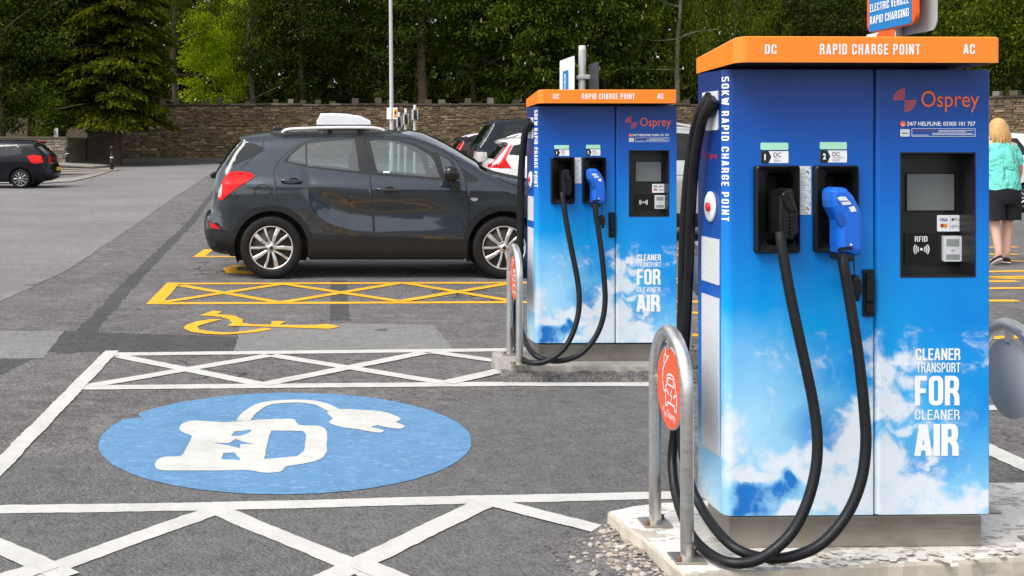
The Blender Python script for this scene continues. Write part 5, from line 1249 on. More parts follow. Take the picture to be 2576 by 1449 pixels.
q = MO(610, 255); MB().rbox(q[0] - .05, q[0] + .06, -.035, .035, q[1], q[1] + .06, .02).obj('aerial_base', M['gloss_black'], car)
cabin(car, (.35, 1.22), .42, 1.12, .66, 1.5); underside(car, mb_, (0, 2.555), .74)
ex = MS(240, 1135); MB().tube([(ex[0] - .03, -.5, ex[1]), (ex[0] + .25, -.5, ex[1])], .03, 12).obj('exhaust_pipe', M['steel'], car)
q = MO(225, 490); MB().rbox(q[0] - .07, q[0] + .02, -.25, .05, q[1] - .01, q[1] + .03, .012).obj('rear_wiper', M['black_plastic'], car)
q = MO(180, 560); MB().rbox(q[0] - .08, q[0] - .02, -.4, .4, q[1] - .07, q[1] + .0, .02).obj('tailgate_handle', M['gloss_black'], car)
mb_.ribbon(car, [], name='x') if False else None
# sticker in the front window
q0, q1 = MS(1398, 563), MS(1446, 550); hy = float(mb_.h(np.array([q0[0]]), np.array([q0[1]]))[0]); MB().box(q0[0], q1[0], -hy - .004, -hy - .002, q0[1], q1[1]).obj('window_sticker', M['white_print'], car)
# roof box on cross bars
bx0, bx1 = MO(910, 210)[0], MO(1310, 210)[0]; bz0, bz1 = MO(910, 214)[1], MO(935, 134)[1]
box = empty('roof_box', (MX + (bx0 + bx1) / 2, MY, bz0), 0, 'small white roof box on the roof of the dark grey crossover', 'roof box')
hl = (bx1 - bx0) / 2; hz = bz1 - bz0; prof = [(-hl, .0), (hl, 0), (hl, .03), (hl * .93, hz * .38), (hl * .6, hz * .75), (hl * .1, hz * .94), (-hl * .4, hz * 1.0), (-hl * .86, hz * .97), (-hl * .88, hz * .8), (-hl * .96, hz * .4), (-hl, .04)]
V = []; ts = [(-.36, .0), (-.36, .5), (-.345, .85), (-.28, 1), (.28, 1), (.345, .85), (.36, .5), (.36, 0)]
n = len(prof)
for y, k in ts: V += [(a * (.93 + .07 * min(1, k + .3)), y, .02 + b * (.55 + .45 * k)) for a, b in prof]
Fc = [(i * n + j, i * n + (j + 1) % n, (i + 1) * n + (j + 1) % n, (i + 1) * n + j) for i in range(len(ts) - 1) for j in range(n)] + [tuple(range(n)), tuple(range((len(ts) - 1) * n, len(ts) * n))]
lid = MB().add(V, Fc).obj('lid', M['white_plastic'], box); MB().rbox(-hl * 1.0, hl * 1.0, -.365, .365, .0, .022, .008).obj('base_rim', M['sign_grey'], box)
for x in (-.17, .17): MB().rbox(x - .025, x + .025, -.60, .60, -.035, -.008, .008).obj('cross_bar', M['black_plastic'], box)

def generic(loc_, rz, label, outline, wtab, wheels, rw, rr_, paint, windows, lamps=(), caplamps=(), tall=1.0, capm=None, rails=None, glass='glass_far', alloy='alloy', trim=None, plate=None, seats=None, spokes=5, extra=()):
    e = empty('parked_car', loc_, rz, label, 'car', 'parked cars')
    OL = [(a, b * tall, *r) for a, b, *r in outline]; W = [(z * tall, w_) for z, w_ in wtab]; zs = .24
    b = CarBody(OL, W, wheels, rw, rw + .055, zs, .09, {'roof': .04, 'windscreen': .1, 'rear_window': .06, 'tailgate': .05, 'bumper': .08, 'bonnet': .05})
    wl = [[(x, z * tall) for x, z in w_] for w_ in windows]
    rg = []
    if trim: rg += [dict(name='arch_trim', mat=M['cladding'], poly=ring((xw, rw), rw + .10), lift=.01) for xw in wheels] + [dict(name='lower_trim', mat=M['cladding'], poly=[(b.x0 - .1, .1), (b.x1 + .1, .1), (b.x1 + .1, .42), (b.x0 - .1, .42)], lift=.004)]
    for w_ in wl:
        c = (sum(q[0] for q in w_) / len(w_), sum(q[1] for q in w_) / len(w_))
        rg.append(dict(name='window_trim', mat=M['cladding'], poly=[(c[0] + (q[0] - c[0]) * 1.06, c[1] + (q[1] - c[1]) * 1.12) for q in w_]))
    for w_ in wl: rg.append(dict(name='window', mat=M[glass], poly=w_))
    for m_, pl, nm in lamps: rg.append(dict(name=nm, mat=M[m_], poly=[(x, z * tall) for x, z in pl], lift=.008))
    b.build(e, rg, None, paint)
    cm = {'bumper': paint, 'tailgate': paint, 'rear_window': M['glass_dark'], 'roof': paint, 'windscreen': M['glass'], 'bonnet': paint, 'tail_lamp': M['tail_red'], 'clear_lamp': M['tail_clear'], 'lower_bumper': M['cladding']}
    b.cap(e, cm, [(xa, xb, z0 * tall, z1 * tall, t0, t1, nm) for xa, xb, z0, z1, t0, t1, nm in caplamps], 15)
    xm = windows[0]; lines = []
    for ln in extra: lines.append([(x, z * tall) for x, z in ln])
    if lines: b.ribbon(e, lines, .008)
    wy = float(np.interp(.4, [q[0] for q in W], [q[1] for q in W])) - .01
    for s in (-1, 1):
        for xw in wheels: wheel(e, xw, s * wy, s, rw, rr_, spokes, M[alloy])
        if rails:
            MB().tube(crom([(x, s * y, z * tall) for x, y, z in rails], 5), .02, 8).obj('roof_rail', M['rail'], e)
        xm_ = windows[-1]; fx = max(q[0] for q in xm_) - .15; fz = min(q[1] for q in xm_) * tall + .04
        mb2 = MB(); mb2.ell((fx, s * (wy + .10), fz), (.07, .11, .075), 12, 8); mb2.obj('door_mirror', paint, e)
        fx2 = wheels[0] + .75
    if plate:
        x, z = plate; pl = MB().box(x - .012, x, -.26, .26, z * tall - .055, z * tall + .055).obj('number_plate', M['plate_yellow'], e)
        pl['label'] = 'yellow rear number plate'
    if seats: cabin(e, seats, .42 * tall, 1.05 * tall, .6, 1.4)
    underside(e, b, wheels, wy - .13)
    return e, b
HW = [(.15, .76), (.3, .82), (.55, .835), (.8, .845), (.95, .83), (1.05, .79), (1.25, .70), (1.42, .60), (1.5, .52)]
hatch = [(-.35, .25, .12, 'bumper'), (-.82, .34, .2), (-.93, .44, .24), (-.905, .59, .26), (-.87, .73, .26, 'tailgate'), (-.81, .82, .2), (-.785, 1.0, .18), (-.66, 1.12, .1, 'rear_window'), (-.44, 1.32, .08, 'roof'), (-.49, 1.41, .08), (-.19, 1.44, .11), (.6, 1.46, .12), (1.3, 1.43, .12), (1.75, 1.33, .1, 'windscreen'), (2.35, .97, .1, 'bonnet'), (2.75, .89, .16), (3.05, .76, .25, 'bumper'), (3.19, .55, .32), (3.15, .32, .3), (2.95, .24, .2)]
hwin = [[(.70, 1.335), (.14, 1.345), (-.02, 1.10), (.10, 1.065), (.70, 1.0)], [(.80, 1.335), (1.3, 1.32), (1.62, 1.22), (1.95, .985), (.80, .985)]]
hl_ = [('tail_red', [(-.20, 1.0), (-.44, 1.03), (-.64, .99), (-.70, .80), (-.52, .765), (-.33, .785)], 'tail_lamp'), ('tail_clear', [(2.6, .80), (2.95, .74), (3.05, .62), (2.85, .62)], 'headlamp')]
hcap = [(-1.1, -.5, .76, 1.0, .62, 1.1, 'tail_lamp'), (-1.1, -.3, .2, .42, 0, 1.1, 'lower_bumper')]
bh, _ = generic((-9.036, 35.8, .197), math.pi, 'small black hatchback cut by the left edge, parked by the steps', hatch, HW, (0, 2.47), .300, .205, M['paint_black'], hwin, hl_, hcap, 1.0, None, None, 'glass_far', 'alloy_dark', plate=(-.985, .60), seats=(.3, 1.15), extra=[[(.75, 1.4), (.78, .95), (.72, .45), (.74, .26)], [(-.2, 1.0), (.6, .93), (1.6, .88), (2.5, .82)], [(-.6, 1.05), (-.72, .74)]])
MB().rbox(-.12, .05, -.3, .3, 0, .03, .01).obj('spoiler_lamp', M['tail_red'], bh).location = (-.42, 0, 1.43)
suv = [(-.4, .28, .12, 'bumper'), (-.86, .36, .2), (-.97, .58, .26), (-.975, .84, .26), (-.95, .96, .22, 'tailgate'), (-.93, 1.08, .18), (-.87, 1.13, .1, 'rear_window'), (-.62, 1.43, .08, 'roof'), (-.70, 1.50, .08), (-.3, 1.57, .11), (.4, 1.63, .13), (1.2, 1.62, .13), (1.75, 1.5, .1, 'windscreen'), (2.45, 1.12, .1, 'bonnet'), (3.0, 1.03, .18), (3.45, .88, .26, 'bumper'), (3.64, .62, .34), (3.6, .34, .3), (3.4, .27, .2)]
SW = [(.15, .82), (.3, .90), (.6, .935), (.85, .945), (1.05, .93), (1.18, .87), (1.4, .76), (1.6, .64), (1.7, .58)]
swin = [[(-.60, 1.25), (-.50, 1.41), (-.15, 1.48), (.78, 1.53), (.80, 1.19), (.1, 1.20)], [(.90, 1.53), (1.35, 1.50), (1.75, 1.38), (2.2, 1.16), (.92, 1.17)]]
slamp = [('tail_red', [(-.60, 1.42), (-.54, 1.44), (-.70, 1.16), (-.60, .98), (-.94, .985), (-.94, 1.03), (-.82, 1.10)], 'tail_lamp'), ('tail_clear', [(3.0, .95), (3.3, .86), (3.5, .76), (3.2, .78)], 'headlamp')]
scap = [(-1.1, -.4, .98, 1.07, .55, 1.1, 'tail_lamp'), (-1.0, -.5, 1.06, 1.45, .88, 1.1, 'tail_lamp'), (-1.1, -.3, .2, .5, 0, 1.1, 'lower_bumper')]
sext = [[(.85, 1.56), (.86, 1.1), (.84, .5), (.86, .3)], [(-.05, 1.3), (-.15, 1.0), (.25, .78)], [(2.15, 1.1), (2.1, .8), (2.25, .5)], [(.2, .95), (1.5, .93), (2.6, .92)]]
we, _ = generic((4.30, 22.95, .068), 0, 'white estate with tall red lamps, partly behind the further charger', suv, SW, (0, 2.8), .36, .25, M['paint_white'], swin, slamp, scap, 1.0, None, [(-.45, .60, 1.575), (-.1, .62, 1.66), (.8, .62, 1.69), (1.3, .60, 1.63)], 'glass_far', trim=True, plate=(-1.03, .80), seats=(.35, 1.25), extra=sext)
MB().rbox(.02, .22, -.04, .04, 1.64, 1.71, .02).obj('roof_fin', M['paint_white'], we)
sv, _ = generic((4.45, 18.25, .035), 0, 'silver tall car glimpsed between the two chargers', suv, SW, (0, 2.8), .36, .25, M['paint_silver'], swin, slamp, scap, 1.06, None, [(-.45, .60, 1.575), (-.1, .62, 1.66), (.8, .62, 1.69), (1.3, .60, 1.63)], 'glass_far', trim=True, plate=(-1.03, .80), seats=(.62, 1.45), extra=sext)
dk, _ = generic((4.38, 30.9, .15), 0, 'small dark car with a chrome window line, farthest of the parked row', suv, SW, (0, 2.7), .36, .25, M['paint_black'], swin, slamp, scap, 1.0, None, [(-.45, .60, 1.575), (-.1, .62, 1.66), (.8, .62, 1.69), (1.3, .60, 1.63)], 'glass_far', trim=True, plate=(-1.03, .80), seats=(.35, 1.25), extra=sext)
offr = [(-.5, .36, .12, 'bumper'), (-.9, .45, .16), (-.98, .7, .18), (-.97, 1.1, .16, 'tailgate'), (-.94, 1.34, .14), (-.89, 1.42, .08, 'rear_window'), (-.60, 1.84, .06, 'roof'), (-.60, 1.92, .08), (-.3, 1.955, .1), (.5, 1.98, .1), (1.6, 1.96, .1), (2.0, 1.86, .08, 'windscreen'), (2.6, 1.34, .1, 'bonnet'), (3.2, 1.27, .18), (3.6, 1.12, .24, 'bumper'), (3.74, .8, .28), (3.72, .5, .25), (3.5, .36, .2)]
OW = [(.2, .85), (.4, .93), (.8, .96), (1.2, .955), (1.4, .90), (1.7, .80), (1.95, .70), (2.1, .66)]
owin = [[(-.42, 1.47), (-.22, 1.84), (.86, 1.86), (.86, 1.44)], [(.96, 1.86), (1.7, 1.83), (2.25, 1.42), (.96, 1.43)]]
fr, _ = generic((4.56, 26.97, .10), 0, 'tall black off-road car with dark glass behind the bonnet of the grey crossover', offr, OW, (0, 2.88), .39, .26, M['paint_navy'], owin, [('tail_clear', [(-.74, 1.24), (-.98, 1.26), (-.98, 1.02), (-.74, 1.04)], 'tail_lamp'), ('tail_clear', [(3.3, 1.15), (3.6, 1.05), (3.7, .9), (3.4, .95)], 'headlamp')], [(-1.2, -.5, 1.0, 1.28, .72, 1.1, 'clear_lamp'), (-1.1, -.3, .2, .6, 0, 1.1, 'lower_bumper')], 1.0, None, None, 'glass_dark', 'alloy_dark', trim=True, plate=(-1.03, 1.02), extra=[[(.91, 1.9), (.91, 1.2), (.9, .6)], [(-.3, 1.3), (-.2, .9), (.3, .75)]])
hw_, _ = generic((14.85, 24.9, .09), math.pi, 'white hatchback at the right edge behind the woman', hatch, HW, (0, 2.47), .300, .205, M['paint_white'], hwin, hl_, hcap, 1.14, None, None, 'glass_dark', 'alloy', plate=(-.985, .60), extra=[[(.75, 1.4), (.78, .95), (.72, .45), (.74, .26)]])

# ================================================================ SIGNS AND POSTS
sp = empty('charging_sign_post', (2.865, 5.72, 0), 0, 'grey post with orange framed blue vehicle charging sign behind the near charger', 'sign post')
MB().tube([(0, 0, .02), (0, 0, 2.95)], .030, 14).obj('post', M['galv'], sp)
def vplate(par, name, y0, y1, z0, z1, x, th, mat, rad=.03, label=None):
    mb = MB(); mb.prism(rrect(y0, y1, z0, z1, rad), lambda u, w_, d: (d, u, w_), x, x + th); return mb.obj(name, mat, par, label)
fr_ = vplate(sp, 'sign_frame', -.30, .18, 2.025, 2.93, -.055, .018, M['sign_orange'], .05)
pn = vplate(fr_, 'sign_panel', -.265, .152, 2.03, 2.89, -.0585, .003, M['sign_blue'], .012)
vf = lambda u, w_: (-.0605, -u, w_)
for s, z0, z1 in (('ELECTRIC VEHICLE', 2.128, 2.168), ('RAPID CHARGING', 2.066, 2.106)): block(fr_, s, -.138, .248, z0, z1, vf, M['white_print'], .9, .085)
lw = vplate(sp, 'lower_sign', -.10, .20, 1.50, 2.02, -.052, .004, M['white_print'], .02)
lo = MB(); lo.prism([(-.10, 1.55), (-.10, 2.02), (.06, 2.02), (.165, 1.94), (.165, 1.55)], lambda u, w_, d: (d, u, w_), -.0545, -.0525); lo.obj('orange_field', M['sign_orange'], lw)
lo = MB(); lo.prism([(-.075, 1.60), (-.075, 1.93), (-.02, 1.93), (.02, 1.88), (.02, 1.60)], lambda u, w_, d: (d, u, w_), -.0565, -.055); lo.obj('white_field', M['white_print'], lw)
bk = vplate(sp, 'sign_back', -.315, .28, 1.995, 2.92, .036, .004, M['sign_grey'], .05, 'grey rear side of a second sign')
for z in (2.20, 2.75): MB().box(.020, .038, -.24, .2, z - .012, z + .012).obj('sign_rail', M['galv'], bk)
dp = empty('disabled_sign_post', (1.845, 8.05, .004), 0, 'grey post with white wheelchair sign behind the further charger', 'sign post')
MB().tube([(0, 0, 0), (0, 0, 2.12)], .026, 14).obj('post', M['galv'], dp)
MB().tube([(0, 0, 2.12), (0, 0, 2.15)], .024, 14).obj('post_cap', M['white_plastic'], dp)
mb = MB(); q0, q1 = (-.035, -.05), (-.035, .42)
def wplate(y0, y1, z0, z1, off, th, name, mat, par):
    d = Vector((q1[0] - q0[0], q1[1] - q0[1])).normalized(); nn = Vector((-d.y, d.x)); mb = MB()
    mb.prism(rrect(y0, y1, z0, z1, .02), lambda u, w_, k: (q0[0] + d.x * u + nn.x * (off + k), q0[1] + d.y * u + nn.y * (off + k), w_), 0, th); return mb.obj(name, mat, par)
wp = wplate(0, .47, 1.45, 2.075, .030, .004, 'sign_plate', M['white_print'], dp)
bp = wplate(.17, .36, 1.40, 1.99, .0345, .002, 'blue_panel', M['sign_blue'], wp)
dirv = Vector((q1[0] - q0[0], q1[1] - q0[1])).normalized(); nv = Vector((-dirv.y, dirv.x))
wfn = lambda u, w_: (q0[0] + dirv.x * (.37 - u * .8) + nv.x * .038, q0[1] + dirv.y * (.37 - u * .8) + nv.y * .038, w_)
im = MB()
def st2(pts, w_):
    for a, b in zip(pts[:-1], pts[1:]):
        a, b = Vector(a), Vector(b); t = (b - a).normalized(); nn = Vector((-t.y, t.x)) * w_ / 2; im.add([wfn(*(a + nn)), wfn(*(b + nn)), wfn(*(b - nn)), wfn(*(a - nn))], [(0, 1, 2, 3)])
st2([(.12 + .03 * math.cos(R(a)), 1.93 + .03 * math.sin(R(a))) for a in range(0, 361, 30)], .02); st2([(.12, 1.89), (.12, 1.72), (.20, 1.70), (.23, 1.56)], .03); st2([(.12, 1.82), (.20, 1.82)], .025)
st2([(.13 + .10 * math.cos(R(a)), 1.62 + .11 * math.sin(R(a))) for a in range(110, 351, 20)], .025)
im.obj('pictogram', M['white_print'], wp)
MB().box(.05, .058, -.24, .03, 1.45, 2.02).obj('sign_edge', M['sign_dark'], dp)
for z in (1.55, 1.93): MB().rbox(-.034, .05, -.034, .034, z - .015, z + .015, .005).obj('clamp', M['galv'], dp)
lp = P(985.5, 325, 30); lpe = empty('lamp_post', (lp.x, 30, zg(30)), 0, 'tall pale grey lamp post with small white and yellow signs', 'lamp post')
MB().tube([(0, 0, 0), (0, 0, 1.2), (0, 0, 1.25), (-.02, 0, 4), (-.05, 0, 7.5)], [.075, .07, .056, .048, .04], 14).obj('pole', M['galv'], lpe)
z0, z1 = P(0, 300, 29.9).z - zg(30), P(0, 271, 29.9).z - zg(30)
for nm, a, b, m_ in (('notice', 973, 985, 'white_print'), ('notice_frame', 988, 1000, 'white_print')):
    x0, x1 = P(a, 0, 29.9).x - lp.x, P(b, 0, 29.9).x - lp.x; MB().rbox(x0, x1, -.09, -.075, z0, z1, .004).obj(nm, M[m_], lpe)
x0, x1 = P(990.5, 0, 29.9).x - lp.x, P(999, 0, 29.9).x - lp.x; yn = MB().box(x0, x1, -.094, -.0905, z0 + .04, z1 - .04).obj('camera_notice', M['amber_print'], lpe); yn['label'] = 'yellow camera warning panel'
MB().prism([(x0 + .02, z0 + .12), (x1 - .02, z0 + .16), (x1 - .025, z0 + .21), (x0 + .03, z0 + .19)], lambda u, w_, d: (u, d, w_), -.098, -.0945).obj('camera_mark', M['black_print'], lpe)
for i, (x, top, sg0, sg1, Y_, lab) in enumerate(((1003.5, 282, 292, 326, 33, 'shortest edge-on sign post next to the lamp post'), (1020.5, 273, 285, 332, 31, 'middle edge-on sign post between two others'), (1043.5, 264, 274, 330, 29, 'tallest edge-on sign post, right of the other two'))):
    pb_ = P(x, top, Y_); e = empty('edge_on_sign_post', (pb_.x, Y_, zg(Y_)), 0, lab, 'sign post', 'edge-on sign posts before the stone wall'); zt_ = pb_.z - zg(Y_)
    MB().tube([(0, 0, 0), (0, 0, zt_ - .1)], .042, 12).obj('post', M['galv'], e); MB().tube([(0, 0, zt_ - .1), (0, 0, zt_)], .036, 12).obj('post_cap', M['white_plastic'], e)
    za, zb_ = P(0, sg0 + .5, Y_).z - zg(Y_), P(0, sg0 + 28, Y_).z - zg(Y_)
    for s in (-1, 1): MB().rbox(s * .055 - .006, s * .055 + .006, -.25, .25, zb_, za, .003).obj('sign_plate', M['sign_grey'], e)
    MB().box(-.048, .048, -.06, -.045, zb_ + .03, za - .03).obj('sign_channel', M['sign_dark'], e)

def bollard(x, yb, yt, Y_, label):
    b0 = P(x, yb, Y_); h = (yb - yt) * Y_ / F; e = empty('bollard', (b0.x, Y_, b0.z), 0, label, 'bollard', 'black bollards by the steps')
    MB().lathe([(0, 0), (.085, 0), (.085, h * .48), (.068, h * .50), (.068, h * .86), (.078, h * .88), (.078, h * .93), (.05, h * .97), (0, h)], lambda a, b, q: (a, b, q), 16).obj('post', M['gloss_black'], e)
    MB().lathe([(.0855, h * .50), (.087, h * .52), (.0855, h * .54)], lambda a, b, q: (a, b, q), 16).obj('band', M['white_plastic'], e)
bollard(281.5, 428.5, 366, 49.5, 'black bollard standing alone at the right end of the steps'); bollard(169, 406.5, 367.5, 50.8, 'black bollard in front of the end of the low stone wall')

# ================================================================ STEPS, LOW WALL, BIG WALL
ste = empty('stone_steps', (P(150, 446, 43).x, 43, .34), 0, 'curved flight of broad shallow stone steps beside the black hatchback', 'steps')
so = Vector(ste.location)
edges = [((-160, 447, 43.0), (179, 446, 44.0)), ((-160, 437, 43.1), (236, 441.5, 45.6)), ((-160, 428, 43.6), (262, 435, 47.4)), ((-160, 418, 44.1), (290, 431, 48.9)), ((-160, 404, 44.7), (235, 419.5, 47.6))]
for k in range(1, 5):
    (a0, a1, aY), (b0, b1, bY) = edges[k]; A, B = P(a0, a1, aY), P(b0, b1, bY); V = []; n = 14
    B.z = zg(B.y) + .05
    if k == 4: A, B = P(-160, 403, 44.8), P(234, 418.5, 49.0)
    for i in range(n + 1):
        t = i / n; q = A.lerp(B, t) + Vector((0, -.30 * math.sin(math.pi * t) * .6, .0)); zt_ = q.z + .03 * math.sin(math.pi * t)
        V += [(q.x, q.y, zt_), (q.x, q.y - .03, zt_ - .012), (q.x, q.y - .03, zt_ - .06), (q.x, q.y + .10, zt_ - .065), (q.x, q.y + .10, min(zt_ - .06, zg(q.y) - .05)), (q.x, q.y + 4.5, zt_)]
    V = [Vector(q) - so for q in V]
    Fc = [(6 * i + j, 6 * i + j + 1, 6 * i + 7 + j, 6 * i + 6 + j) for i in range(n) for j in range(4)] + [(6 * i, 6 * i + 6, 6 * i + 11, 6 * i + 5) for i in range(n)]
    e = 6 * n; Fc += [(e, e + 1, e + 2, e + 3, e + 4), (e, e + 4, e + 5)]
    mk('step', V, Fc, M['step_stone'], ste)
kerb_ = psheet('path', [(-400, 466), (100, 462.5), (180, 458.2), (235, 446), (290, 428.5), (283, 426), (230, 440), (178, 449), (132, 452), (-400, 456)], M['step_stone'], .03, 'narrow pale kerb path at the foot of the steps', None, 'structure')

RS = random.Random(99)
unit = []
for k in range(10):
    j = lambda: RS.uniform(-.09, .09)
    V = [(x * .5 + j() * .6, y * .5 - (.12 * RS.random() if y < 0 else 0), z * .5 + j()) for z in (-1, 1) for y in (-1, 1) for x in (-1, 1)]
    V += [(RS.uniform(-.15, .15), -.5 - RS.uniform(.06, .3), RS.uniform(-.15, .15))]
    unit.append((V, [(0, 2, 3, 1), (4, 5, 7, 6), (2, 6, 7, 3), (0, 4, 6, 2), (1, 3, 7, 5), (0, 1, 8), (1, 5, 8), (5, 4, 8), (4, 0, 8)]))
umesh = {}
def stone_mesh(k, mat):
    if (k, mat.name) not in umesh: umesh[(k, mat.name)] = mesh('stone', unit[k][0], unit[k][1], mat)
    return umesh[(k, mat.name)]
def stone_wall(root, A, B, base, top, mat, fieldmat, hmin, hmax, lmin, lmax, limit, visible, rough=.0):
    """courses of separate stones on the front face between A and B (world xy)"""
    A = Vector(A); B = Vector(B); d = (B - A); L = d.length; d /= L; nrm = Vector((d.y, -d.x)); ang = math.atan2(d.y, d.x); o = Vector(root.location)
    st = []; z = -.1
    while True:
        h = RS.uniform(hmin, hmax); s = -RS.uniform(0, .3); done = True
        while s < L:
            l = RS.uniform(lmin, lmax) * (1.0 if RS.random() > .15 else .5); x0, x1 = max(0, s), min(L, s + l); s += l
            if x1 - x0 < .06: continue
            c = A + d * ((x0 + x1) / 2); bz = base(c.y); tz = top((x0 + x1) / 2)
            if bz + z + h > tz: continue
            done = False; hh = h * RS.uniform(.78, .95) ; st.append((c, bz + z + h / 2 + RS.uniform(-.012, .012), (x1 - x0) - .022, hh))
        z += h
        if done: break
    st.sort(key=lambda q: -q[2] * q[3] * (1 if visible(q[0], q[1]) else .001))
    mb = MB()
    for i, (c, zz, l, h) in enumerate(st):
        k = RS.randrange(10); dep = RS.uniform(.06, .10); pos = Vector((c.x + nrm.x * (dep / 2 - .03), c.y + nrm.y * (dep / 2 - .03), zz)) - o; rot = RS.uniform(-.03, .03)
        if i < limit:
            so_ = link('stone', stone_mesh(k, mat), root); so_.location = pos; so_.rotation_euler = (0, rot, ang); so_.scale = (l, dep, h)
        else:
            ca, sa = math.cos(ang), math.sin(ang)
            mb.add([(pos.x + q[0] * l * ca - q[1] * dep * sa, pos.y + q[0] * l * sa + q[1] * dep * ca, pos.z + q[2] * h) for q in unit[k][0]], unit[k][1])
    if mb.v: tag(mb.obj('stonework', fieldmat, root), None, None, None, 'stuff')
def wall_core(root, A, B, th, base, top, mat, n=24):
    A = Vector(A); B = Vector(B); d = B - A; L = d.length; u = d / L; nb = Vector((-u.y, u.x)) * th; o = Vector(root.location); V = []
    for i in range(n + 1):
        s = L * i / n; c = A + u * s; b = c + nb
        V += [Vector(q) - o for q in ((c.x, c.y, base(c.y) - .4), (c.x, c.y, top(s)), (b.x, b.y, top(s)), (b.x, b.y, base(b.y) - .4))]
    Fc = [(4 * i + j, 4 * i + 4 + j, 4 * i + 4 + (j + 1) % 4, 4 * i + (j + 1) % 4) for i in range(n) for j in range(4)] + [(0, 1, 2, 3), (4 * n + 3, 4 * n + 2, 4 * n + 1, 4 * n)]
    return mk('core', V, Fc, mat, root)
def ppx(c): return CX + c.x * F / c.y
XL, XR = P(402, 0, 62).x, 22.0
wl_ = empty('crenellated_wall', (XL, 62, .9), 0, 'long brown rubble stone wall with crenellated top under the trees', 'wall')
topA = lambda s: 3.72
wall_core(wl_, (XL, 62), (XR, 62), .5, zg, topA, M['mortar'])
stone_wall(wl_, (XL, 62), (XR, 62), zg, lambda s: 3.66, M['stone'], M['stone_field'], .06, .145, .15, .52, 300, lambda c, z: ppx(c) < 1330 and not (560 < ppx(c) < 1150 and z < 2.4))
M['merlon'] = island('merlon_stone', [(0, (.05, .042, .032)), (.4, (.10, .08, .055)), (.75, (.075, .062, .045)), (1, (.24, .22, .19))], .9, .6, 10, True)
def crenels(root, A, B, z):
    A = Vector(A); B = Vector(B); d = B - A; L = d.length; d /= L; ang = math.atan2(d.y, d.x); o = Vector(root.location); s = .15
    cu = None; k = 0
    cms = [MB().rbox(-.5, .5, -.06 - .02 * q, .56, 0, .09 + .012 * q, .014).mesh('coping_stone', M['merlon']) for q in range(3)]; q = 0
    while q < L:
        l = min(RS.uniform(.45, 1.0), L - q); c = A + d * (q + l / 2); k_ = link('coping_stone', RS.choice(cms), root); k_.location = Vector((c.x, c.y, z + RS.uniform(-.022, .012))) - o; k_.rotation_euler = (0, RS.uniform(-.02, .02), ang); k_.scale = (l - .012, 1, 1); q += max(l, .1)
    ms = [MB().rbox(-.15, .15, -.04, .5, .09 - .005, .09 + hh, .03).mesh('merlon', M['merlon']) for hh in (.24, .28, .31)]
    while s < L:
        m_ = link('merlon', RS.choice(ms), root); c = A + d * s; m_.location = Vector((c.x, c.y, z)) - o; m_.rotation_euler = (0, RS.uniform(-.03, .03), ang); m_.scale = (RS.uniform(.75, 1.25), 1, RS.uniform(.7, 1.05)); s += RS.choice([RS.uniform(.62, .82), RS.uniform(.62, .82), RS.uniform(1.2, 1.6)])
crenels(wl_, (XL, 62), (XR, 62), 3.72)
wr = empty('crenellated_wall', (XR, 62, .9), 0, 'nearer stretch of the stone wall at the right behind the woman', 'wall')
zB = lambda s: 3.72
wall_core(wr, (XR + .01, 62), (38, 44), .5, zg, zB, M['mortar'])
stone_wall(wr, (XR + .01, 62), (38, 44), zg, lambda s: 3.66, M['stone'], M['stone_field'], .06, .145, .15, .52, 120, lambda c, z: 2480 < ppx(c) < 2600 and z > 2)
crenels(wr, (XR + .01, 62), (38, 44), 3.72)
# lower shaded wall and gate piers under the conifer
lw_ = empty('lower_wall', (P(288, 0, 61).x, 61, .85), 0, 'lower shaded piece of stone wall under the dark conifer', 'wall')
A_, B_ = (P(288, 0, 60.5).x, 60.5), (XL + .02, 61.9)
wall_core(lw_, A_, B_, .4, zg, lambda s: 2.35 + .05 * s, M['mortar'], 6); stone_wall(lw_, A_, B_, zg, lambda s: 2.3 + .05 * s, M['stone'], M['stone_field'], .1, .19, .22, .6, 90, lambda c, z: True)
for px, wpx, ty, lab in ((250, 62, 330, 'rendered pier of the gateway under the conifer'), (193, 48, 352, 'lower rendered pier of the gateway nearest the low wall')):
    q = P(px, ty, 58.5); e = empty('gate_pier', (q.x, 58.7, zg(58.5)), 0, lab, 'gate pier', 'piers of the shaded gateway'); hw = wpx * 58.5 / F / 2
    MB().rbox(-hw, hw, -.2, .3, -.3, q.z - zg(58.5), .03).obj('shaft', M['coping'], e); MB().rbox(-hw - .04, hw + .04, -.24, .34, q.z - zg(58.5), q.z - zg(58.5) + .12, .03).obj('cap', M['coping'], e)
q0, q1 = P(-60, 0, 51.5).x, P(166, 0, 51.5).x
lo_ = empty('low_stone_wall', (q1, 51.5, .9), 0, 'low grey rubble wall with flat cap at the head of the steps', 'wall'); tw = P(0, 349, 51.5).z; bw = .84
wall_core(lo_, (q0, 51.5), (q1, 51.5), .4, lambda y: .9, lambda s: tw, M['concrete'], 6)
stone_wall(lo_, (q0, 51.5), (q1, 51.5), lambda y: .8, lambda s: tw - .01, M['stone_grey'], M['stone_grey'], .09, .17, .16, .42, 160, lambda c, z: True)
MB().rbox(q0 - q1, .06, -.10, .46, tw - .9, tw - .9 + .09, .02).obj('cap', M['coping'], lo_)
terr = tag(mk('terrace', [(q0 - 3, 50.2, .86), (q1 - .9, 50.2, .86), (q1 - .3, 51.6, .9), (q0 - 3, 51.6, .9), (q0 - 3, 50.2, .2), (q1 - .9, 50.2, .2), (q1 - .3, 51.6, .2)], [(0, 1, 2, 3), (4, 5, 1, 0), (5, 6, 2, 1)], M['step_stone']), 'paved terrace above the steps', None, None, 'structure')
bd = P(141, 340, 52.3); e = empty('notice_board', (bd.x, 52.3, 1.5), 0, 'pale narrow board standing behind the low stone wall', 'board')
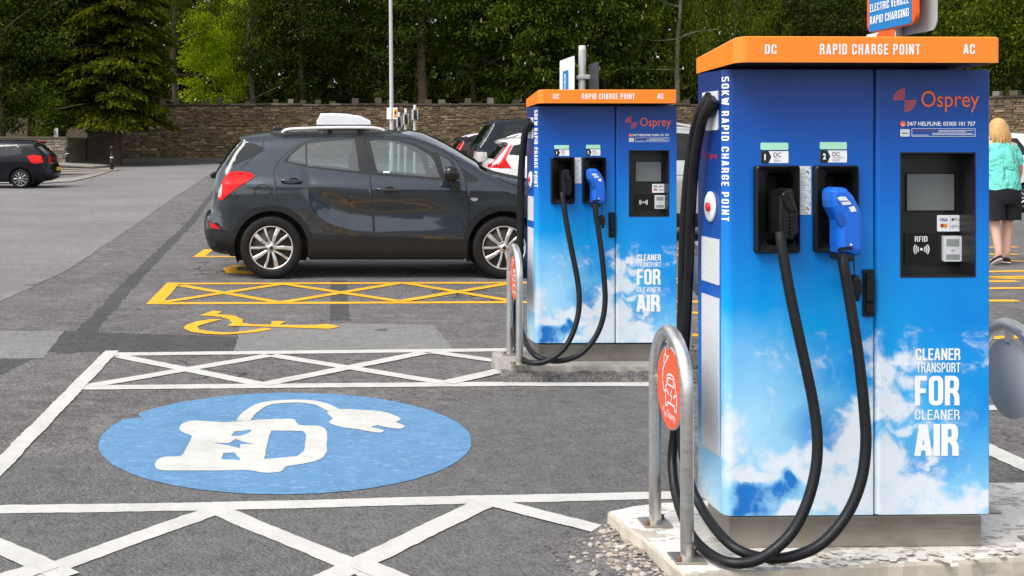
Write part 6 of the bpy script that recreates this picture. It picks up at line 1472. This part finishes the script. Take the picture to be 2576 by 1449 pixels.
MB().rbox(-.09, .09, -.02, .02, 0, P(0, 322, 52.3).z - 1.5, .01).obj('panel', M['white_plastic'], e); MB().box(-.04, .04, .021, .06, -.7, .6).obj('stake', M['galv'], e)

# ================================================================ THE WOMAN
W_ = P(2536, 655, 14.15); wz = zg(14.15)
pe = empty('person', (W_.x, 14.15, wz), 0, 'woman in turquoise T-shirt and black shorts walking away at the right edge', 'person')
def skin(name, verts, edges, radii, mat, parent, sub=2, root=0):
    bm = bmesh.new(); L = bm.verts.layers.skin.verify(); vs = [bm.verts.new(v) for v in verts]
    for v, r in zip(vs, radii): v[L].radius = r if isinstance(r, tuple) else (r, r)
    vs[root][L].use_root = True
    for a, b in edges: bm.edges.new((vs[a], vs[b]))
    me = bpy.data.meshes.new(name); bm.to_mesh(me); bm.free(); o = bpy.data.objects.new(name, me); C.objects.link(o)
    o.modifiers.new('s', 'SKIN').use_smooth_shade = True; m_ = o.modifiers.new('u', 'SUBSURF'); m_.levels = m_.render_levels = sub
    bpy.context.view_layer.update(); ev = o.evaluated_get(bpy.context.evaluated_depsgraph_get()); me2 = bpy.data.meshes.new_from_object(ev)
    bpy.data.objects.remove(o); me2.materials.clear(); me2.materials.append(mat); me2.polygons.foreach_set('use_smooth', [True] * len(me2.polygons)); return link(name, me2, parent)
# faces away (+Y); left leg is -x.  heights in metres for a 1.72 m figure, slightly stooped
J = [(0, 0, .93), (0, .01, 1.08), (0, .03, 1.25), (.0, .05, 1.40), (.0, .075, 1.47), (0, .10, 1.55),            # 0-5 spine, neck
     (-.10, 0, .88), (-.105, -.03, .50), (-.10, -.12, .12), (-.10, -.02, .04),                                       # left leg, trailing
     (.10, .01, .88), (.10, .05, .50), (.075, .02, .10), (.07, .13, .035),                                           # right leg
     (-.17, .05, 1.385), (-.24, .05, 1.12), (-.25, .16, .93), (.17, .05, 1.385), (.26, .06, 1.13), (.29, .17, .95), (0, .12, 1.63)]
E_ = [(0, 1), (1, 2), (2, 3), (3, 4), (4, 5), (0, 6), (6, 7), (7, 8), (8, 9), (0, 10), (10, 11), (11, 12), (12, 13), (3, 14), (14, 15), (15, 16), (3, 17), (17, 18), (18, 19), (5, 20)]
Rr = [(.17, .13), (.15, .11), (.16, .11), (.15, .10), .055, .055, .10, .062, .040, .035, .10, .062, .040, .035, .062, .046, .032, .062, .046, .032, (.085, .10)]
bd_ = skin('body', J, E_, Rr, M['skin'], pe)
for hx in (-.25, .29):
    for k in range(5):
        a = (k - 2) * .018; hy0 = .165 if hx < 0 else .175; hz0 = .93 if hx < 0 else .95
        th = k == 0; L = [(hx + a, hy0 + .01, hz0 - .02), (hx + a * 1.15 + (.02 if th else 0), hy0 + .035, hz0 - (.05 if th else .06)), (hx + a * 1.2 + (.025 if th else 0), hy0 + .045, hz0 - (.07 if th else .095 + .01 * (2 - abs(k - 2))))]
        MB().tube(L, [.010, .0085, .006], 7).obj('finger', M['skin'], bd_)
MB().ell((0, .215, 1.62), (.014, .022, .02), 8, 6).obj('nose', M['skin'], bd_)
def loft(mb, rings, n=22, e=2.4):
    V = []
    for cx_, cy_, z, rx_, ry_, *k in rings:
        sl = k[0] if k else 0
        for i in range(n):
            a = 2 * math.pi * i / n; c, s_ = math.cos(a), math.sin(a)
            x = rx_ * math.copysign(abs(c) ** (2 / e), c); y = ry_ * math.copysign(abs(s_) ** (2 / e), s_)
            V.append((cx_ + x, cy_ + y, z + sl * x + .006 * math.sin(a * 5 + z * 40)))
    m = len(rings); mb.add(V, [(j * n + i, j * n + (i + 1) % n, (j + 1) * n + (i + 1) % n, (j + 1) * n + i) for j in range(m - 1) for i in range(n)], True); return mb
ts_ = loft(MB(), [(0, 0, .885, .215, .165), (0, 0, .93, .212, .165), (0, .004, 1.02, .198, .155), (0, .01, 1.10, .19, .145), (0, .02, 1.2, .195, .145), (0, .035, 1.3, .188, .14), (0, .045, 1.365, .172, .125), (0, .055, 1.415, .13, .105), (0, .065, 1.455, .085, .085), (0, .07, 1.475, .062, .068)])
for s in (-1, 1): ts_.tube(crom([(s * .115, .05, 1.375), (s * .165, .052, 1.335), (s * .205, .054, 1.25), (s * .232, .058, 1.18)], 3), [.085, .085, .084, .083, .082, .081, .080, .079, .078, .077], 14)
ts_.obj('t_shirt', M['teal'], pe)
so2 = loft(MB(), [(0, .0, .955, .19, .15), (0, 0, .90, .205, .165), (0, 0, .82, .215, .17), (0, 0, .76, .218, .168), (0, 0, .71, .215, .15)])
for s in (-1, 1): loft(so2, [(s * .105, s * .008, .80, .108, .145), (s * .108, s * .012, .70, .112, .14), (s * .110, s * .02, .60, .116, .132), (s * .112, s * .03, .525, .120, .130)])
so2.obj('shorts', M['black_cloth'], pe)
hm = MB().ell((0, .075, 1.615), (.098, .112, .112), 18, 12)
loft(hm, [(0, .06, 1.66, .09, .09), (0, .055, 1.60, .112, .098), (0, .04, 1.54, .122, .092), (0, .03, 1.49, .118, .08), (0, .022, 1.455, .10, .06), (.01, .02, 1.43, .07, .04)], 24, 2.1)
for k in range(9):
    xx = -.10 + .025 * k; hm.tube([(xx * .9, -.03 + abs(xx) * .35, 1.56), (xx * 1.05, -.045 + abs(xx) * .4, 1.48), (xx * .95 + .01 * math.sin(k * 2), -.04 + abs(xx) * .4, 1.405 + .025 * math.sin(k * 1.7))], [.022, .020, .006], 6)
hm.obj('hair', M['hair'], pe)
pe.scale = (1.0, 1.0, 1.045); pe.location.x -= .08
for x, y, z, t in ((-.10, -.06, .055, -.5), (.072, .07, .05, 0)):
    sh = MB().ell((x, y, z), (.045, .125, .038), 14, 8, Quaternion((1, 0, 0), t)).obj('shoe', M['black_cloth'], pe)
    MB().ell((x, y, z - .022), (.046, .128, .022), 14, 6, Quaternion((1, 0, 0), t)).obj('sole', M['sole'], sh)

# ================================================================ TREES
def leafmesh(name, c, dirs, size, aspect, mat, parent, rng, droop=.2, upb=.35):
    """c: centres, dirs: long axis; one bent quad pair per leaf"""
    n = len(c); d = dirs / (np.linalg.norm(dirs, axis=1)[:, None] + 1e-9)
    nr = rng.normal(size=(n, 3)); nr[:, 2] = np.abs(nr[:, 2]) + upb; s = np.cross(d, nr); s /= np.linalg.norm(s, axis=1)[:, None] + 1e-9
    L = size[:, None]; Wd = L * aspect
    a = c - d * L * .5; b = c + s * Wd * .5; e = c + d * L * .5 - np.array([0, 0, 1]) * L * droop; g = c - s * Wd * .5
    V = np.stack([a, b, e, g], 1).reshape(-1, 3).astype(np.float32)
    me = bpy.data.meshes.new(name); me.vertices.add(4 * n); me.vertices.foreach_set('co', V.ravel())
    me.loops.add(4 * n); me.loops.foreach_set('vertex_index', np.arange(4 * n, dtype=np.int32)); me.polygons.add(n)
    me.polygons.foreach_set('loop_start', np.arange(0, 4 * n, 4, dtype=np.int32)); me.polygons.foreach_set('loop_total', np.full(n, 4, dtype=np.int32))
    me.materials.append(mat); me.update(); me.validate(); return link(name, me, parent)
def trunk(parent, h, r, lean, bends, mat, limbs, rs, name='trunk'):
    mb = MB(); pts = [(lean * (z / h) + bends * math.sin(z * .8) , bends * math.cos(z * .6), z) for z in np.linspace(-.4, h, 9)]
    mb.tube(pts, [r * (1.25 if i == 0 else 1.0) * (1 - .8 * i / 8) for i in range(9)], 10)
    tips = []
    for k in range(limbs):
        t = rs.uniform(.22, .95); i = int(t * 8); p0 = Vector(pts[i]); a = rs.uniform(0, 6.283); L = rs.uniform(1.6, 4.2) * (1.1 - .5 * t); up = rs.uniform(.1, .8)
        p1 = p0 + Vector((math.cos(a) * L * .45, math.sin(a) * L * .45, up * L * .25 + rs.uniform(-.2, .3))); p2 = p0 + Vector((math.cos(a + .2) * L, math.sin(a + .2) * L, up * L * .6 + rs.uniform(-.3, .3)))
        rr0 = r * .38 * (1.1 - .7 * t); mb.tube(crom([p0, p1, p2], 4), [max(.012, rr0 * (1 - q / 10)) for q in range(9)], 6); tips.append(p2)
    mb.obj(name, mat, parent); return tips
def broad(px, Y_, h, rx, ry, z0, mat, nclump, nleaf, seed, label, name='broadleaf_tree', bark='bark', lsize=.22, clump=.75, tr=.22, lean=0, group='trees of the wood behind the wall', flowers=0, hang=False, base=None, limbs=9):
    rng = np.random.default_rng(seed); rs = random.Random(seed); x = (px - CX) * Y_ / F
    e = empty(name, (x, Y_, zg(Y_) if base is None else base), 0, label, 'tree', group)
    tips = trunk(e, h * .92, tr, lean, .08, M[bark], limbs, rs)
    cz = (z0 + h) / 2; rz = (h - z0) / 2
    u = rng.normal(size=(nclump, 3)); u /= np.linalg.norm(u, axis=1)[:, None]; u *= (rng.random(nclump) ** .42)[:, None]
    lob = 1 + .28 * np.sin(u[:, 0] * 4 + seed) * np.cos(u[:, 2] * 5 + seed * 1.7)
    cc = np.stack([u[:, 0] * rx * lob + lean * .6, u[:, 1] * ry * lob, cz + u[:, 2] * rz], 1)
    cr = clump * rng.uniform(.55, 1.3, nclump); cs = []; ds = []
    for q, r in zip(cc, cr):
        k = int(nleaf * 1.45 * (r / clump) ** 1.6); o = rng.normal(size=(k, 3)) * np.array([r * .62, r * .62, r * (.30 if not hang else .95)])
        if hang: o[:, :2] *= .55; o[:, 2] -= np.abs(o[:, 2]) * .3
        cs.append(q + o); d = o + rng.normal(size=(k, 3)) * r * .5; d[:, 2] -= r * (.35 if not hang else 1.6); ds.append(d)
    c = np.concatenate(cs); d = np.concatenate(ds); leafmesh('crown', c, d, lsize * .80 * rng.uniform(.6, 1.35, len(c)), .5 if not hang else .32, mat, e, rng)
    if flowers:
        mb = MB()
        for q in cc[rng.permutation(nclump)[:flowers]]:
            p = q + rng.normal(size=3) * .4; p[1] = min(p[1], q[1]) - .55
            mb.tube([(p[0], p[1], p[2]), (p[0] + .01, p[1], p[2] + .10), (p[0], p[1], p[2] + .24)], [.06, .05, .008], 5)
        mb.obj('blossom', M['blossom'], e)['kind'] = 'stuff'
    return e
def conifer(px, Y_, h, r0, zb, mat, nb, nl, seed, label, base=None, group='trees of the wood behind the wall', name='conifer_tree', rtop=.25):
    rng = np.random.default_rng(seed); rs = random.Random(seed); x = (px - CX) * Y_ / F; e = empty(name, (x, Y_, zg(Y_) if base is None else base), 0, label, 'tree', group)
    mb = MB(); mb.tube([(0, 0, -.4), (.05, 0, h * .3), (0, .05, h * .65), (0, 0, h)], [.34, .26, .16, .03], 10); br = []
    cs = []; ds = []
    for k in range(nb):
        z = zb + (h - zb) * (rng.random() ** 1.15); t = (z - zb) / (h - zb); L = r0 * (1 - (1 - rtop) * t) * rng.uniform(.62, 1.12); a = rng.uniform(0, 6.283)
        if math.sin(a) > .4 and rng.random() < .5: a = -a
        d = np.array([math.cos(a), math.sin(a), 0]); side = np.array([-math.sin(a), math.cos(a), 0]); m = int(nl * (L / r0) * rng.uniform(.7, 1.2))
        s = rng.random(m) ** .6; lat = rng.normal(size=m) * .20 * (1.1 - s * .5) * L * .55; zz = z + .30 * np.sin(s * 2.4) * L * .28 - .17 * L * s ** 2 + rng.normal(size=m) * .05 - np.abs(lat) * .28
        cs.append(d * (s * L)[:, None] + side * lat[:, None] + np.array([0, 0, 1]) * zz[:, None]); dd = d * .9 + side * (np.sign(lat) * .55)[:, None] + rng.normal(size=(m, 3)) * .28; dd[:, 2] -= .22; ds.append(dd)
        if k % 3 == 0: p2 = d * L * .8; br.append([(0, 0, z), (p2[0] * .5, p2[1] * .5, z + .09 * L), (p2[0], p2[1], z + .02 * L)])
    for b in br: mb.tube(b, [.05, .03, .01], 5)
    mb.obj('trunk', M['bark'], e); c = np.concatenate(cs); d = np.concatenate(ds)
    leafmesh('crown', c, d, .27 * rng.uniform(.6, 1.4, len(c)), .26, mat, e, rng, .25, .8); return e
# wooded bank behind the wall
xs2 = np.linspace(-80, 90, 60); ys2 = [62.6, 66, 72, 80, 90, 104]; V = []
for y in ys2:
    for x in xs2: V.append((x, y + max(0, x - 21.5) * -.9 * (y < 64), zg(y) + (1.3 if y > 62.7 else .9) + (y - 62) * .03 + RS.uniform(-.2, .25)))
nn_ = len(xs2); tag(mk('wooded_bank', V, [(j * nn_ + i, j * nn_ + i + 1, (j + 1) * nn_ + i + 1, (j + 1) * nn_ + i) for j in range(len(ys2) - 1) for i in range(nn_ - 1)], M['earth'], None, True), 'earth bank of the wood behind the stone wall', None, None, 'structure')
conifer(288, 55.0, 14.5, 2.95, 1.9, M['leaf_yew'], 460, 270, 1, 'big layered yellow-tipped conifer overhanging the gateway', .6, rtop=.8)
conifer(150, 57.5, 17, 2.9, 3.2, M['leaf_yew'], 300, 220, 2, 'conifer just left of and behind the big layered one', .6, rtop=.8)
broad(75, 53.8, 11, 2.6, 1.6, 1.4, M['leaf_mid'], 200, 95, 3, 'ivy-green leafy tree above the low stone wall at the left', lsize=.19, base=.9, clump=.6)
broad(0, 52.9, 9, 2.2, 1.3, 1.2, M['leaf_dark'], 150, 95, 31, 'dark shrubby tree at the left edge behind the black hatchback', lsize=.2, base=.9, clump=.6)
broad(124, 52.6, 3.4, .75, .5, .2, M['leaf_mid'], 60, 90, 32, 'ivy-covered bush against the low wall beside the pale board', 'ivy_bush', lsize=.13, base=.95, clump=.35, tr=.06, group='shrubs', limbs=4)
broad(440, 64.4, 14, 2.4, 1.5, 6.3, M['leaf_olive'], 70, 85, 4, 'thin drooping tree to the right of the big conifer', hang=True, lsize=.2, clump=.7)
broad(516, 66.5, 9.2, 1.7, 1.3, 2.0, M['leaf_lit'], 95, 70, 5, 'tree seen through the gap, sunlight painted into its bright yellow-green leaves', lsize=.2, clump=.5, tr=.1)
broad(585, 70, 9.8, 1.6, 1.4, 3.0, M['leaf_lit'], 70, 70, 51, 'young tree left of the pale trunk, sunlight painted into its yellow-green leaves', lsize=.2, clump=.6, tr=.1)
broad(640, 67.5, 15, 3.6, 2.5, 4.4, M['leaf_olive'], 120, 85, 6, 'pale-trunked tree with hanging twigs above the parked crossover', bark='bark_pale', hang=True, lsize=.2, tr=.20, lean=-.5)
broad(760, 66.5, 14, 3.4, 2.6, 2.2, M['leaf_dark'], 190, 95, 7, 'dark dense tree with reddish leaves left of the lamp post', 'copper_tree')
broad(885, 69, 15, 3.5, 2.6, 2.4, M['leaf_dark'], 180, 95, 8, 'dark tree just left of the lamp post')
broad(985, 66, 12, 2.6, 2.2, 1.9, M['leaf_dark'], 140, 90, 9, 'dark leafy tree directly behind the lamp post')
broad(1062, 65.5, 16, 3.0, 2.2, 6.4, M['leaf_mid'], 110, 90, 10, 'tall dark pine-like trunk with high crown right of the lamp post', 'tall_tree', tr=.36, limbs=5)
broad(1190, 68, 14, 3.3, 2.4, 2.0, M['leaf_mid'], 180, 95, 12, 'mid green tree between the tall trunk and the blossoming tree')
broad(1330, 66.5, 15, 4.2, 3.0, 1.9, M['leaf_mid'], 240, 105, 13, 'broad chestnut tree with upright cream blossoms', 'chestnut_tree', flowers=80, lsize=.3)
broad(1520, 67.5, 16, 3.6, 2.6, 2.0, M['leaf_mid'], 210, 100, 14, 'second blossoming chestnut behind the further charger', 'chestnut_tree', flowers=50, lsize=.3)
broad(1697, 67, 15, 3.2, 2.2, 3.4, M['leaf_olive'], 120, 85, 15, 'birch-like tree with white twisted limbs between the chargers', 'birch_tree', bark='bark_pale', hang=True, lsize=.17, tr=.2, lean=.5, limbs=14)
broad(1850, 67, 14, 3.2, 2.4, 2.2, M['leaf_olive'], 170, 90, 16, 'olive green tree rising left above the near charger canopy', hang=True, lsize=.19)
broad(2010, 70, 15, 3.6, 2.6, 2.2, M['leaf_dark'], 170, 90, 17, 'dark tree with sky gaps above the near charger canopy')
broad(2150, 66, 13, 2.9, 2.2, 2.2, M['leaf_dark'], 150, 90, 18, 'dark tree just left of the orange framed sign')
broad(2340, 60, 13, 3.2, 2.4, 2.2, M['leaf_dark'], 160, 90, 19, 'dark tree behind the grey back of the sign')
broad(2500, 55, 12, 2.6, 2.0, 2.6, M['leaf_olive'], 150, 90, 20, 'yellowish leafy tree above the right wall')
broad(2640, 52, 12, 2.8, 2.0, 2.4, M['leaf_olive'], 130, 90, 21, 'leafy tree cut by the right edge above the wall')
# far wood: one mass
rng = np.random.default_rng(77); n = 130000
c = np.stack([rng.uniform(-42, 75, n), rng.uniform(80, 92, n), np.zeros(n)], 1)
c[:, 2] = zg(85) + 1.0 + 17 * rng.random(n); k = (np.sin(c[:, 0] * .9) * np.sin(c[:, 2] * .8 + c[:, 0] * .3) + rng.normal(size=n) * .45) > np.where(c[:, 2] < 7, -9, -.62)
c = c[k]; d = rng.normal(size=c.shape); d[:, 2] -= .6
wd_ = leafmesh('far_woodland', c, d, .7 * rng.uniform(.6, 1.5, len(c)), .6, M['leaf_dark'], None, rng); tag(wd_, 'deep mass of the far wood seen between the nearer trunks', None, None, 'stuff')
SC.cycles.max_bounces = 6; SC.cycles.transparent_max_bounces = 12
